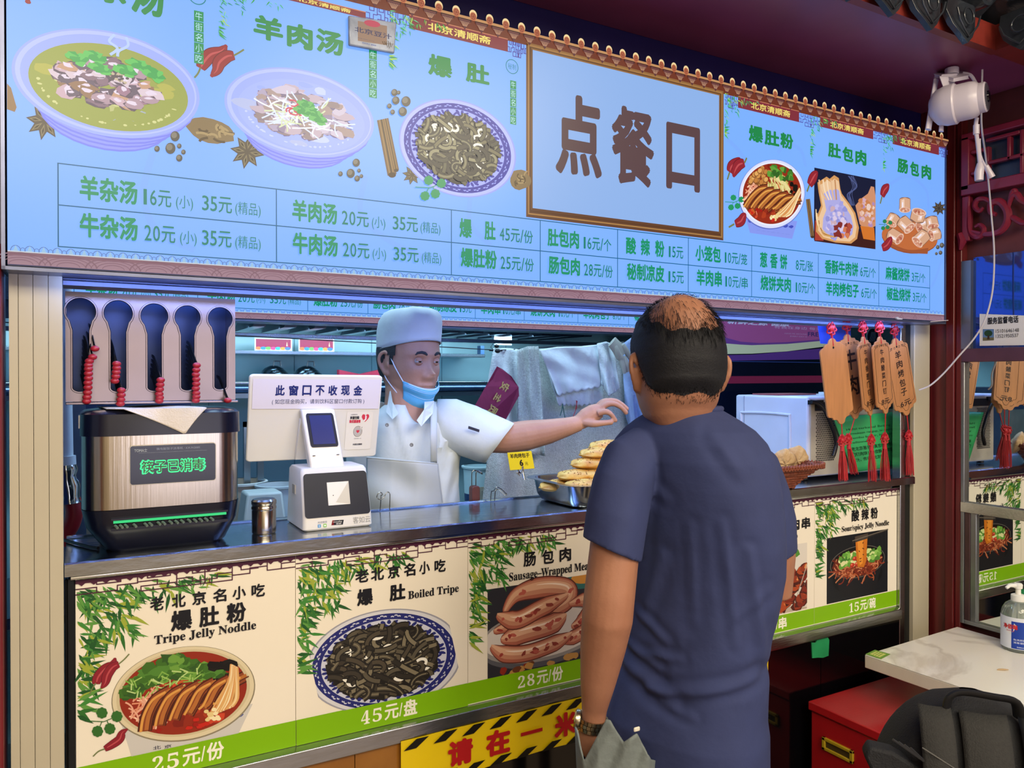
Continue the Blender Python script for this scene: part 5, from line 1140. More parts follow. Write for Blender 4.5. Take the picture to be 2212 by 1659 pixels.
# price tag clipped to the tray rim
pg = thing('price_tag', 'yellow price tag clipped to the left rim of the bun tray', 'price tag', onY(1130, 1030, .19))
py = .185; mb = MB(); a, b, c_, d_ = [onY(u, v, py) for u, v in ((1096, 978), (1148, 974), (1155, 1012), (1102, 1016))]
mb.prism([(p.x, p.z) for p in (a, b, c_, d_)], lambda p, d: Vector((p[0], d, p[1])), py, py+.0015, mat('#e8cf1c', .4, var=.03)); mb.build('card', pg, bevel=.0006)
ct = lambda s, q, o=.0006: (d_+(c_-d_)*s)*(1-q)+(a+(b-a)*s)*q+Vector((0, -o, 0))
mb = MB(); mb.text('羊肉烤包子', lambda s, q: ct(.08+.80*s, .66+.26*q), ink('#17181a'), .02); mb.text('6', lambda s, q: ct(.42+.15*s, .20+.36*q), ink('#17181a'), .04); mb.text('元', lambda s, q: ct(.64+.12*s, .22+.18*q), ink('#17181a')); mb.build('lettering', pg)
mb = MB(); cl_ = onY(1128, 1010, py); mb.tube([cl_+Vector((0, -.002, .004)), cl_+Vector((0, -.004, -.01)), onY(1130, 1025, py), onY(1133, 1036, py)], [.0035, .003, .004, .003], CHROME(), 10); mb.tube([onY(1125, 1022, py), onY(1119, 1017, py), onY(1117, 1021, py), onY(1122, 1028, py)], [.002, .005, .004, .002], CHROME(), 8); mb.build('clip', pg)
# wire tongs and holders along the back edge of the counter
wm = mat('#6a6d70', .2, 1., var=0)
def wire(u, v0, v1, kind, name, label, cat):
    y = .235; mb = MB(); z0 = cz
    b = onY(u, v1, y); px_ = abs(onY(u+1, v1, y).x-b.x); H = abs(onY(u, v0, y).z-b.z); bz = CZ+.001
    top = bz+H
    if kind == 0: P_ = [(-9, 0), (-7, .72), (-8, .92), (-14, .98), (-19, .80), (-17, .66), (-10, .62), (-4, .72), (0, .88), (4, .97), (8, .90), (9, .72), (8, 0)]
    else: P_ = [(-8, 0), (-7, .55), (-4, .85), (0, 1.0), (5, .96), (12, .80), (20, .52), (22, .42), (19, .38), (12, .62), (4, .84), (-1, .80), (-3, .55), (-4, 0)]
    mb.tube([Vector((b.x+x*px_, y-(.012 if i > len(P_)/2 else 0), bz-.002+H*h)) for i, (x, h) in enumerate(bez(P_, 5))], .0013, wm, 8)
    return mb, b, px_
mb, b, px_ = wire(830, 1056, 1098, 0, '', '', ''); tag(mb.build('wire_hook'), 'bent wire hook standing on the counter edge right of the payment terminal', 'wire hook', 'wire hooks along the back edge of the counter')
mb, b, px_ = wire(1068, 1048, 1078, 1, '', '', ''); tag(mb.build('wire_hook'), 'bent wire hook standing on the counter edge left of the bun tray', 'wire hook', 'wire hooks along the back edge of the counter')
tn = thing('tongs', 'wire tongs with a brown wooden grip standing behind the counter beside the cook', 'tongs', onY(1024, 1080, .30))
y = .285; mb = MB(); mb.tube(bez([tuple(onY(u, v, y+d)) for u, v, d in ((1020, 1090, 0), (1019, 1030, 0), (1021, 1018, 0), (1026, 1016, 0), (1034, 1020, 0), (1041, 1024, 0), (1041, 1022, -.01), (1034, 1017, -.01), (1029, 1020, -.01), (1028, 1032, -.01), (1028, 1090, -.01))], 4), .0014, wm, 8); mb.build('wire_loop', tn)
mb = MB(); a = onY(1014, 1049, y); b = onY(1031, 1092, y); mb.prism(rrect(a.x, b.x, CZ-.06, a.z, .008), lambda p, d: Vector((p[0], d, p[1])), y-.018, y+.004, mat('#5a2f28', .45, var=.2, scale=20)); mb.build('wooden_grip', tn, bevel=.002)
# ================================================================ inside the kitchen
dsteel = mat('#9fb0bc', .25, 1., var=.12, scale=6, bump=.04, bscale=10)
# extractor hood
hd = thing('extractor_hood', 'stainless steel extractor hood with slanted baffles above the kitchen shelf', 'hood', (1., 2., onY(510, 727, 1.75).z))
z0, z1 = onY(510, 727, 1.75).z, onY(510, 718, 1.75).z
mb = MB(); mb.box((-.6, 1.75, z0), (2.68, 1.78, z1), dsteel); mb.build('lip', hd, bevel=.002)
mb = MB(); mb.box((-.6, 1.745, z1+.10), (2.68, 1.765, z1+.13), dsteel); mb.box((-.6, 1.74, z1+.13), (2.68, 2.3, z1+.5), dsteel); mb.build('canopy', hd)
mb = MB()
for k in range(23):
    x = -.55+.135*k; mb.prism([(x, z1+.03), (x+.055, z1+.032), (x+.095, z1+.12), (x+.04, z1+.12)], lambda p, d: Vector((p[0], d, p[1])), 1.79, 2.28, mat('#6f7f94', .3, .9))
mb.build('baffles', hd)
# wall shelf with two red cards
zs = onY(510, 756, 2.05).z; zt_ = onY(510, 764, 2.05).z
sh = thing('wall_shelf', 'steel wall shelf below the extractor hood carrying two red cards', 'shelf', (1., 2.2, zt_))
sxe = onY(1048, 770, 2.05).x
mb = MB(); mb.box((-.6, 2.05, zt_), (sxe, 2.345, zs), dsteel); mb.build('board', sh, bevel=.002)
mb = MB(); a = onY(1040, 770, 2.05).x; mb.box((a, 2.06, zt_), (sxe, 2.10, z0), mat('#3d5f88', .4, .6)); mb.box((sxe+.03, 2.0, onY(1060, 745, 2.0).z), (sxe+.14, 2.03, onY(1060, 722, 2.0).z), dsteel); mb.build('support_post', sh)
for u0, u1, n in ((550, 631, 'red menu card standing on the wall shelf, the one nearer the spoon rack'), (645, 722, 'red menu card standing on the wall shelf, the one nearer the cook')):
    a = onY(u0, 745, 2.09); b = onY(u1, 745, 2.09); zt2 = onY(u0, 730, 2.09).z
    c = thing('menu_card', n, 'card', ((a.x+b.x)/2, 2.09, zs), 'red menu cards on the wall shelf')
    mb = MB(); mb.box((a.x, 2.09, zs), (b.x, 2.094, zt2), ink('#dfe0ea')); mb.build('card', c)
    P = Print(2.09); w = b.x-a.x; h = zt2-zs
    P.poly([(a.x+.006, zs+h*.22), (b.x-.006, zs+h*.22), (b.x-.006, zt2-.004), (a.x+.006, zt2-.004)], '#9c2344')
    for k in range(7): P.poly(arc((a.x+w*(.1+.13*k), zs+h*.2), w*.08, h*.13, 0, 14), ['#c86a3a', '#3a7ac8', '#6ab84a', '#c83a6a', '#3aa0d8', '#d8843a', '#4a6ad0'][k])
    P.poly([(b.x-w*.16, zs+h*.4), (b.x-w*.12, zs+h*.4), (b.x-w*.14, zs+h*.75)], '#e8c88a'); P.build('card_print', c)
# lower shelf with pot lids
zL = onY(940, 824, 2.0).z
ls = thing('lower_shelf', 'steel kitchen shelf with round front rail at the level of the cook\'s mouth', 'shelf', (1., 2.15, zL-.02))
mb = MB(); mb.box((-.6, 2.0, zL-.012), (2.2, 2.345, zL), dsteel); mb.build('board', ls, bevel=.002)
mb = MB(); zp = onY(940, 839, 1.98).z; mb.tube([(-.6, 1.97, zp), (2.2, 1.97, zp)], .018, mat('#50688c', .3, .9), 12); mb.build('front_rail', ls)
mb = MB(); zq = onY(940, 850, 1.98).z; mb.box((-.6, 1.96, zq-.012), (2.2, 1.99, zq+.010), dsteel)
for x in (-.5, .35, 1.35, 2.1): mb.box((x, 2.0, 0), (x+.04, 2.04, zL-.012), dsteel)
mb.box((-.6, 1.96, .62), (2.2, 2.34, .66), dsteel); mb.build('frame', ls)
for u, n, g in ((608, 'left', .0), (680, 'right', 0)):
    c = onY(u, 806, 2.12); t = thing('pot_lid', 'shiny steel pot lid on the lower kitchen shelf, the %s one behind the terminal' % n, 'pot lid', (c.x, c.y, zL), 'steel pot lids behind the terminal')
    mb = MB(); M = Matrix.Rotation(.2, 3, 'X'); 
    for k in range(4): mb.lathe([(.065, 0), (.067, .004), (.063, .012), (.045, .03), (.02, .042), (0, .045)], (c.x-.008*k, c.y+.02*k, zL+.012*k), CHROME(), 28)
    mb.build('dome', t)
    mb = MB(); mb.tube([(c.x-.018-.02, c.y, zL+.075), (c.x-.014-.02, c.y, zL+.10), (c.x+.014-.02, c.y, zL+.10), (c.x+.018-.02, c.y, zL+.075)], .004, mat('#2b2f38', .4), 8); mb.build('handle', t)
rb = MB(); a = onY(733, 803, 2.05); b = onY(822, 803, 2.05); m_ = (a+b)/2
rb.prism([(a.x, zL+.001), (a.x, a.z+.01), (m_.x, a.z-.012), (b.x, a.z+.012), (b.x, zL+.001)], lambda p, d: Vector((p[0], d, p[1])), 2.05, 2.09, mat('#9c1f38', .5, var=.1)); tag(rb.build('red_box'), 'red box with a notched top on the lower shelf behind the terminal screen', 'box')
# prep table and buckets
pt_ = thing('prep_table', 'stainless steel prep table behind the cook at the rear of the kitchen', 'prep table', (.8, 1.3, 0))
mb = MB(); mb.box((-.55, 1.05, .86), (2.3, 1.6, .90), dsteel); mb.build('table_top', pt_, bevel=.003)
for x in (-.5, .9, 2.25):
    for y in (1.08, 1.56): mb = MB(); mb.box((x-.02, y-.02, 0), (x+.02, y+.02, .86), dsteel); mb.build('leg', pt_)
def bucket(c, r0, r1, h, m, label, band=None, rim=None):
    t = thing('bucket', label, 'bucket', c); c = Vector(c)
    mb = MB(); mb.lathe([(r0, 0), (r1, h), (r1+.004, h), (r1-.003, h), (r0-.004, .006), (0, .005)], c, m, 28, cap=False); mb.lathe([(0, 0), (r0, 0)], c, m, 28, cap=False); mb.build('body', t)
    mb = MB(); mb.lathe([(r1, h-.008), (r1+.008, h-.008), (r1+.009, h), (r1, h+.002)], c, rim or m, 28, cap=False); mb.build('rim', t)
    if band: mb = MB(); k = lambda z: r0+(r1-r0)*z/h+.0008; mb.lathe([(k(h*.15), h*.15), (k(h*.62), h*.62)], c, band, 28, cap=False); mb.build('band', t)
p = onY(516, 1040, 1.45); bucket((p.x, p.y, .9), .075, .10, p.z-.9, mat('#b7a894', .5, var=.08), 'beige plastic bucket behind the sterilizer and the terminal', None, mat('#cfd3d0', .5))
p = onY(602, 1046, 1.3); bucket((p.x, p.y, .9), .06, .08, p.z-.9, mat('#c2ccd0', .5, var=.05), 'pale bucket on the prep table just behind the white terminal')
p = onY(1034, 1006, 1.42); bucket((p.x, p.y, .9), .056, .07, p.z-.9, mat('#b7d3d8', .45, var=.05), 'pale blue bucket with a dark band between the cook and the hanging cloths', mat('#1f3a66', .4, var=.1))
p = onY(565, 1066, 1.14); mb = MB(); mb.hexa([Vector((p.x+x, p.y+y, z)) for z, s in ((.901, 1.), (p.z+.01, .6)) for x, y in ((-.10*s, -.06), (.10*s, -.06), (.10*s, .06), (-.10*s, .06))], mat('#c9d2cf', .5, var=.05)); o = mb.build('food_box', bevel=.008); 
tag(o, 'white plastic food box with sloping sides left of the terminal', 'box')
mb = MB(); p1 = at(545, 960, 2.9); 
for u in (533, 562): q = onY(u, 1000, 1.42); mb.box((q.x-.012, q.y-.012, .901), (q.x+.012, q.y+.012, 1.45), dsteel)
qa, qb = onY(533, 1000, 1.42), onY(562, 1000, 1.42); mb.box((qa.x-.012, qa.y-.012, 1.43), (qb.x+.012, qb.y+.012, 1.45), dsteel); tag(mb.build('utensil_stand'), 'upright steel stand behind the left edge of the terminal screen', 'stand')
mb = MB(); p = onY(985, 1090, 1.2); mb.lathe([(0, 0), (.08, 0), (.10, .045), (.104, .045), (.084, -.004), (0, -.004)], (p.x-.02, 1.17, .905), BLACKP(), 28); tag(mb.build('frying_pan'), 'black pan on the prep table at the right side of the cook', 'pan')
mb = MB(); p = onY(1050, 1062, 1.22)
for k in range(26): r = R; c = Vector((p.x+r.uniform(-.05, .05), p.y+r.uniform(-.04, .04), .902)); mb.box(c+Vector((-.02, -.002, 0)), c+Vector((.02, .002, max(.03, p.z-.90)+r.uniform(-.02, .02))), mat('#b9ae9a', .7, var=.15))
o = mb.build('dishcloth_heap'); tag(o, 'crumpled striped dishcloth heap beside the pale blue bucket', 'cloth')
# tap with red hose at the left edge
tp = thing('water_tap', 'chrome water tap with white pipe and red hose behind the left jamb', 'tap', onY(146, 1040, .5))
ty_ = .5; T = lambda u, v, d=0: onY(u, v, ty_+d)
mb = MB(); mb.tube([Vector((T(138, 840).x, ty_, 2.6)), T(138, 840), T(141, 1000)], .018, mat('#cfdbe6', .3, var=.03), 14); mb.tube([T(141, 985), T(142, 1004)], .023, mat('#cfdbe6', .3, var=.03), 14); mb.build('pipe', tp)
mb = MB(); mb.tube([T(142, 1002), T(143, 1015), T(144, 1030), T(147, 1050), T(150, 1072), T(151, 1086)], [.022, .026, .02, .027, .022, .026], CHROME(), 14); mb.tube([T(145, 1038), T(156, 1032), T(159, 1042)], [.012, .010, .014], CHROME(), 10); mb.build('valve', tp)
mb = MB(); mb.tube(bez([tuple(T(155, 1078)), tuple(T(160, 1105)), tuple(T(155, 1130)), tuple(T(144, 1150)), tuple(T(130, 1175))], 5), .020, mat('#8c1a22', .35, var=.1), 12); mb.build('hose', tp)
mb = MB(); mb.box((-.12, 1.0, .9), (.02, 1.03, 1.62), mat('#5b6a86', .35, .7)); mb.box((.02, 1.0, .9), (.32, 1.03, 1.42), mat('#8c8474', .4, .4)); mb.box((.02, 1.0, 1.42), (.32, 1.03, 1.56), mat('#26355c', .4, .3)); mb.box((-.12, 1.03, .9), (.32, 1.40, 1.56), mat('#55627c', .4, .6))
tag(mb.build('metal_locker'), 'grey and brown metal locker behind the chopstick sterilizer at the left', 'locker')
# ---------------------------------------------------------------- cloths on the line
tw = mat('#dfe6ea', .9, var=.10, scale=30, bump=.35, bscale=160); tw2 = mat('#cdd3d0', .95, var=.16, scale=120, bump=.8, bscale=260); tw3 = mat('#e2eaf0', .9, var=.05, scale=10, bump=.2, bscale=60)
YL = 1.0
cxa_ = onY(1530, 760, 1.30).x
def cloth(name, label, cols, m, y, folds=3, amp=.014, scal=None, sd=0, thick=.004):
    # cols: list of (t, (uTop, vTop), (uBot, vBot)) from left to right
    def f(a, b):
        i = 0
        while i < len(cols)-2 and a > cols[i+1][0]: i += 1
        t = (a-cols[i][0])/(cols[i+1][0]-cols[i][0]); L = lambda p, q: (p[0]+(q[0]-p[0])*t, p[1]+(q[1]-p[1])*t)
        tp_, bt_ = L(cols[i][1], cols[i+1][1]), L(cols[i][2], cols[i+1][2])
        u, v = bt_[0]+(tp_[0]-bt_[0])*b, bt_[1]+(tp_[1]-bt_[1])*b
        if scal: v += (1-b)**6*scal*abs(sin(pi*a*scal*1.4))
        y2 = y + amp*sin(a*folds*2*pi+sd+1.5*b)*(1-.5*b)+amp*.5*sin(a*folds*4.7+sd*2+b*5)+amp*.3*sin(b*13+a*9)
        return onY(u, v, y2)
    mb = MB(); mb.grid(f, 40, 26, m); o = mb.build(name, solid=thick); return tag(o, label, 'cloth', 'white cloths drying on the kitchen line')
cloth('hanging_cloth', 'large long white cloth hanging lowest, reaching down behind the counter and bun tray', [(0, (1078, 758), (1040, 1100)), (.3, (1150, 754), (1130, 1105)), (.7, (1280, 748), (1270, 1105)), (1, (1390, 732), (1390, 1105))], tw2, YL+.03, 4, .02, 3, 1)
cloth('hanging_cloth', 'white lace-edged cloth at the left end of the line below the black clip', [(0, (1066, 752), (1040, 905)), (.5, (1100, 752), (1095, 930)), (1, (1128, 756), (1135, 960))], tw, YL-.0, 2.5, .012, 4, 2)
cloth('hanging_cloth', 'grey-white terry towel hanging between the red armband and the scalloped cloth', [(0, (1118, 756), (1118, 960)), (.4, (1140, 748), (1145, 980)), (1, (1163, 748), (1178, 985))], tw2, YL-.05, 2, .014, None, 4)
cloth('hanging_cloth', 'second white layer with a scalloped hem below the short scalloped cloth', [(0, (1172, 770), (1205, 870)), (.5, (1230, 765), (1250, 872)), (1, (1300, 760), (1303, 866))], tw, YL-.03, 3, .01, 7, 5)
cloth('hanging_cloth', 'short white cloth with a scalloped hem in the middle of the line', [(0, (1165, 755), (1205, 852)), (.3, (1205, 749), (1225, 846)), (.7, (1255, 748), (1270, 838)), (1, (1293, 744), (1298, 832))], tw3, YL-.07, 2, .010, 5, 6)
cloth('hanging_cloth', 'folded white cloth sleeve hanging at the right end beside the rubber glove', [(0, (1290, 742), (1300, 830)), (.4, (1310, 738), (1315, 856)), (1, (1326, 745), (1338, 842))], tw, YL-.10, 1.5, .014, None, 7)
cloth('hanging_cloth', 'pale blue cloth hanging behind the head of the man in the blue shirt', [(0, (1342, 745), (1352, 900)), (.5, (1375, 722), (1385, 1000)), (1, (1420, 715), (1440, 1090))], mat('#9fb4dc', .9, var=.08, bump=.3, bscale=80), YL-.02, 2, .02, None, 8)
mb = MB(); mb.tube(bez([(-.698, YL, 1.80), tuple(onY(1000, 752, YL)), tuple(onY(1060, 757, YL)), tuple(onY(1180, 750, YL)), tuple(onY(1340, 741, YL)), tuple(onY(1420, 712, YL)), (cxa_+.02, 1.302, 1.86)], 6), .0018, BLACKP(), 6); tag(mb.build('clothes_line'), 'thin dark line strung across the kitchen carrying the white cloths', 'line')
ck = thing('line_clip', 'black round clip holding the left end of the white cloths on the line', 'clip', onY(1074, 752, YL-.02))
mb = MB(); mb.ell(onY(1075, 758, YL-.03), (.012, .01, .009), BLACKP()); mb.ell(onY(1073, 748, YL-.03), (.010, .009, .007), BLACKP()); mb.build('jaw', ck)
mb = MB(); mb.tube([onY(1073, 744, YL-.03), onY(1066, 741, YL-.03), onY(1060, 750, YL-.03), onY(1066, 756, YL-.03), onY(1072, 752, YL-.03)], .0012, BLACKP(), 6); mb.build('wire', ck)
# rubber glove
gv = mat('#b3b2a4', .5, var=.06); mb = MB(); G = lambda u, v, d=0: onY(u, v, YL-.15+d)
mb.tube([G(1322, 738), G(1334, 752), G(1342, 768)], [.026, .03, .03], gv, 12, flat=.35)
for a, b, r in (((1344, 745), (1362, 775), .012), ((1336, 762), (1344, 782), .011), ((1346, 770), (1356, 802), .012), ((1340, 772), (1349, 806), .011), ((1328, 748), (1338, 776), .012)): mb.tube([G(*a), G((a[0]+b[0])/2+1, (a[1]+b[1])/2, -.006), G(*b)], [r, r*1.05, r*.75], gv, 10)
tag(mb.build('rubber_glove'), 'beige rubber glove hanging on the line left of the customer\'s head', 'glove')
# red armband
ab = thing('red_armband', 'red safety officer armband with gold characters hanging askew on the cloths', 'armband', onY(1078, 800, YL-.09))
ay = YL-.08; pts = [(1074, 791.5), (1087, 797), (1104, 813), (1118.7, 836), (1120, 855), (1094, 907), (1060, 890), (1028, 876), (1050, 834)]
mb = MB(); mb.prism([(onY(u, v, ay).x, onY(u, v, ay).z) for u, v in pts], lambda p, d: Vector((p[0], d-.008*sin(p[0]*60), p[1])), ay, ay+.003, mat('#8c1f4a', .6, var=.08, scale=15, bump=.15, bscale=30)); mb.build('cloth_band', ab)
mb = MB()
for ch, (cu_, cv_) in zip('安全员', ((1090, 836), (1077, 860), (1065, 885))):
    ra, ua = Vector((-.5, .866)), Vector((.866, .5)); s_ = 19
    mb.text(ch, lambda s, q: (lambda w: onY(cu_+w.x, cv_+w.y, ay-.012-.008*sin(onY(cu_+w.x, cv_+w.y, ay).x*60)))(ra*(s-.5)*s_+ua*(q-.5)*s_), ink('#cfb06a'), .03)
mb.build('lettering', ab)
mb = MB()
for pts, c in (([(1216, 872), (1214, 885), (1210, 898)], '#1f5a5a'), ([(1215, 874), (1218, 888), (1220, 902)], '#1f5a5a'), ([(1245, 865), (1246, 880), (1240, 895), (1237, 905)], '#a8323c'), ([(1247, 866), (1243, 885)], '#a8323c')): mb.tube([onY(u, v, YL-.09) for u, v in pts], .0018, mat(c, .7, var=0), 6)
tag(mb.build('apron_strings'), 'red and green strings dangling from the scalloped cloths', 'strings')
# ---------------------------------------------------------------- purple drinks cooler at the right
CY = 1.30; cxa, cxb = onY(1530, 760, CY).x, 4.0
cl_ = thing('drinks_cooler', 'tall dark drinks cooler with a purple banner header behind the microwave', 'cooler', ((cxa+cxb)/2, CY+.3, 0))
mb = MB(); mb.box((cxa, CY, 0), (cxb, CY+.6, 2.15), mat('#161a33', .35, var=.1)); mb.build('cabinet', cl_, bevel=.006)
P = Print(CY, mf=lambda h: mat(h, .4, var=0, emit=.5)); zz = lambda v: onY(1620, v, CY).z; X = lambda u: onY(u, 760, CY).x  # glow added to the print to brighten the dark banner
P.poly([(cxa+.01, zz(755)), (cxb-.01, zz(735)), (cxb-.01, 2.14), (cxa+.01, 2.14)], '#5b3a86')
P.pp([(1540, 700), (1548, 716), (1570, 730), (1600, 738), (1640, 741), (1700, 739), (1772, 733), (1830, 728), (1830, 680), (1540, 680)], '#8a4a86')
P.pp([(1525, 737), (1556, 741), (1600, 744.5), (1624, 745.7), (1700, 743), (1768, 737), (1840, 730), (1840, 742), (1771, 750), (1700, 759), (1624, 764), (1552, 765), (1525, 764)], '#a9b8a2')
P.pp([(1525, 768), (1624, 766), (1771, 753), (1840, 745), (1840, 772), (1780, 776), (1525, 780)], '#4a2f7a')
P.pp([(1525, 813), (1840, 811), (1840, 826), (1525, 829)], '#6a1f3e')
sk = .35
def stext(P, t, u0, v0, u1, v1, h, bo=0, skew=.2):
    a = P.q(u0, v0); b = P.q(u1, v1); y = P.Y(); hh = a[1]-b[1]; P.mb.text(t, lambda s, q: (a[0]+(b[0]-a[0])*s+skew*hh*(q-.5), y, b[1]+hh*q), P.mf(h), bo)
stext(P, '新鲜之源 健康', 1572, 686, 1706, 706, '#a7b2e0', .03, .3); stext(P, '有我在身边 每天', 1672, 703, 1775, 714, '#a493c6', .0, 0)
stext(P, 'HAVE ME AROUND', 1695, 719, 1743, 723.5, '#9a82b4', 0, 0); stext(P, 'EVERY DAY IS', 1707, 725, 1743, 729, '#9a82b4', 0, 0); stext(P, 'FRE', 1745, 717, 1768, 727, '#332a66', .03, 0); stext(P, 'fuliu冰沐', 1533, 794, 1575, 806, '#9fb6dc', .01, 0)
P.line((X(1545), zz(781)), (X(1800), zz(781)), .003, '#2a3f86')
P.build('banner_print', cl_)
mb = MB(); mb.box((cxa+.04, CY-.006, .3), (cxb-.04, CY, zz(845)), mat('#101833', .1, var=.2, scale=3)); mb.build('glass_door', cl_)
# microwave with its vented back to the customers
mw = thing('microwave', 'white microwave oven standing with its vented back to the customers at the counter\'s right end', 'microwave', (2.4, .24, CZ))
mx0, mx1, my0, my1 = onY(1745, 940, .075).x, 2.66, .075, .405; mz0, mz1 = CZ+.012, onY(1745, 856.5, .075).z
wm_ = mat('#c9cfdf', .35, var=.03)
mb = MB(); mb.box((mx0, my0, mz0), (mx1, my1, mz1), wm_); mb.build('casing', mw, bevel=.008)
mb = MB(); y = my0-.0006
mb.box((mx0+.012, my0-.003, mz0+.006), (mx1-.02, my0+.002, mz1-.012), mat('#b9b3a4', .45, .2, var=.05)); mb.build('back_plate', mw)
P = Print(my0-.003, base=3e-4)
for i in range(11):
    for j in range(24):
        x = onY(1762, 950, my0).x+i*.0085+(.0042 if j % 2 else 0); z = mz0+.055+j*.0085*.82
        if z < mz1-.05: P.poly(arc((x, z), .0032, .0032, 0, 6), '#14161c')
P.poly([(mx0+.03, mz1-.05), (mx1-.05, mz1-.05), (mx1-.05, mz1-.02), (mx0+.03, mz1-.02)], '#23272e'); P.build('vent_holes', mw)
mb = MB(); s0, s1 = my0+.075, my1-.03; f0_, f1_ = mz0+.0, mz1-.065
mb.tube(bez([(mx0-.001, s0, mz0+.03), (mx0-.001, s0, f1_-.02), (mx0-.001, s0+.02, f1_), (mx0-.001, s1-.02, f1_), (mx0-.001, s1, f1_-.02), (mx0-.001, s1, mz0+.03)], 4), .005, wm_, 8); mb.build('side_embossing', mw)
mb = MB(); mb.box((mx0-.0015, my1-.045, mz0+.004), (mx0+.002, my1-.043, mz1-.004), mat('#8f97ad', .4)); mb.build('door_seam', mw)
for x in (mx0+.03, mx1-.03):
    for y in (my0+.04, my1-.04): mb = MB(); mb.lathe([(.014, 0), (.014, .0125)], (x, y, CZ-.0003 if y < .25 else mz0-.0125), BLACKP(), 14); mb.build('foot', mw)
mb = MB(); P3 = lambda u, v, d=-.02: onY(u, v, my0+d); mb.tube(bez([tuple(P3(1752, 868)), tuple(P3(1768, 872)), tuple(P3(1785, 892)), tuple(P3(1800, 930)), tuple(P3(1806, 960)), tuple(P3(1800, 985))], 5), .007, BLACKP(), 10); mb.box(P3(1750, 874, -.012), P3(1774, 864, -.002), BLACKP()); mb.build('power_cord', mw)
mb = MB(); a = onY(1763, 857, .2); mb.box((a.x, .15, mz1+.001), (a.x+.05, .19, mz1+.012), mat('#d5dbd5', .5)); mb.build('x') if False else None
tag(mb.build('small_white_box'), 'small white box lying on top of the microwave beside the wooden tags', 'box')
mb = MB(); a = onY(1722, 856, .26); mb.box((mx0+.02, .22, mz1+.001), (mx0+.22, .34, mz1+.006), mat('#8a4648', .6)); tag(mb.build('red_folder'), 'flat dark red folder lying on top of the microwave', 'folder')
# support under the rear of the microwave
mb = MB(); mb.box((1.9, .265, 0), (2.66, .46, mz0-.013), mat('#2a2f3c', .5, .3)); tag(mb.build('side_cabinet'), 'dark cabinet behind the right end of the counter carrying the microwave', 'cabinet')
# green notice
gn = thing('green_notice', 'green paper notice with dark lettering taped to the back of the microwave', 'notice', onY(1880, 950, .06))
gy = .058; C_ = [onY(u, v, gy) for u, v in ((1842, 1021), (1949, 1001), (1948, 888), (1800, 903))]
gf = lambda a, b, o=0: ((C_[0]+(C_[1]-C_[0])*a)*(1-b)+(C_[3]+(C_[2]-C_[3])*a)*b)+Vector((0, -.010*sin(a*pi)*(1-b)-o, 0))
mb = MB(); mb.grid(gf, 16, 10, mat('#2fa85f', .5, var=.04)); mb.build('sheet', gn, solid=.0006)
mb = MB()
for t, a0, a1, b0 in (('Halal terkenal Beijing', .12, .80, .74), ('Permukaan rangup, isi daging', .10, .84, .66), ('lembu berair, hidangan', .16, .86, .58), ('tradisional yang', .10, .52, .50), ('Halal', .80, .95, .06)): mb.text(t, lambda s, q: gf(a0+(a1-a0)*s, b0+.05*q, .0012), ink('#12482c'))
for t, a0, a1, b0 in (('老北京著名清真宫街牛肉马记', .10, .90, .38), ('门钉肉饼！外皮酥 牛肉馅多', .08, .86, .28), ('汁，传承老北京传统', .12, .66, .18)): mb.text(t, lambda s, q: gf(a0+(a1-a0)*s, b0+.07*q, .0012), ink('#0f3a24'), .01)
mb.build('lettering', gn)
# blue sheet and round emblem behind the tags
mb = MB(); mb.prism([(p.x, p.z) for p in (onY(u, v, .12) for u, v in ((1765, 690), (1838, 690), (1838, 725), (1822, 745), (1773, 742)))], lambda p, d: Vector((p[0], d, p[1])), .12, .122, mat('#3a5ad8', .5, var=.05)); tag(mb.build('blue_sheet'), 'bright blue sheet hanging behind the left wooden tags under the lintel', 'sheet')
em = thing('round_emblem', 'round black and white emblem sign behind the wooden tags', 'sign', onY(1885, 728, CY-.006))
P = Print(CY-.006, base=.001); mb = MB(); e_ = onY(1885, 728, CY-.006); r_ = .056; mb.lathe([(0, 0), (r_, 0), (r_, .004), (0, .004)], e_, ink('#dfe4f2'), 32, Matrix.Rotation(-pi/2, 3, 'X')); mb.build('disc', em)
P.poly(arc((e_.x, e_.z), r_*.9, r_*.9, 0, 32), '#141a33'); 
for k in range(7): P.ribbon(bez([(e_.x-r_*.6+.008*k, e_.z-r_*.5), (e_.x-r_*.4+.008*k, e_.z), (e_.x-r_*.2+.006*k, e_.z+r_*.55)], 4), .002, '#cfd6ee')
P.build('emblem_print', em)
mb = MB(); mb.box((onY(1700, 720, .5).x, .47, 0), (3.3, .50, 2.0), mat('#1b2140', .4, var=.1)) if False else None
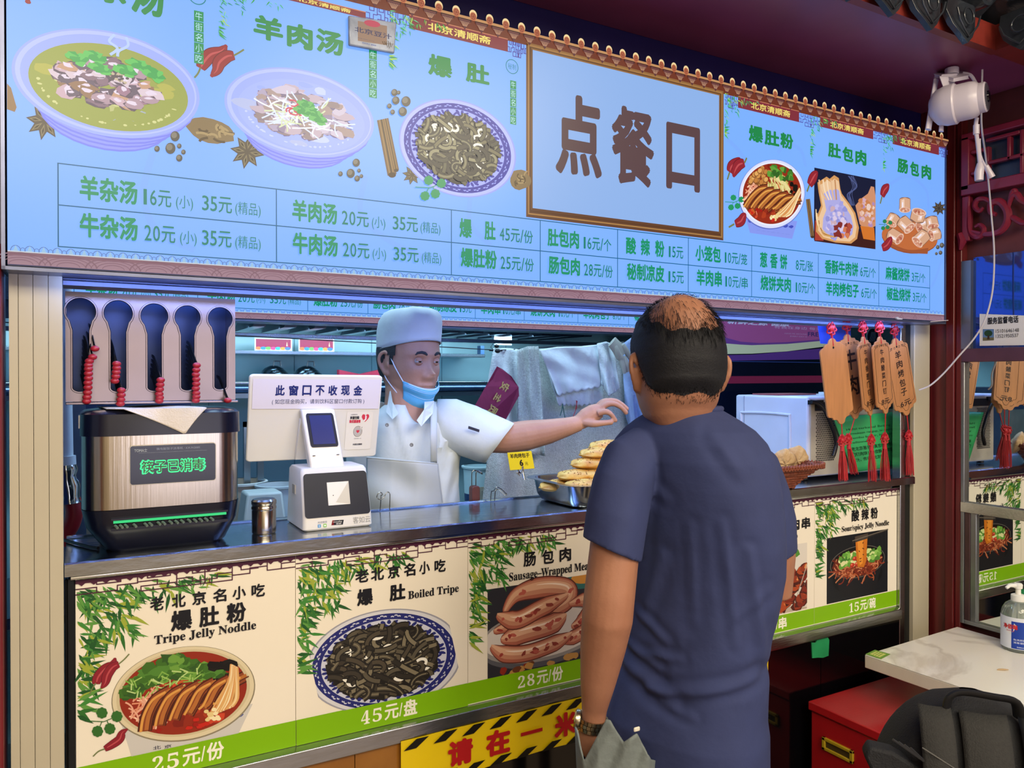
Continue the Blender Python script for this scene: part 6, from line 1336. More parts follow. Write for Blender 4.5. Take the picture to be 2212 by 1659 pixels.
# ================================================================ hanging wooden tags
wood = mat('#b97f4e', .5, var=.14, scale=9, stretch=(6, 6, .7), bump=.05, bscale=20); redc = mat('#b3141f', .55, var=.15, scale=60)
def tagshape(w, h):
    W_, H_ = w/2, h
    half = [(0, 0), (.12, -.004), (.22, -.02), (.30, -.05), (.46, -.055), (.60, -.06), (.66, -.085), (.80, -.095), (.92, -.105), (1, -.13), (1, -.86), (.92, -.885), (.78, -.89), (.66, -.90), (.60, -.925), (.42, -.93), (.30, -.945), (.22, -.98), (.12, -.996), (0, -1)]
    return [(x*W_, z*H_) for x, z in half]+[(-x*W_, z*H_) for x, z in half[-2:0:-1]]
def hang(hole, tip, w, yaw, y, chars, price, label, tas):
    top = onY(hole[0], hole[1], y); bot = onY(tip[0], tip[1], y); ax = (bot-top); H = ax.length; dn = ax.normalized()
    sd = Vector((cos(yaw), -sin(yaw), 0)); sd = (sd-dn*sd.dot(dn)).normalized(); nr = sd.cross(-dn)
    if nr.y > 0: nr = -nr
    t = thing('wooden_tag', label, 'tag', top, 'wooden dish tags hanging from the lintel')
    f = lambda p, d=0: top+sd*p[0]-dn*p[1]+nr*d
    mb = MB(); mb.prism(tagshape(w, H), lambda p, d: f(p, d), -.003, .003, wood); mb.build('board', t, bevel=.0008)
    mb = MB(); k = mat('#2a1710', .6, var=0)
    mb.add([f((.004*cos(a), -.030*1-.0+.004*sin(a)), .0034) for a in [2*pi*j/12 for j in range(12)]], [tuple(range(12))], BLACKP())
    if chars:
        o = tagshape(w*.86, H*.88); mb.tube([f((x, z-H*.055), .0032) for x, z in o[4:-3]], .0007, k, 4)
        for j in (-1, 1):
            for q in (.22, .5, .72): mb.tube([f((j*w*.5*q+.004*cos(a), -H*.115+.004*sin(a)), .0033) for a in [2*pi*i/8 for i in range(9)]], .0006, k, 4)
        n = len(chars); ch = (H*.60)/n; cw = min(w*.52, ch*1.0)
        for i, c in enumerate(chars): mb.text(c, lambda s, q: f(((s-.5)*cw, -H*.155-ch*i-ch*.88+ch*.80*q), .0036), k, .02)
        if price: mb.text(price, lambda s, q: f(((s-.5)*w*.48, -H*.875+H*.075*q), .0036), k, .02)
    mb.build('lettering', t)
    kn = top+Vector((.0, .0, .032)); mb = MB()
    for j in range(5):
        a = 2*pi*j/5; mb.tube([kn+Vector((.012*cos(a)+.009*cos(b), .004*sin(b*2), .012*sin(a)+.009*sin(b))) for b in [2*pi*i/12 for i in range(12)]], .0028, redc, 6, closed=True)
    mb.ell(kn, (.012, .008, .012), redc); mb.tube([kn+Vector((0, 0, .015)), Vector((kn.x, kn.y, zb-.001))], .0018, redc, 6); mb.tube([kn, f((0, -.024), .004)], .0018, redc, 6); mb.tube([kn+Vector((-.004, 0, 0)), f((.002, -.026), -.004)], .0016, redc, 6)
    mb.build('cord_knot', t)
    bt = f((0, -H+.012)); k1 = onY(tas[0], tas[1], y); mb = MB()
    mb.tube([bt, (bt+k1)/2+Vector((.002, 0, 0)), k1], .0016, redc, 6); mb.tube([bt+Vector((.003, 0, 0)), k1], .0014, redc, 6)
    for j in range(6):
        a = 2*pi*j/6; mb.tube([k1+Vector((.010*cos(a)+.008*cos(b), .004*sin(b*2), .011*sin(a)+.008*sin(b))) for b in [2*pi*i/10 for i in range(10)]], .0024, redc, 6, closed=True)
    mb.ell(k1, (.010, .009, .010), redc); mb.build('tassel_knot', t)
    e = onY(tas[2], tas[3], y); mb = MB(); hd_ = k1+(e-k1)*.12; mb.tube([k1, hd_, hd_+Vector((0, 0, -.02))], [.004, .006, .0075], redc, 10)
    for j in range(46):
        a = R.uniform(0, 6.28); r = sqrt(R.random())*.006; q = hd_+Vector((r*cos(a), r*sin(a), -.012)); L = e.z+R.uniform(-.006, .006); mb.tube([q, Vector((q.x+(e.x-hd_.x)*.5+2.0*r*cos(a)*.8, q.y+r*sin(a), (q.z+L)/2)), Vector((e.x+r*cos(a)*2.6+R.uniform(-.002, .002), q.y+r*sin(a)*1.5, L))], .0009, redc, 4)
    mb.build('tassel', t)
hang((1829, 722), (1848, 905), .118, 0, -.012, '牛肉', '', 'wooden dish tag half covered by the blank tag in front of it', (1832, 948, 1845, 1022))
hang((1796, 731), (1818, 916), .126, 0, -.060, '', '', 'blank wooden tag at the left end of the row of tags', (1819, 951, 1821, 1036))
hang((1864, 727), (1880, 898), .124, radians(-17), -.058, '牛肉香葱门钉', '8元', 'narrow turned tag between the half-covered tag and its lookalike', (1882, 950, 1885, 1038))
hang((1900, 727), (1913, 894), .124, radians(-11), -.072, '牛肉酸菜门钉', '8元', 'turned wooden tag directly left of the wide lamb bun tag', (1911, 946, 1912, 1036))
hang((1932, 731), (1959, 897), .126, 0, -.020, '羊肉烤包子', '6元', 'wide wooden lamb bun tag at the right end of the row, priced 6', (1963, 940, 1965, 1024))
# ---------------------------------------------------------------- wicker basket with two flat breads
bk = thing('wicker_basket', 'brown wicker basket of breads right of the man in the blue shirt', 'basket', (1.80, .01, CZ))
wk = mat('#6b2e1c', .5, var=.3, scale=90, bump=.5, bscale=120, h2='#8f4a2c')
bx0, bx1, by0, by1 = 1.66, onZ(1741, 1058, CZ).x, -.028, .055; bh_ = .072
def bring(t, g=0): k = .088*t**1.2+g; return rrect(bx0-k, bx1+k, by0-k*.62, by1+k*.3, .03+k*.3, 10)
mb = MB()
nr_ = 9
for j in range(nr_):
    pts = bring((j+.5)/nr_); n = len(pts)
    P_ = []
    for i in range(n*3):
        a, b = pts[i//3], pts[(i//3+1) % n]; t = (i % 3)/3; P_.append(Vector((a[0]+(b[0]-a[0])*t, a[1]+(b[1]-a[1])*t, CZ+.004+bh_*(j+.5)/nr_+.0024*sin(i*2.1+j*pi))))
    mb.tube(P_, .0052, wk, 6, closed=True)
mb.build('weave', bk)
mb = MB(); L = [(CZ+.001, bring(0, -.006)), (CZ+bh_*.5, bring(.5, -.005)), (CZ+bh_, bring(1, -.005))]; loft(mb, L, wk, cap=False); mb.add([(x, y, CZ+.002) for x, y in bring(0, -.004)], [tuple(range(len(bring(0))))], wk); mb.build('shell', bk)
mb = MB(); pts = bring(1, .004); n = len(pts)
for i in range(n):
    a, b = Vector((*pts[i], CZ+bh_)), Vector((*pts[(i+1) % n], CZ+bh_)); d = (b-a); m_ = max(1, int(d.length/.012))
    for q in range(m_): c = a+d*(q+.5)/m_; mb.tube([c-d.normalized()*.012+Vector((0, 0, -.006)), c+Vector((0, 0, .007)), c+d.normalized()*.012+Vector((0, 0, -.004))], [.003, .0052, .003], wk, 6)
mb.build('braided_rim', bk)
bm_ = mat('#a57c4c', .75, var=.35, scale=22, h2='#cbb084', bump=.9, bscale=38)
for u, v, r, lb in ((1716, 992, .047, 'round crusty flat bread leaning highest in the wicker basket, nearest the rim'), (1690, 998, .044, 'round crusty bread in the basket half hidden by the blue shirt'), (1678, 1002, .04, 'bread at the back of the basket behind the blue shoulder')):
    c = onY(u, v, .04 if u > 1700 else (.0 if u > 1680 else .075)); t = thing('flat_bread', lb, 'bread', (c.x, c.y, c.z-r), 'breads in the wicker basket')
    M = Matrix.Rotation(.35, 3, 'X') @ Matrix.Rotation(-.3, 3, 'Z'); mb = MB(); sd_ = u
    def fb_(a, b):
        th_ = 2*pi*a; ph = -pi/2+pi*b; k = 1+.05*sin(5*th_+sd_)+.03*sin(9*th_+3*ph); p = Vector((r*cos(ph)*cos(th_)*k, .018*(1-.25*cos(ph)**8)*sin(ph)*(1+.1*sin(7*th_)), r*cos(ph)*sin(th_)*k)); return c+M @ p
    mb.grid(fb_, 36, 18, bm_, wrap=True); mb.build('crust', t)
# ---------------------------------------------------------------- table, sanitizer, sticker
TZ = .743
tc = [onZ(1868, 1415, TZ), onZ(2070, 1353.5, TZ)]
rot = atan2((tc[1]-tc[0]).y, (tc[1]-tc[0]).x); ex = Vector((cos(rot), sin(rot), 0)); ey = Vector((sin(rot), -cos(rot), 0))
A = tc[0]; wdt = (2.697-A.x)/cos(rot)-.0
tb_ = thing('dining_table', 'white marble-pattern dining table in front of the red box at the right', 'table', (A+ex*.3+ey*.3)-Vector((0, 0, TZ)))
marble = bpy.data.materials.new('marble_laminate'); marble.use_nodes = True; nt = marble.node_tree; b = nt.nodes['Principled BSDF']; b.inputs['Roughness'].default_value = .25
tcn = nt.nodes.new('ShaderNodeTexCoord'); wv = nt.nodes.new('ShaderNodeTexNoise'); wv.inputs['Scale'].default_value = 2.2; wv.inputs['Detail'].default_value = 5; wv.inputs['Distortion'].default_value = 1.6
cr = nt.nodes.new('ShaderNodeValToRGB'); e = cr.color_ramp.elements; e[0].position = .46; e[0].color = (*lin('#e9e3d2'), 1); e[1].position = .56; e[1].color = (*lin('#e6e0d0'), 1); m1 = cr.color_ramp.elements.new(.51); m1.color = (*lin('#cfc6b4'), 1)
nt.links.new(tcn.outputs['Object'], wv.inputs['Vector']); nt.links.new(wv.outputs[0], cr.inputs[0]); nt.links.new(cr.outputs[0], b.inputs['Base Color'])
edge = mat('#cfc7b0', .4, var=.04)
Lr = (A.x+1.4*ey.x)
mb = MB(); q = lambda a, b, z: A+ex*a+ey*b+Vector((0, 0, z))
wall_w = lambda bb: (2.697-(A+ey*bb).x)/cos(rot)
mb.hexa([q(0, 1.15, -.04), q(wall_w(1.15), 1.15, -.04), q(wall_w(0), 0, -.04), q(0, 0, -.04), q(0, 1.15, -.001), q(wall_w(1.15), 1.15, -.001), q(wall_w(0), 0, -.001), q(0, 0, -.001)], edge); mb.build('table_body', tb_, bevel=.002)
mb = MB(); mb.add([q(0, 1.15, 0), q(wall_w(1.15), 1.15, 0), q(wall_w(0), 0, 0), q(0, 0, 0)], [(0, 1, 2, 3)], marble); mb.build('table_surface', tb_)
for a, b in ((.3, .62), (.3, 1.0)): mb = MB(); p = q(a, b, 0); mb.box((p.x-.02, p.y-.02, 0.0), (p.x+.02, p.y+.02, TZ-.04), BLACKP()); mb.box((p.x-.2, p.y-.03, 0), (p.x+.2, p.y+.03, .02), BLACKP()); mb.build('leg', tb_)
mb = MB(); Z = TZ+.0006; pts = [onZ(u, v, Z) for u, v in ((1869, 1413), (1890, 1403.5), (1924, 1413), (1903, 1424))]; mb.add(pts, [(0, 1, 2, 3)], ink('#6f9a3a')); mb.add([p+(sum(pts, Vector())/4-p)*.35+Vector((0, 0, .0003)) for p in pts], [(0, 1, 2, 3)], ink('#c9cf6a')); c_ = sum(pts, Vector())/4
for k in (-.5, 0, .5): s0 = pts[0]+(pts[3]-pts[0])*(.5+k*.3); s1 = pts[1]+(pts[2]-pts[1])*(.5+k*.3); mb.tube([s0+(s1-s0)*.25+Vector((0, 0, .0008)), s0+(s1-s0)*.75+Vector((0, 0, .0008))], .0007, ink('#3f6a2a'), 4)
tag(mb.build('table_sticker'), 'small green and yellow sticker at the left corner of the white table', 'sticker')
mb = MB(); c = onZ(2166, 1448, TZ); mb.grid(lambda a, b: c+RT*(.017*(a*2-1))+Vector((ey.x, ey.y, 0))*(.006*(b*2-1)*(1-(a*2-1)**2))+Vector((0, 0, .0012+.002*abs(b*2-1))), 14, 4, mat('#c9a878', .6, var=.1)); tag(mb.build('food_crumb', solid=.001), 'small tan scrap lying on the white table top', 'scrap')
sb = onX(2216, 1398, 2.64); bt_ = thing('sanitizer_bottle', 'clear pump bottle of hand sanitizer on the table by the mirror pane', 'bottle', (sb.x, sb.y, TZ))
bc = Vector((2.642, onZ(2214, 1400, TZ).y, TZ)); bc = onZ(2213, 1398, TZ); bc.x = min(bc.x, 2.645)
gl2 = mat('#cdd8cf', .06, var=0, trans=.85, spec=.5)
S_ = .105/.122
mb = MB(); mb.lathe([(.044, .0005), (.047, .004), (.048, .01), (.048, .115), (.045, .13), (.036, .146), (.022, .157), (.018, .16), (.018, .170), (.0, .170)], bc, gl2, 36); mb.build('bottle_body', bt_)
mb = MB(); mb.lathe([(.0, .153), (.0205, .153), (.0205, .176), (.017, .178), (.008, .179), (.0075, .196), (.012, .198), (.013, .210), (.010, .214), (0, .215)], bc, mat('#e3e2da', .4, var=.02), 24); d_ = -RT*.9-FW*.1; d_.z = 0; d_.normalize(); mb.tube([bc+Vector((0, 0, .207)), bc+d_*.03+Vector((0, 0, .208)), bc+d_*.042+Vector((0, 0, .200))], [.008, .006, .005], mat('#e3e2da', .4, var=.02), 10); mb.tube([bc+Vector((0, 0, .155)), bc+Vector((0, 0, .015))], .003, mat('#e3e2da', .4, var=.02), 8); mb.build('pump', bt_)
va = atan2(-(FW+RT*.6).y, -(FW+RT*.6).x)
def lab(a0, a1, z0, z1, h, r=.0484): mb.grid(lambda a, b: bc+Vector((r*cos(va+a0+(a1-a0)*a), r*sin(va+a0+(a1-a0)*a), z0+(z1-z0)*b)), 20, 1, ink(h))
mb = MB(); lab(-1.6, 1.6, .012, .112, '#d6dae0'); lab(-.42, 1.6, .014, .100, '#1f3f9a', .0487); mb.build('label', bt_)
def ltext(t, a0, a1, z0, z1, h, r=.0490, bo=0): mb.text(t, lambda s, q: bc+Vector((r*cos(va+a0+(a1-a0)*s), r*sin(va+a0+(a1-a0)*s), z0+(z1-z0)*q)), ink(h), bo)
mb = MB(); mb.add([bc+Vector((.0489*cos(va+x), .0489*sin(va+x), z)) for x, z in ((-.85, .092), (-.25, .094), (-.1, .086), (-.3, .068), (-.5, .058), (-.72, .068))], [tuple(range(6))], ink('#d8d4cc')); ltext('净佰琳', -.95, -.05, .074, .09, '#c22a2c', .0492, .04); ltext('JINGBAILIN', -.72, -.25, .066, .071, '#c22a2c', .0492); ltext('免洗抑菌', -.3, .4, .040, .046, '#dfe6f4'); ltext('消毒凝胶', -.3, .4, .031, .037, '#dfe6f4'); ltext('500ml', -.1, .3, .018, .022, '#dfe6f4'); mb.build('label_lettering', bt_)
# ---------------------------------------------------------------- red storage stool
rx = thing('red_storage_box', 'bright red storage box with a yellow-rimmed handle slot under the edge of the white table', 'box', (2.2, -.25, 0))
rp = mat('#a8151a', .35, var=.06, scale=12, bump=.06, bscale=160)
BX, BYa = 2.045, -.045; BZ = onY(1745, 1514, BYa).z; p = onY(1745, 1514, BYa); BX = p.x
mb = MB(); mb.box((BX+.008, -.47, .0), (BX+.45, BYa-.006, BZ-.03), rp); mb.build('box_body', rx, bevel=.004)
mb = MB(); mb.box((BX, -.478, BZ-.028), (BX+.458, BYa, BZ), rp); mb.build('box_lid', rx, bevel=.004)
ha, hb_ = onX(1774, 1596, BX), onX(1841, 1650, BX); hz0, hz1 = onX(1805, 1634, BX).z, onX(1805, 1606, BX).z
yl = mat('#b59a1c', .4, var=.1); hy0, hy1 = min(ha.y, hb_.y), max(ha.y, hb_.y)
mb = MB()
for a, b, c, d in ((hy0, hy1, hz1-.010, hz1), (hy0, hy1, hz0, hz0+.010), (hy0, hy0+.012, hz0, hz1), (hy1-.012, hy1, hz0, hz1)): mb.box((BX+.001, a, c), (BX+.012, b, d), yl)
mb.build('handle_rim', rx, bevel=.002)
mb = MB(); mb.box((BX+.006, hy0+.012, hz0+.01), (BX+.0085, hy1-.012, hz1-.01), mat('#4a3a10', .6)); mb.build('handle_slot', rx)
# ---------------------------------------------------------------- backpack on a stool
bpc = at(2095, 1640, 1.5); gx, gy_ = bpc.x, bpc.y
fx = Vector((RT.x, RT.y, 0)); fy_ = Vector((FW.x, FW.y, 0)).normalized(); an = radians(-16); ca, sa = cos(an), sin(an)
ux = fx*ca+fy_*sa; uy = -fx*sa+fy_*ca
bp = thing('backpack', 'black backpack with a top carry loop standing in the right foreground', 'backpack', (gx, gy_, .46))
bkm = mat('#15171c', .75, var=.2, scale=60, bump=.3, bscale=300); pad = mat('#2a2a29', .85, var=.15, scale=200, bump=.3, bscale=400); web = mat('#0b0d12', .6, var=.1)
ztop = at(2115, 1512, 1.42).z
def B(x, y, z): return Vector((gx, gy_, 0))+ux*x+uy*y+Vector((0, 0, z))
def bag(a, b):
    th_ = 2*pi*a; z = .462+(ztop-.478)*b; t = b; w = .178*(1-.0*t) if t < .55 else .178*sqrt(max(0, 1-((t-.55)/.452)**2.0))
    w = max(w, .0); dpt = .105*(1 if t < .7 else sqrt(max(.0, 1-((t-.7)/.305)**2))); c, s = cos(th_), sin(th_); e = .55
    return B(w*abs(c)**e*(1 if c > 0 else -1), dpt*abs(s)**e*(1 if s > 0 else -1), z)
mb = MB(); mb.grid(bag, 48, 30, bkm, wrap=True); mb.add([bag(i/48, 0) for i in range(48)], [tuple(range(48))], bkm); mb.build('bag_body', bp)
def strip(x0, x1_, y, z0, z1, m, name, th=.014):
    mb = MB()
    def f(a, b): x = x0+(x1_-x0)*a; t = z0+(z1-z0)*b; hh = min(1, max(0, (t-.462)/(ztop-.478))); yy = .105*(1 if hh < .7 else sqrt(max(0, 1-((hh-.7)/.305)**2))); return B(x, -yy-y-.008*sin(pi*a), t)
    mb.grid(f, 8, 20, m); mb.build(name, bp, solid=th)
strip(-.035, .042, .006, .5, ztop-.035, pad, 'back_padding')
strip(-.105, -.052, .012, .48, ztop-.03, pad, 'shoulder_strap'); strip(.062, .12, .012, .48, ztop-.03, web, 'shoulder_strap')
mb = MB(); mb.tube(bez([tuple(B(-.055, -.06, ztop-.03)), tuple(B(-.052, -.07, ztop-.004)), tuple(B(-.03, -.07, ztop+.006)), tuple(B(.02, -.072, ztop+.004)), tuple(B(.055, -.07, ztop-.002)), tuple(B(.065, -.06, ztop-.034))], 5), [.012]*26, web, 10, flat=.5); mb.build('carry_loop', bp)
mb = MB(); mb.prism([(-.19, -.08), (-.205, -.05), (-.195, -.03), (-.155, -.035), (-.09, -.07), (-.12, -.18), (-.19, -.22)], lambda p, d: B(p[0], d, ztop-.075+p[1]), -.10, -.06, bkm); mb.build('side_flap', bp, bevel=.006)
mb = MB()
for k in range(4): mb.tube([B(-.158+.010*k, -.112, ztop-.10-.004*k+.02), B(-.118+.006*k, -.114, ztop-.125-.004*k+.02)], .0024, mat('#23252b', .35), 6)
mb.build('buckle', bp)
mb = MB(); 
for a, b in (((-.11, -.055), (-.05, -.09)), ((.03, -.13), (.17, -.18))): mb.tube([B(a[0], -.121, ztop+a[1]-.03), B(b[0], -.121, ztop+b[1]-.03)], .0012, mat('#5a5a58', .6), 6)
mb.build('piping', bp)
so = thing('stool', 'dark stool under the black backpack in the right foreground', 'stool', (gx, gy_, 0))
mb = MB(); mb.box((gx-.17, gy_-.17, .43), (gx+.17, gy_+.17, .459), mat('#3a1d14', .5, var=.2)); mb.build('seat', so, bevel=.006)
for a in (-1, 1):
    for b in (-1, 1): mb = MB(); mb.box((gx+a*.14-.018, gy_+b*.14-.018, 0), (gx+a*.14+.018, gy_+b*.14+.018, .43), mat('#3a1d14', .5, var=.2)); mb.build('leg', so)
# ---------------------------------------------------------------- security camera
sc = thing('security_camera', 'white security camera with two antennas mounted high beside the sign\'s right end', 'camera', (2.55, -.1, 2.6))
cw_ = mat('#cfc9d6', .3, var=.02); dk_ = 2.36
K = lambda u, v, d=0: at(u, v, dk_+d)
mb = MB(); pl_ = [K(u, v, d) for u, v, d in ((2018, 160, .05), (2042, 147, .12), (2088, 153, .10), (2092, 162, .0), (2060, 168, -.02))]
mb.add(pl_+[p-Vector((0, 0, .012)) for p in pl_], [tuple(range(5)), tuple(range(9, 4, -1))]+[(i, (i+1) % 5, 5+(i+1) % 5, 5+i) for i in range(5)], cw_)
mb.lathe([(.02, 0), (.02, .02)], K(2056, 156, .03)-Vector((0, 0, .008)), cw_, 12)
mb.build('mount', sc, bevel=.002)
mb = MB(); mb.hexa([K(2030, 168), K(2066, 164), K(2066, 164, .03), K(2030, 168, .03), K(2034, 160), K(2070, 158), K(2070, 158, .03), K(2034, 160, .03)], cw_); mb.prism([(0, 0), (1, 0), (.72, -.8), (.35, -1)], lambda p, d: K(2028+40*p[0], 164-38*p[1], d), -.004, .03, cw_); mb.build('bracket', sc, bevel=.003)
hc = K(2048, 228); ld = (RT*.74-FW*.66+Vector((0, 0, .02))).normalized(); rotq = ld.to_track_quat('Z', 'Y').to_matrix()
mb = MB(); mb.lathe([(0, -.052), (.03, -.048), (.052, -.03), (.060, -.005), (.061, .02), (.058, .024)], hc, cw_, 36, rotq); mb.build('dome', sc)
mb = MB(); mb.lathe([(.055, .024), (.055, .06), (.052, .075), (.044, .085), (.044, .100), (.040, .104)], hc, cw_, 36, rotq); mb.build('lens_housing', sc)
mb = MB(); mb.lathe([(.041, .1035), (.036, .1055), (0, .1055)], hc, mat('#4a4a55', .25, var=.1), 32, rotq, cap=False); mb.build('lens_plate', sc)
mb = MB(); mb.lathe([(.017, .106), (.016, .110), (0, .110)], hc, mat('#0a0c18', .05, var=0), 24, rotq); mb.lathe([(.003, .1065), (0, .107)], hc+rotq @ Vector((.022, .012, 0)), BLACKP(), 10, rotq); mb.build('lens', sc)
for a, b, n in (((2022, 172), (2005, 280), .012), ((2034, 265), (2033, 284), .010)): mb = MB(); mb.tube([K(*a, .03), K(*b, .03)], [n*.8, n], cw_, 12, flat=.6); mb.build('antenna', sc)
mb = MB(); mb.tube(bez([tuple(K(2080, 158, .03)), tuple(K(2096, 162, .02)), tuple(K(2106, 176, .02)), tuple(K(2112, 190, .0))], 5), .005, cw_, 8); mb.tube(bez([tuple(K(2110, 255)), tuple(K(2108, 275)), tuple(K(2112, 310)), tuple(K(2117, 355))], 5), .006, cw_, 8); mb.tube([K(2109, 270), K(2109, 290)], .009, cw_, 10)
mb.tube(bez([tuple(K(2116, 300, .02)), tuple(K(2118, 335, .02)), tuple(K(2128, 358, .02)), tuple(K(2134, 368, .02))], 5), .0035, cw_, 8); mb.build('pigtail_cables', sc)
mb = MB(); mb.tube([K(2117, 352), K(2117, 362), K(2115, 372), K(2115, 390)], [.008, .012, .013, .012], cw_, 12); mb.tube([K(2130, 358, .02), K(2143, 383, .02)], [.007, .010], cw_, 12); mb.build('plug_connectors', sc)
mb = MB(); xk = 2.66
cp = [tuple(at(u, v, d)) for u, v, d in ((2122, 150, 2.36), (2120, 262, 2.40), (2128, 330, 2.50), (2136, 400, 2.58), (2142, 470, 2.57), (2147, 530, 2.56), (2147, 590, 2.56), (2142, 640, 2.56), (2128, 690, 2.56), (2105, 730, 2.58), (2075, 765, 2.6), (2040, 805, 2.62), (2010, 832, 2.62), (1985, 843, 2.63))]
P_ = bez(cp, 8)
mb.tube(P_, .0028, mat('#c3c1c9', .4, var=.05), 8); tag(mb.build('hanging_cable'), 'thin white cable sagging from the security camera down to the wooden tags', 'cable')
# ================================================================ people
def fuse(mb, name, m, voxel=.004, smooth=6):                # one continuous skin from overlapping limb surfaces
    o = mb.build('tmp_body'); bm = bmesh.new(); bm.from_mesh(o.data); bmesh.ops.remove_doubles(bm, verts=bm.verts, dist=1e-5); bmesh.ops.holes_fill(bm, edges=bm.edges, sides=0); bmesh.ops.recalc_face_normals(bm, faces=bm.faces); bm.to_mesh(o.data); bm.free()
    d = o.modifiers.new('r', 'REMESH'); d.mode = 'VOXEL'; d.voxel_size = voxel; d.use_smooth_shade = True
    e = o.modifiers.new('s', 'SMOOTH'); e.iterations = smooth; e.factor = .4
    dg = bpy.context.evaluated_depsgraph_get(); me = bpy.data.meshes.new_from_object(o.evaluated_get(dg)); me.name = name
    bpy.data.objects.remove(o)
    me.materials.clear(); me.materials.append(m)
    me.polygons.foreach_set('use_smooth', [True]*len(me.polygons)); me.polygons.foreach_set('material_index', [0]*len(me.polygons))
    n = bpy.data.objects.new(name, me); COL.objects.link(n); return n
def kid(o, root): o.parent = root; o.matrix_parent_inverse = Matrix.Translation(-Vector(root.location)) if root.type == 'EMPTY' else Matrix(); return o
def lerp_tab(tab, z):
    for (z0, *a), (z1, *b) in zip(tab[:-1], tab[1:]):
        if z0 >= z >= z1: t = (z0-z)/(z0-z1+1e-9); t = t*t*(3-2*t)*.5+t*.5; return [x+(y-x)*t for x, y in zip(a, b)]
    return list(tab[-1][1:]) if z < tab[-1][0] else list(tab[0][1:])
HT = [(.126, .004, .0, -.03), (.120, .028, .022, -.058), (.106, .047, .046, -.078), (.08, .065, .071, -.094), (.05, .0735, .086, -.101), (.02, .0765, .0905, -.102), (0, .0765, .0885, -.099), (-.03, .074, .0885, -.09), (-.06, .0675, .087, -.07), (-.085, .058, .086, -.05), (-.103, .046, .083, -.038), (-.116, .030, .075, -.028), (-.122, .006, .05, .0)]
def G(x, s): return math.exp(-(x/s)**2)
def head_fn(s=1., face=True):
    def f(a, b):
        z = .126-.248*b; z = .126-.248*(b if .06 < b < .94 else b)
        w, yf, yb = lerp_tab(HT, z); th_ = 2*pi*a; c, sn = cos(th_), sin(th_); e = .86
        x = w*abs(c)**e*(1 if c > 0 else -1); y = (yf if sn > 0 else yb)*abs(sn)**e
        if face and sn > .15:
            ax = abs(x); k = min(1, (sn-.15)/.3)
            d = .0
            br = max(0, min(1, (.012-z)/.045)) if z > -.036 else 0
            d += .013*G(x, .0085)*br + .019*G(x, .0115)*G(z+.038, .013) + .0095*G(ax-.0145, .0075)*G(z+.043, .009)
            d += .0055*G(ax-.030, .020)*G(z-.019, .008) - .0125*G(ax-.031, .0165)*G(z-.001, .0115) + .004*G(ax-.031, .013)*G(z+.0, .006)
            d += .005*G(ax-.048, .018)*G(z+.026, .018) - .004*G(ax-.024, .006)*G(z+.052, .016)
            d += .0075*G(x, .022)*G(z+.0665, .0050) + .0085*G(x, .019)*G(z+.079, .0060) - .005*G(x, .026)*G(z+.0722, .0026) - .003*G(x, .03)*G(z+.089, .006)
            d += .007*G(x, .020)*G(z+.106, .011)
            y += d*k
        return Vector((x*s, y*s, z*s))
    return f
def ear(mb, M, side, s, m):
    P_ = [(.0, .0, .028), (.002, -.010, .033), (.006, -.020, .027), (.008, -.024, .012), (.006, -.021, -.004), (.003, -.014, -.018), (.0, -.006, -.029), (-.002, .001, -.026)]
    f = lambda p: M @ Vector((side*(.0775+p[0]*1.5)*s, (p[1]+.0)*s, (p[2]-.012)*s))
    mb.tube([f(p) for p in bez(P_, 4)], .0052*s, m, 8); mb.ell(f((-.001, -.009, .002)), (.0045*s, .013*s, .026*s), m, M.to_3x3()); mb.ell(f((-.001, -.002, -.026)), (.005*s, .006*s, .008*s), m, M.to_3x3()); mb.ell(f((.0, .003, -.002)), (.005*s, .004*s, .009*s), m, M.to_3x3())
def finger(mb, pts, r, m):
    n = len(pts); P_ = bez([tuple(p) for p in pts], 4); N = len(P_)
    mb.tube(P_, [r*(1-.28*i/(N-1)+.06*sin(i*pi*2/(N-1))) for i in range(N)], m, 10); mb.ell(P_[-1], (r*.73, r*.73, r*.73), m, None, 10, 8)
def ringloft(mb, rings, m, n=48, cap=False):                # rings: list of functions angle -> point
    V = [r(2*pi*k/n) for r in rings for k in range(n)]
    Fs = [(i*n+k, i*n+(k+1) % n, (i+1)*n+(k+1) % n, (i+1)*n+k) for i in range(len(rings)-1) for k in range(n)]
    if cap: Fs += [tuple(range(n-1, -1, -1)), tuple((len(rings)-1)*n+k for k in range(n))]
    mb.add(V, Fs, m, True)
def skinmat(h, h2): return mat(h, .5, var=.1, scale=14, h2=h2, bump=.06, bscale=160, spec=.35)
# ---------------------------------------------------------------- the customer, seen from behind
D1 = 1.5
vd = FW+RT*((1460-CU)/F); vd = Vector((vd.x, vd.y, 0)).normalized(); vr = Vector((vd.y, -vd.x, 0))
C0 = at(1460, 817, D1)
def V1(u, v, d=0.):                                         # photo point on the upright plane through the man, d metres further away
    r = ray(u, v); return CAM + r*(((C0-CAM).dot(vd)+d)/r.dot(vd))
def xz(u, v, d=0.): p = V1(u, v, d)-C0; return p.dot(vr), p.z
cust = thing('person', 'man in a dark blue t-shirt seen from behind with one hand in his pocket', 'person', (C0.x, C0.y, 0))
skin1 = skinmat('#94654e', '#a3735a')
bodyyaw = radians(-33)                                      # he faces the counter, turned left of the line of sight
cb, sb_ = cos(bodyyaw), sin(bodyyaw)
bx_ = vr*cb+vd*sb_*1.0; byv = vd*cb-vr*sb_*1.0
bxv = Vector((byv.y, -byv.x, 0))
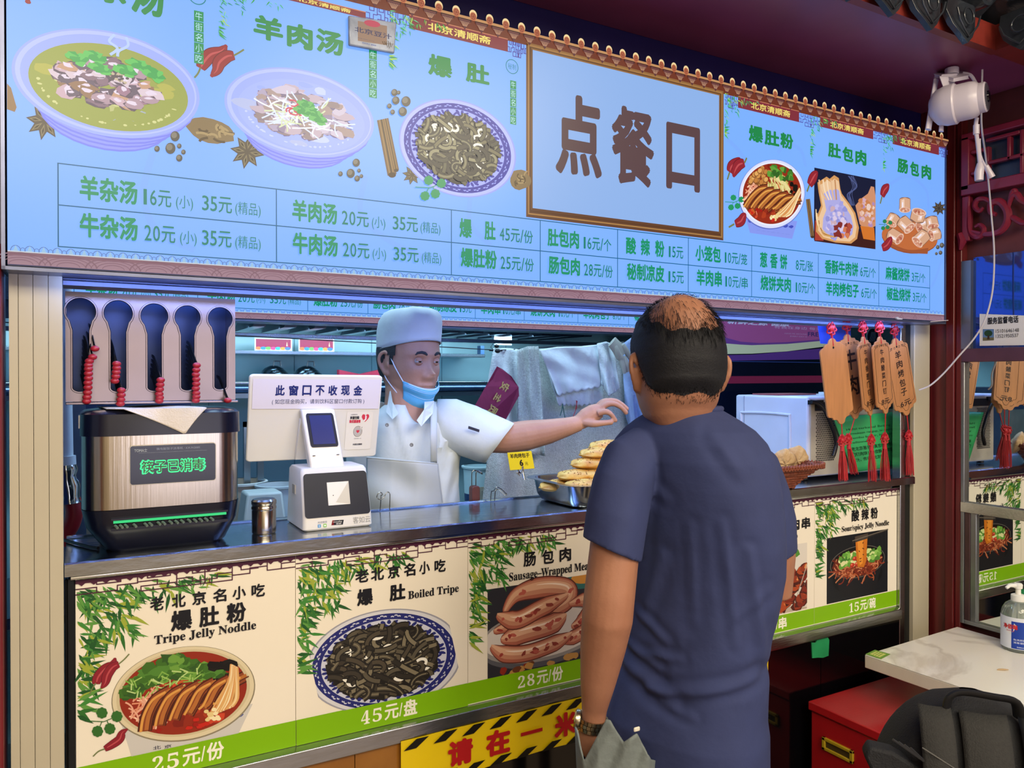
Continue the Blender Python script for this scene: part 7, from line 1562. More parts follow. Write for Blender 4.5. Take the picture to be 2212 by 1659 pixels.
def ring(v, uL, uR, d=0, k=.64, e=.85, dz=None, fold=0.):
    xl, z = xz(uL, v, d); xr, _ = xz(uR, v, d); cx_ = (xl+xr)/2; hw = (xr-xl)/2
    ps = abs(bodyyaw); a = hw/sqrt(cos(ps)**2+(k*sin(ps))**2); b = a*k
    def f(t):
        c, s = cos(t), sin(t); q = a*abs(c)**e*(1 if c > 0 else -1); w = b*abs(s)**e*(1 if s > 0 else -1)
        r = 1+fold*(sin(3*t+v*.031)*.5+sin(7*t-v*.047)*.3+sin(11*t+v*.09)*.2)
        p = C0+vr*cx_+vd*d+(bxv*q+byv*w)*r; p.z = C0.z+z+(dz(t, p) if dz else 0); return p
    return f
mb = MB()
# head
HD = V1(1462, 795, .0); hyaw = radians(-17); hv = vd*cos(hyaw)-vr*sin(-hyaw)*1.0
hv = (vd*cos(hyaw)+vr*sin(hyaw)).normalized(); hr = Vector((hv.y, -hv.x, 0)); hs = 1.09
pit = radians(-10); hf = hv*cos(pit)+Vector((0, 0, 1))*sin(pit); hu = hr.cross(hf)
HM = Matrix(((hr.x, hf.x, hu.x, HD.x), (hr.y, hf.y, hu.y, HD.y), (hr.z, hf.z, hu.z, HD.z), (0, 0, 0, 1)))
h1 = head_fn(hs)
mb.grid(lambda a, b: HM @ h1(a, b), 72, 56, skin1, wrap=True)
for s_ in (-1, 1): ear(mb, HM, s_, hs, skin1)
nk = [V1(1462, 815, .02), V1(1464, 850, .015), V1(1470, 885, .03), V1(1478, 930, .04)]
mb.tube(nk, [.062, .062, .066, .085], skin1, 20)
ringloft(mb, [ring(905, 1420, 1545, .03), ring(945, 1340, 1615, .02), ring(1000, 1325, 1650, .02), ring(1150, 1385, 1655, .02), ring(1300, 1390, 1635, .02), ring(1500, 1375, 1610, .02), ring(1600, 1375, 1610, .02)], skin1, 32, True)
AD = -.10
mb.tube([V1(1368, 1015, AD*.5), V1(1338, 1075, AD*.8), V1(1328, 1180, AD), V1(1316, 1290, AD-.01), V1(1312, 1335, AD-.012), V1(1302, 1400, AD), V1(1292, 1470, AD+.01), V1(1284, 1530, AD+.02), V1(1281, 1562, AD+.02)], [.040, .046, .0465, .0475, .0475, .0425, .034, .0245, .0225], skin1, 18)
mb.ell(V1(1338, 1318, AD-.035), (.016, .014, .018), skin1)
mb.ell(V1(1284, 1598, AD+.02), (.024, .034, .042), skin1, Matrix.Rotation(YAW, 3, 'Z'))
for k, (du, dd) in enumerate(((-12, .03), (-2, .012), (8, -.006), (17, -.02))): finger(mb, [V1(1282+du*.7, 1610, AD+.02+dd), V1(1288+du, 1645, AD+.03+dd), V1(1298+du, 1680-4*k, AD+.05+dd), V1(1308+du, 1700-6*k, AD+.06+dd)], .0105, skin1)
finger(mb, [V1(1296, 1590, AD+.035), V1(1310, 1612, AD+.05), V1(1318, 1640, AD+.06)], .0115, skin1)
# right arm, bent towards the counter
S2 = V1(1622, 1030, .10); E2 = V1(1668, 1262, .14); W2 = E2+vd*.13-vr*.17+Vector((0, 0, .02))
fwd2 = (W2-E2).normalized(); mb.tube([S2, V1(1662, 1100, .13), V1(1668, 1200, .14), E2, E2+fwd2*.04, (E2+W2)/2, W2], [.040, .046, .047, .046, .045, .036, .024], skin1, 18)
hb2 = W2+fwd2*.05; mb.ell(hb2, (.040, .046, .018), skin1, Matrix.Rotation(-.2, 3, 'Z'))
for k in range(4): sd2 = fwd2.cross(Vector((0, 0, 1))); q = hb2+sd2*(-.03+.02*k)+fwd2*.04; finger(mb, [q, q+fwd2*.03+Vector((0, 0, .004)), q+fwd2*(.055-.004*abs(k-1))+Vector((0, 0, -.01)), q+fwd2*.065+Vector((0, 0, -.028))], .009, skin1)
finger(mb, [hb2-sd2*.03-fwd2*.01, hb2-sd2*.055+fwd2*.02, hb2-sd2*.06+fwd2*.045], .0105, skin1)
# lower legs down to the shoes
for s_ in (-1, 1):
    hp = C0+vr*.0+bxv*(.085*s_)+vd*.02
    mb.tube([Vector((hp.x, hp.y, z)) for z in (.86, .66, .48, .3, .1)], [.085, .078, .058, .05, .036], skin1, 16)
body1 = kid(fuse(mb, 'body', skin1, .0042, 5), cust)
# hair: short at the sides and back, thin over the bald crown
hairm = mat('#17181d', .65, var=.25, scale=240, bump=.22, bscale=500, spec=.3)
def sst(a, b, x): t = max(0, min(1, (x-a)/(b-a))); return t*t*(3-2*t)
CR = Vector((.004, -.52, .85)).normalized()
def hmargin(p):                                             # > 0 where the scalp carries hair, growing away from the hair line
    q = p/hs; an_ = q.normalized().angle(CR); n = .03*sin(q.x*160+1)+.025*sin(q.y*210+q.x*90)
    t = sst(-.062, -.012, q.y); zl = -.057+.070*t+.03*sst(.012, .045, q.y)+.0025*sin(q.x*120)
    return min((an_-.60-n)*.10, q.z-zl, .052-q.y)
V = []; Fs = []; nu, nv = 220, 160
hp_ = [h1(i/nu, j/nv) for j in range(nv+1) for i in range(nu)]
mg_ = [hmargin(p) for p in hp_]; idx = {}
def hv_(k):
    if k not in idx: p = hp_[k]; n = Vector((p.x, p.y+.01, p.z)).normalized(); idx[k] = len(V); V.append(HM @ (p+n*(.0006+.0052*sst(0, .026, mg_[k])+.0006*R.random())))
    return idx[k]
for j in range(nv):
    for i in range(nu):
        ks = [j*nu+i, j*nu+(i+1) % nu, (j+1)*nu+(i+1) % nu, (j+1)*nu+i]
        if sum(mg_[k] for k in ks) > 0: Fs.append([hv_(k) for k in ks])
mb = MB(); mb.add(V, Fs, hairm, True)
for i in range(9000):                                       # fine strands that soften the edge of the bald crown and the neck line
    a, b = R.random(), R.random()*.85; p = h1(a, b); q = p/hs; m_ = hmargin(p)
    if m_ > .012 or q.y > .04: continue
    an_ = q.normalized().angle(CR); top = an_ < .78
    if top:
        if R.random() > sst(.12, .62, an_)*.75+.10: continue
        dr = Vector((p.x*.5, -.07+R.uniform(-.03, .03), -.05)).normalized(); L = R.uniform(.012, .030)
    else:
        if m_ < -.016 or R.random() > 1.05+m_/.018: continue
        dr = Vector((R.uniform(-.2, .2), R.uniform(-.2, .2), -1)); L = R.uniform(.003, .007)
    n = Vector((p.x, p.y+.01, p.z)).normalized(); dr = (dr-n*dr.dot(n)).normalized()
    mb.tube([HM @ (p+n*.0008), HM @ (p+n*.0026+dr*L*.5), HM @ (p+n*.0012+dr*L)], [.00042, .00036, .00015], hairm, 3, cap=False)
for i in range(46):                                         # a few loose hairs standing up
    x = R.uniform(-.05, .06); p = Vector((x, R.uniform(-.03, .05), .118*(1-(x/.1)**2)*1.03))*hs; d = Vector((R.uniform(-.5, .6), R.uniform(-.2, .4), 1)).normalized(); L = R.uniform(.012, .030)
    mb.tube([HM @ p, HM @ (p+d*L*.6), HM @ (p+d*L+Vector((.006, 0, -.004)))], [.0005, .0004, .0002], hairm, 3, cap=False)
mb.build('hair', cust)
# t-shirt
shirt = mat('#2d3762', .85, var=.06, scale=20, bump=.2, bscale=26)
def hem(t, p):
    x = (p-C0-vd*.0).dot(vr); u = CU and 0
    cam_side = (p-C0).dot(vd) < .03
    # lateral position measured in photo columns at this depth
    dd = (p-CAM); uu = CU+F*dd.dot(RT)/dd.dot(FW)
    if not cam_side: return 0
    T_ = [(1290, 1540), (1318, 1545), (1347, 1606), (1366, 1590), (1376, 1580), (1378, 1581), (1392, 1612), (1405, 1645), (1470, 1643), (1560, 1629), (1655, 1573), (1700, 1560)]
    for (a, va_), (b, vb_) in zip(T_[:-1], T_[1:]):
        if a <= uu <= b: v = va_+(vb_-va_)*(uu-a)/(b-a); break
    else: v = 1545 if uu < 1290 else 1560
    dep = dd.dot(FW); zt2 = CAM.z+(817-v)/F*dep
    return zt2-p.z
mb = MB()
RS = [(884, 1408, 1556, .02, .95), (893, 1396, 1572, .02, .9), (905, 1377, 1594, .02, .8), (925, 1352, 1625, .02, .72), (950, 1330, 1648, .02, .66), (985, 1318, 1664, .02, .64), (1040, 1325, 1676, .02, .64), (1100, 1340, 1684, .02, .64), (1160, 1352, 1688, .02, .64), (1220, 1360, 1685, .02, .66), (1280, 1360, 1676, .02, .68), (1340, 1354, 1664, .02, .70), (1400, 1346, 1655, .02, .70), (1460, 1338, 1650, .02, .70), (1510, 1325, 1649, .02, .72), (1545, 1316, 1655, .02, .73)]
def wr(v):                                                  # wrinkles: soft horizontal folds at the waist, long folds below the arms
    def dz(t, p): return 0
    return .012 if v < 1240 else .02
rings_ = []
for v, a, b, d, k in RS:
    rings_.append(ring(v, a, b, d, k, .86, None, .006 if v < 1200 else .012))
rings_.append(ring(1572, 1308, 1659, .02, .74, .86, hem, .008))
n = 120
Vv = []
for i, r in enumerate(rings_[:-1]):
    v0 = RS[i][0]; v1 = RS[i+1][0] if i+1 < len(RS) else 1572; m_ = 10
    for j in range(m_):
        t = j/m_
        for k in range(n):
            A_ = 2*pi*k/n; p = r(A_)*(1-t)+rings_[i+1](A_)*t; v = v0+(v1-v0)*t
            c_ = C0+vr*((p-C0).dot(vr)*.0); rad = Vector((p.x-C0.x, p.y-C0.y, 0)); rn = rad.normalized()
            uu = CU+F*(p-CAM).dot(RT)/(p-CAM).dot(FW)
            w = 0.
            for (ua, va_, ub, vb_, am, wd) in ((1345, 1420, 1455, 1462, .007, 14), (1400, 1455, 1640, 1400, .008, 12), (1375, 1310, 1440, 1350, .005, 10), (1400, 1385, 1470, 1375, .005, 9), (1420, 1470, 1500, 1480, .004, 9), (1560, 1100, 1590, 1330, .004, 12), (1620, 1150, 1655, 1380, .005, 12), (1490, 1110, 1500, 1300, .003, 12), (1400, 1000, 1380, 1180, .005, 12), (1430, 1180, 1380, 1330, .004, 14), (1360, 1010, 1440, 1060, .004, 12), (1540, 930, 1600, 1000, .004, 14), (1660, 1230, 1500, 1340, .003, 12), (1350, 1380, 1420, 1405, .005, 10)):
                dx, dy = ub-ua, vb_-va_; L2 = dx*dx+dy*dy; s = max(0, min(1, ((uu-ua)*dx+(v-va_)*dy)/L2)); dist = sqrt((uu-ua-dx*s)**2+(v-va_-dy*s)**2)
                w += am*math.exp(-(dist/wd)**2)*sin(pi*min(1, .15+.85*s)); w -= am*.7*math.exp(-((dist-wd*1.5)/wd)**2)
            Vv.append(p+rn*w)
Vv += [rings_[-1](2*pi*k/n) for k in range(n)]
cen = sum(Vv[-n:], Vector())/n
lastr = Vv[-n:]
Vv += [Vector((cen.x+(q.x-cen.x)*.88, cen.y+(q.y-cen.y)*.88, q.z+.002)) for q in lastr]
zin = V1(1462, 1530).z
Vv += [Vector((cen.x+(q.x-cen.x)*.80, cen.y+(q.y-cen.y)*.80, zin)) for q in lastr]
rows = len(Vv)//n
mb.add(Vv, [(i*n+k, i*n+(k+1) % n, (i+1)*n+(k+1) % n, (i+1)*n+k) for i in range(rows-1) for k in range(n)]+[tuple(range(n-1, -1, -1)), tuple((rows-1)*n+k for k in range(n))], shirt, True)
def sleeve(mb, pts, rad, e0, tilt, m):                      # pts from shoulder to opening; last ring is cut at a slant
    N = len(pts); n = 40; V = []
    ax = [(pts[min(i+1, N-1)]-pts[max(i-1, 0)]).normalized() for i in range(N)]
    for i, (p, r) in enumerate(zip(pts, rad)):
        t = ax[i]; x = (vr-t*vr.dot(t)).normalized(); y = t.cross(x)
        for k in range(n):
            a = 2*pi*k/n; f = 1+.025*sin(3*a+i*.8)+.02*sin(5*a-i)
            V.append(p+(x*cos(a)*r[0]+y*sin(a)*r[1])*f+t*(tilt*cos(a)*r[0]*(i/(N-1))**2))
    mb.add(V, [(i*n+k, i*n+(k+1) % n, (i+1)*n+(k+1) % n, (i+1)*n+k) for i in range(N-1) for k in range(n)]+[tuple(range(n-1, -1, -1)), tuple((N-1)*n+k for k in range(n))], m, True)
sleeve(mb, [V1(1420, 985, .0), V1(1385, 988, -.02), V1(1358, 1008, -.045), V1(1342, 1055, -.07), V1(1330, 1120, -.09), V1(1322, 1187, -.10)], [(.040, .05), (.050, .060), (.057, .066), (.058, .064), (.058, .062), (.0565, .060)], 0, .28, shirt)
sleeve(mb, [V1(1570, 990, .04), V1(1602, 994, .07), V1(1628, 1018, .10), V1(1648, 1075, .125), V1(1662, 1130, .135), V1(1666, 1196, .14)], [(.038, .05), (.047, .060), (.053, .064), (.054, .062), (.0535, .06), (.0525, .058)], 0, -.12, shirt)
tee = kid(fuse(mb, 't_shirt', shirt, .0036, 4), cust)
mb = MB(); col_ = [ring(884, 1408, 1556, .02, .95, .86)(2*pi*k/60)+Vector((0, 0, .002)) for k in range(60)]; mb.tube(col_, .0055, shirt, 8, closed=True, flat=.8); mb.build('collar_band', cust)
mb = MB(); p = V1(1376, 1575, -.140); mb.box((p.x-.007, p.y-.002, p.z-.004), (p.x+.006, p.y+.002, p.z+.004), mat('#d9d4c2', .6)); mb.build('hem_tag', cust, bevel=.002)
# trousers, shoes
tro = mat('#6f7876', .85, var=.06, scale=30, bump=.25, bscale=60)
mb = MB()
TR = [(1530, 1352, 1628, .02), (1570, 1344, 1636, .02), (1610, 1330, 1648, .02), (1659, 1300, 1660, .02), (1720, 1290, 1662, .02), (1800, 1295, 1655, .02)]
ringloft(mb, [ring(v, a, b, d, .68, .85, None, .012) for v, a, b, d in TR], tro, 60)
for s_ in (-1, 1):
    hp = V1(1468, 1720, .02); hp = Vector((hp.x, hp.y, 0))+bxv*(.088*s_)
    mb.tube([Vector((hp.x, hp.y, z)) for z in (.84, .78, .62, .46, .28, .09)], [.098, .104, .092, .078, .07, .062], tro, 28)
# pocket cloth in front of the hand
mb.build('trousers', cust, solid=.003)
mb = MB()
def pw(tab, x):
    for (x0, y0), (x1_, y1_) in zip(tab[:-1], tab[1:]):
        if x <= x1_: t = max(0, (x-x0)/(x1_-x0)); return y0+(y1_-y0)*t
    return tab[-1][1]
def pk_(a, b):
    u = 1243+(1425-1243)*a; vt = pw([(1243, 1570), (1248, 1580), (1254, 1615), (1262, 1643), (1285, 1600), (1310, 1553), (1318, 1556), (1347, 1603), (1376, 1584), (1405, 1640), (1430, 1646)], u); v = 1760+(vt-1760)*b
    return V1(u+8*(1-b)*(1-a), v, pw([(1243, AD-.008), (1258, AD-.036), (1290, AD-.044), (1325, AD-.040), (1360, AD-.036), (1400, AD-.02), (1425, AD+.04)], u)+.012*(1-b)+.004*sin(u*.12+v*.05))
mb.grid(pk_, 90, 20, tro); mb.build('pocket', cust, solid=.003)
shoe = mat('#22242a', .5, var=.1); 
for s_ in (-1, 1):
    hp = V1(1468, 1720, .02); hp = Vector((hp.x, hp.y, 0))+bxv*(.088*s_); mb = MB(); sh_ = []
    for t, w, h in ((-.09, .03, .07), (-.06, .038, .085), (0, .042, .08), (.08, .045, .055), (.14, .042, .045), (.18, .02, .03)):
        sh_.append((lambda t, w, h: (lambda A_: hp+byv*t+bxv*(w*cos(A_))+Vector((0, 0, max(.001, h*.5+h*.5*sin(A_))))))(t, w, h))
    ringloft(mb, sh_, shoe, 20, True); mb.build('shoe', cust)
# wrist watch
mb = MB(); stl = mat('#b3a98f', .25, 1., var=.05); wc = V1(1281, 1562, AD+.02); wt = (V1(1281, 1562, AD+.02)-V1(1284, 1530, AD+.02)).normalized()
wx = (vr-wt*vr.dot(wt)).normalized(); wy = wt.cross(wx)
for k in range(22):
    a = 2*pi*k/22
    if abs((a-pi+pi) % (2*pi)-pi) < .55: continue
    c = wc+wx*cos(a)*.0262+wy*sin(a)*.0262; Mx = Matrix((( -sin(a)*wx.x+cos(a)*wy.x, cos(a)*wx.x+sin(a)*wy.x, wt.x), (-sin(a)*wx.y+cos(a)*wy.y, cos(a)*wx.y+sin(a)*wy.y, wt.y), (-sin(a)*wx.z+cos(a)*wy.z, cos(a)*wx.z+sin(a)*wy.z, wt.z)))
    for q, l, o_ in ((-.0075, .0032, 0), (0, .0034, .0034), (.0075, .0032, 0)):
        V = [c+Mx @ Vector((x+o_*.5, y, z+q)) for x, y, z in ((-.0033, -.0016, -.0033), (.0033, -.0016, -.0033), (.0033, .0016, -.0033), (-.0033, .0016, -.0033), (-.0033, -.0016, .0033), (.0033, -.0016, .0033), (.0033, .0016, .0033), (-.0033, .0016, .0033))]
        mb.hexa(V, stl)
mb.build('watch_band', cust)
mb = MB(); cf = wc-wx*.027-wt*.002; R3 = (-wx).to_track_quat('Z', 'Y').to_matrix(); mb.lathe([(.017, -.004), (.019, .0), (.019, .005), (.016, .008), (0, .008)], cf, stl, 28, R3); mb.lathe([(.0155, .0082), (0, .0084)], cf, mat('#10131c', .08), 24, R3); mb.build('watch_case', cust)
# ---------------------------------------------------------------- the cook behind the counter
D2 = 2.33
C2 = at(893, 817, D2); wd_ = Vector((*(FW+RT*((893-CU)/F)).xy, 0)).normalized(); wr_ = Vector((wd_.y, -wd_.x, 0))
def V2(u, v, d=0.): r = ray(u, v); return CAM + r*(((C2-CAM).dot(wd_)+d)/r.dot(wd_))
cook = thing('person', 'cook in white jacket and cap reaching out across the counter', 'person', (C2.x, C2.y, 0))
skin2 = skinmat('#a97a62', '#b98a70')
hy = radians(40); hv = (-wd_*cos(hy)+wr_*sin(hy)).normalized(); hr2 = Vector((hv.y, -hv.x, 0)); pt2 = radians(-4); hf2 = hv*cos(pt2)+Vector((0, 0, 1))*sin(pt2); hu2 = hr2.cross(hf2)
H2 = V2(884, 778, .0); s2 = 1.06
HM2 = Matrix(((hr2.x, hf2.x, hu2.x, H2.x), (hr2.y, hf2.y, hu2.y, H2.y), (hr2.z, hf2.z, hu2.z, H2.z), (0, 0, 0, 1)))
h2f = head_fn(s2)
mb = MB(); mb.grid(lambda a, b: HM2 @ h2f(a, b), 110, 90, skin2, wrap=True)
for s_ in (-1, 1): ear(mb, HM2, s_, s2, skin2)
mb.tube([V2(876, 820, .01), V2(878, 850, .0), V2(880, 880, .0), V2(880, 925, .0)], [.062, .064, .07, .085], skin2, 20)
def ring2(v, uL, uR, d=0, k=.68, e=.85, dz=None, fold=0., by_=radians(22)):
    pl = V2(uL, v, d); pr = V2(uR, v, d); c = (pl+pr)/2; hw = (pr-pl).length/2; a = hw/sqrt(cos(by_)**2+(k*sin(by_))**2); b = a*k
    fx_ = -wd_*cos(by_)+wr_*sin(by_); rx_ = Vector((-fx_.y, fx_.x, 0))
    def f(t):
        cc, s = cos(t), sin(t); r = 1+fold*(sin(3*t+v*.05)*.5+sin(7*t-v*.08)*.3+sin(11*t+v*.13)*.25)
        p = c+(rx_*(a*abs(cc)**e*(1 if cc > 0 else -1))+fx_*(b*abs(s)**e*(1 if s > 0 else -1)))*r; p.z += dz(t, p) if dz else 0; return p
    return f
ringloft(mb, [ring2(893, 835, 940, .0), ring2(915, 815, 985), ring2(960, 810, 985), ring2(1060, 805, 985), ring2(1200, 800, 990)], skin2, 32, True)
# reaching arm and hand
Ad = -.02
mb.tube([V2(985, 915, 0), V2(1040, 940, -.01), V2(1098, 946, Ad), V2(1140, 940, Ad-.01), V2(1185, 932, Ad-.02), V2(1225, 922, Ad-.03), V2(1252, 914, Ad-.03)], [.062, .055, .047, .046, .038, .029, .0235], skin2, 20)
hd2 = Ad-.03
mb.tube([V2(1250, 914, hd2), V2(1266, 902, hd2), V2(1282, 893, hd2), V2(1296, 886, hd2)], [.0235, .029, .029, .023], skin2, 16, flat=.8)
for p, r in (([(1292, 893, -.022), (1308, 889, -.03), (1320, 895, -.034), (1329, 908, -.03)], .0100), ([(1293, 886, -.006), (1310, 874, -.012), (1326, 872, -.016), (1342, 880, -.014), (1352, 891, -.01)], .0104), ([(1290, 882, .010), (1308, 868, .008), (1328, 866, .006), (1344, 874, .006), (1354, 883, .008)], .0098), ([(1287, 880, .024), (1303, 867, .024), (1320, 865, .024), (1336, 871, .024), (1345, 877, .026)], .0085)):
    finger(mb, [V2(u, v, hd2+d) for u, v, d in p], r, skin2)
finger(mb, [V2(1262, 912, hd2-.012), V2(1282, 915, hd2-.028), V2(1300, 914, hd2-.034), V2(1319, 912, hd2-.036)], .0125, skin2)
# other arm hanging behind the terminal, legs
mb.tube([V2(812, 915, .03), V2(790, 1000, .04), V2(785, 1080, .05), V2(800, 1150, -.0), V2(815, 1190, -.02)], [.06, .05, .044, .034, .024], skin2, 16)
oh = V2(818, 1205, -.03); mb.ell(oh, (.036, .022, .042), skin2)
for k in range(4): q = oh+wr_*(-.024+.016*k)+Vector((0, 0, -.03)); finger(mb, [q, q+Vector((0, 0, -.03)), q+Vector((0, 0, -.055))-wd_*.01], .0085, skin2)
finger(mb, [oh-wr_*.025, oh-wr_*.04+Vector((0, 0, -.03)), oh-wr_*.04+Vector((0, 0, -.05))], .010, skin2)
for s_ in (-1, 1): q = V2(893, 1200, 0)+wr_*.085*s_; mb.tube([Vector((q.x, q.y, z)) for z in (1.0, .7, .5, .3, .1)], [.08, .075, .058, .05, .038], skin2, 14)
kid(fuse(mb, 'body', skin2, .0028, 3), cook)
# eyes, brows, side hair
ew = mat('#b9b2ae', .25, var=0); iris = mat('#1d130e', .1, var=0); lid = skin2; brow = mat('#1b1a1e', .7, var=.2)
mb = MB(); mi_ = MB(); ml = MB()
for s_ in (-1, 1):
    ce = Vector((s_*.031, .0765, .001))*s2
    mb.ell(HM2 @ ce, (.0118, .0118, .0118), ew, HM2.to_3x3(), 20, 14)
    g = (Vector((.18, 1, -.04))).normalized(); mi_.ell(HM2 @ (ce+g*.0072), (.0064, .0058, .0064), iris, HM2.to_3x3(), 14, 10)
    for zz_, lo, hi in ((1, .07, 1.25), (-1, -1.25, -.30)):
        def lf(a, b):
            th_ = -1.35+2.7*a; el = lo+(hi-lo)*b; k = cos(th_*.62); e2 = el*(.45+.55*k) if zz_ > 0 else el*(.5+.5*k)
            q = Vector((sin(th_)*cos(e2), cos(th_)*cos(e2), sin(e2)))*.0132; return HM2 @ (ce+q)
        ml.grid(lf, 16, 8, lid)
mb.build('eyes', cook); mi_.build('irises', cook); ml.build('eyelids', cook)
mb = MB()
for s_ in (-1, 1):
    def surf(x, z): 
        best = None
        for k in range(60):
            a = .06+.38*k/59; p = h2f(a, (.126-z/s2)/.248)
            if best is None or abs(p.x-x) < abs(best.x-x): best = p
        return best
    P_ = [surf(s_*x*s2, z*s2)+Vector((0, .0012, 0)) for x, z in ((.014, .019), (.022, .0235), (.031, .0255), (.040, .0235), (.047, .018))]
    mb.tube([HM2 @ p for p in P_], [.003, .0046, .0044, .0036, .0014], brow, 8, flat=.6)
mb.build('eyebrows', cook)
def capmesh(name, z_edge, off, m, top=True, y_tilt=0.):
    V = []; Fs = []; idx = {}; nu, nv = 90, 70; P_ = [h2f(i/nu, j/nv) for j in range(nv+1) for i in range(nu)]
    def gv_(k):
        if k not in idx: p = P_[k]; n_ = Vector((p.x, p.y+.01, p.z)).normalized(); idx[k] = len(V); V.append(HM2 @ (p+n_*off(p)))
        return idx[k]
    for j in range(nv):
        for i in range(nu):
            ks = [j*nu+i, j*nu+(i+1) % nu, (j+1)*nu+(i+1) % nu, (j+1)*nu+i]; c = sum((P_[k] for k in ks), Vector())/4
            if z_edge(c): Fs.append([gv_(k) for k in ks])
    mb = MB(); mb.add(V, Fs, m, True); return mb
hair2 = mat('#17161a', .6, var=.2, scale=200, bump=.4, bscale=400)
capmesh('hair', lambda c: c.z < .07 and ((c.y < -.015 and c.z > -.055+.3*max(0, abs(c.x)-.06)) or (abs(c.x) > .055 and -.015 <= c.y < .03 and c.z > .012) or (abs(c.x) > .06 and .012 < c.y < .026 and c.z > -.012)), lambda p: .004, hair2).build('hair', cook)
# cap
capw = mat('#c9d0d2', .8, var=.05, scale=18, bump=.15, bscale=24)
edge_z = lambda y: (.036 if y > .0 else .036)+.16*y*.0
mb = MB(); n = 60; rows = []
for t, k, zz_ in ((0, 1.045, .040), (.12, 1.06, .052), (.3, 1.07, .074), (.5, 1.07, .098), (.66, 1.03, .118), (.8, .90, .134), (.9, .68, .143), (.97, .36, .147), (1, .02, .148)):
    row = []
    for i in range(n):
        a = 2*pi*i/n; w, yf, yb = lerp_tab(HT, min(.05, zz_)); c, s = cos(a), sin(a)
        x = w*k*abs(c)**.9*(1 if c > 0 else -1); y = (yf if s > 0 else yb)*k*abs(s)**.9
        fo = (.004*sin(5*a+3*t)+.003*sin(9*a))*sin(pi*t); tl = (.024*s-.004)*(1-t*.8)
        row.append(HM2 @ (Vector((x, y, zz_+fo+tl+.012*t*(1-t)*4*0))*s2))
    rows.append(row)
mb.add([p for r in rows for p in r], [(i*n+k, i*n+(k+1) % n, (i+1)*n+(k+1) % n, (i+1)*n+k) for i in range(len(rows)-1) for k in range(n)], capw, True); cap_ = mb.build('cap', cook, solid=.003)
mb = MB(); 
for r_i in (0, 1): mb.tube([p+(p-H2).normalized()*.001 for p in rows[0]], .0016, capw, 6, closed=True)
mb.build('cap_band', cap_)
# mask pulled under the chin, with ear loops
mk = mat('#5fb2dc', .8, var=.05, scale=30, bump=.12, bscale=40); mkw = mat('#b9d4e6', .8, var=0)
def mf(a, b):
    th_ = radians(-66+132*a); z = -.071-.052*(1-b)*1.0-.004*sin(pi*a); xx = sin(th_); w, yf, yb = lerp_tab(HT, max(-.10, z)); 
    k = 1.06+.10*sin(pi*b)*.6; bl = (1-b); px_ = max(w, .050)*k*xx*1.06; py_ = (.0+(max(yf, .078))*k*cos(th_)**.75) - .030*bl**2*cos(th_) + .006*sin(b*pi*3)*.4
    z2 = z - .010*bl*cos(th_) + .020*(abs(xx)**2.2)*(1-.0*b)
    return HM2 @ (Vector((px_, py_+.004, z2))*s2)
mb = MB(); mb.grid(mf, 40, 20, mk); msk = mb.build('face_mask', cook, solid=.0015)
mb = MB()
mb.grid(lambda a, b: mf(a, .93+.07*b)+hf2*.0012, 40, 2, mkw); [mb.tube([mf(i/30, q)+hf2*.0012 for i in range(31)], .0007, mkw, 4) for q in (.85, .78, .5)]
mb.build('mask_edge', msk)
mb = MB()
for s_, a in ((1, .985), (-1, .015)):
    e1 = HM2 @ (Vector((s_*.078, -.004, .022))*s2); e2_ = HM2 @ (Vector((s_*.083, -.016, -.02))*s2)
    mid = HM2 @ (Vector((s_*.0775, .035, -.02))*s2)
    mb.tube(bez([tuple(mf(a, .97)), tuple(mid), tuple(e1), tuple(HM2 @ (Vector((s_*.086, -.028, .0))*s2)), tuple(e2_), tuple(HM2 @ (Vector((s_*.075, -.004, -.055))*s2)), tuple(mf(a, .05))], 6), .0016, mat('#dfe6ee', .7, var=0), 6)
mb.build('ear_loops', msk)
# white jacket
jk = mat('#ccd2cc', .85, var=.04, scale=20, bump=.2, bscale=22)
def vneck(t, p):                                            # the front neckline dips into a V
    d = abs(((t-pi/2-.10+pi) % (2*pi))-pi); return -.075*max(0, 1-d/.42) if d < .42 else 0
JR = [(868, 843, 936, .78), (880, 826, 958, .74), (893, 815, 978, .70), (912, 806, 994, .66), (950, 803, 1000, .66), (1000, 800, 990, .68), (1050, 797, 988, .70), (1100, 794, 992, .72), (1180, 790, 1000, .72), (1260, 786, 1004, .72)]
mb = MB(); n = 90; Vv = []
rr_ = [ring2(v, a, b, 0, k, .86, vneck if i == 0 else ((lambda t, p: vneck(t, p)*.72) if i == 1 else ((lambda t, p: vneck(t, p)*.42) if i == 2 else None)), .0 if i < 2 else .014) for i, (v, a, b, k) in enumerate(JR)]
for i in range(len(rr_)-1):
    for j in range(4):
        t = j/4
        for k in range(n):
            A_ = 2*pi*k/n; p = rr_[i](A_)*(1-t)+rr_[i+1](A_)*t; v = JR[i][0]+(JR[i+1][0]-JR[i][0])*t; uu = CU+F*(p-CAM).dot(RT)/(p-CAM).dot(FW); w = 0
            for (ua, va_, ub, vb_, am, wd) in ((925, 880, 935, 990, .006, 7), (960, 880, 990, 1000, .007, 8), (975, 990, 960, 1080, .008, 9), (985, 930, 950, 960, .006, 8), (860, 900, 890, 1000, .004, 8), (1000, 1020, 975, 1090, .007, 8), (940, 900, 960, 1000, .005, 6)):
                dx, dy = ub-ua, vb_-va_; L2 = dx*dx+dy*dy; s = max(0, min(1, ((uu-ua)*dx+(v-va_)*dy)/L2)); dist = sqrt((uu-ua-dx*s)**2+(v-va_-dy*s)**2); w += am*math.exp(-(dist/wd)**2)-am*.6*math.exp(-((dist-wd*1.6)/wd)**2)
            Vv.append(p-wd_*w if (p-C2).dot(wd_) < .02 else p)
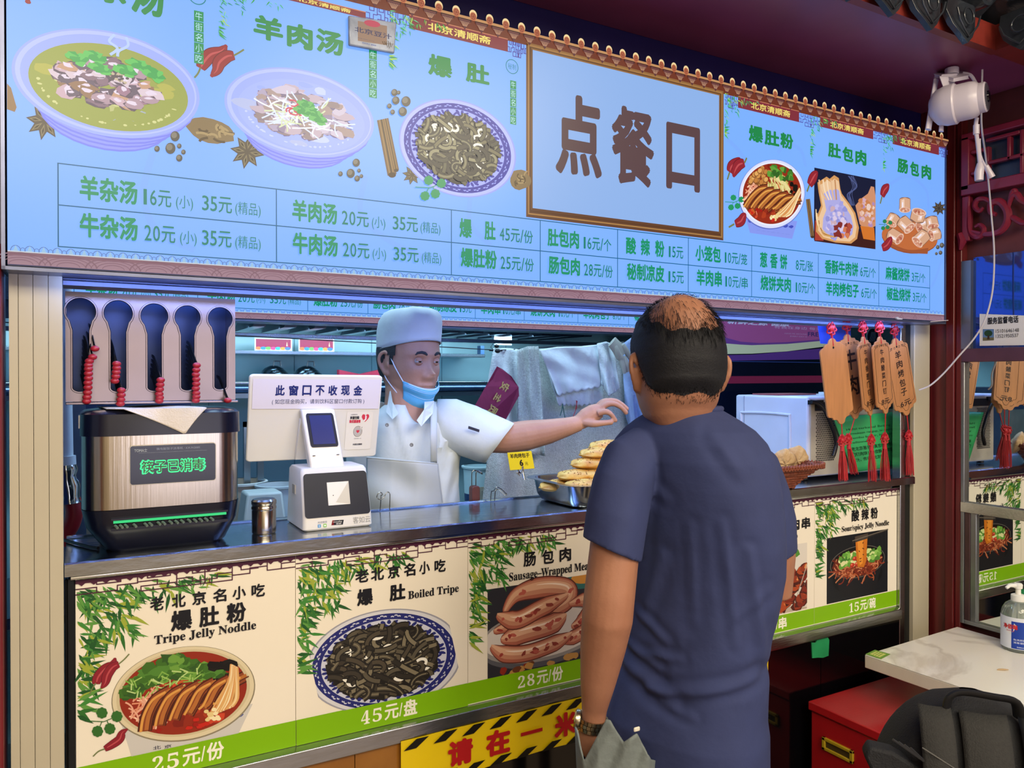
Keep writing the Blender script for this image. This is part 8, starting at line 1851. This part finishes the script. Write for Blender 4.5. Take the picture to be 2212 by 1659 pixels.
Vv += [rr_[-1](2*pi*k/n) for k in range(n)]; rows_ = len(Vv)//n
mb.add(Vv, [(i*n+k, i*n+(k+1) % n, (i+1)*n+(k+1) % n, (i+1)*n+k) for i in range(rows_-1) for k in range(n)], jk, True)
def sleeve2(pts, rad, tilt):
    N = len(pts); n = 44; V = []
    for i, (p, r) in enumerate(zip(pts, rad)):
        t = (pts[min(i+1, N-1)]-pts[max(i-1, 0)]).normalized(); x = (Vector((0, 0, 1))-t*t.z).normalized(); y = t.cross(x)
        for k in range(n): a = 2*pi*k/n; f = 1+.03*sin(3*a+i*.9)+.022*sin(6*a-i*1.3); V.append(p+(x*cos(a)*r[0]+y*sin(a)*r[1])*f+t*tilt*cos(a)*(i/(N-1)))
    mb.add(V, [(i*n+k, i*n+(k+1) % n, (i+1)*n+(k+1) % n, (i+1)*n+k) for i in range(N-1) for k in range(n)], jk, True)
sleeve2([V2(935, 905, .0), V2(965, 912, .0), V2(1000, 928, -.005), V2(1035, 942, -.01), V2(1060, 950, -.015), V2(1080, 956, -.02)], [(.060, .07), (.075, .075), (.079, .076), (.074, .07), (.072, .068), (.070, .066)], .026)
sleeve2([V2(840, 905, .0), V2(815, 925, .02), V2(800, 965, .03), V2(792, 1020, .04), V2(790, 1060, .045)], [(.06, .07), (.072, .07), (.068, .066), (.066, .064), (.066, .064)], 0)
jacket = mb.build('jacket', cook, solid=.003)
mb = MB(); fl = lambda pts, d: [V2(u, v, d) for u, v in pts]
def flap(pts, dd):
    P_ = [V2(u, v, d) for (u, v), d in zip(pts, dd)]; mb.add(P_+[p+wd_*.004 for p in P_], [tuple(range(len(P_))), tuple(range(2*len(P_)-1, len(P_)-1, -1))]+[(i, (i+1) % len(P_), len(P_)+(i+1) % len(P_), len(P_)+i) for i in range(len(P_))], jk)
flap([(843, 838), (838, 868), (834, 890), (848, 906), (861, 893), (848, 868)], [-.03, -.07, -.10, -.145, -.14, -.09])
flap([(917, 868), (916, 885), (900, 908), (910, 921), (935, 893), (938, 866)], [-.085, -.13, -.16, -.16, -.10, -.05])
mb.build('collar_flaps', jacket)
mb = MB()
for u, v, d in ((836, 918, -.152), (889, 961, -.172)): p = V2(u, v, d); mb.lathe([(0, -.002), (.0055, -.002), (.0055, .0015), (.002, .002), (0, .001)], p, mat('#8a8f92', .3, .6), 14, (-wd_).to_track_quat('Z', 'Y').to_matrix())
mb.build('snap_buttons', jacket)
mb = MB(); S_ = lambda u, v, d=-.100: V2(u, v, d)
mb.add([S_(1012, 920), S_(1036, 928), S_(1035, 934), S_(1011, 926)], [(0, 1, 2, 3)], mat('#1a1c30', .6)); mb.build('sleeve_label', jacket)
# apron
apm = mat('#b9bdb6', .6, var=.05, scale=10, bump=.15, bscale=12)
def apf(a, b):
    uL, uR = 792, 946+20*(1-b)**1.2; v = 1150+(((988+14*a)-1150))*b; u = uL+(uR-uL)*a; x = (u-885)/100
    return V2(u, v, -.128-.022*(1-x*x)+.075*max(0, x-.15)**1.4*1.6+.03*max(0, -x-.4)+.005*sin(a*9+b*5)*(1-b*.5)+.006*sin(b*9+a*3))
mb = MB(); mb.grid(apf, 40, 30, apm); ap = mb.build('apron', cook, solid=.003)
mb = MB(); mb.tube([apf(i/30, 1) for i in range(31)], .0028, apm, 6); mb.tube([apf(1, i/20) for i in range(21)], .0022, apm, 6); mb.build('apron_hem', ap)
mb = MB(); mb.grid(lambda a, b: V2(930+10*b*0+(14)*a-6*(1-b)*0, 1000+(868-1000)*b, -.118+.080*b*b-.045*sin(pi*b)*1.0+.01*a), 3, 20, apm); mb.build('apron_strap', ap, solid=.002)
# cook's trousers
mb = MB()
for s_ in (-1, 1): q = V2(893, 1200, 0)+wr_*.092*s_; mb.tube([Vector((q.x, q.y, z)) for z in (1.06, .95, .7, .45, .05)], [.10, .105, .09, .075, .07], mat('#2a2d36', .8, var=.1), 20)
mb.build('trousers', cook)
mb = MB()
for s_ in (-1, 1): q = V2(893, 1200, 0)+wr_*.092*s_; mb.ell(Vector((q.x, q.y, .045))+(-wd_)*.06, (.045, .12, .044), BLACKP(), Matrix.Rotation(-.35, 3, 'Z'))
mb.build('shoes', cook)
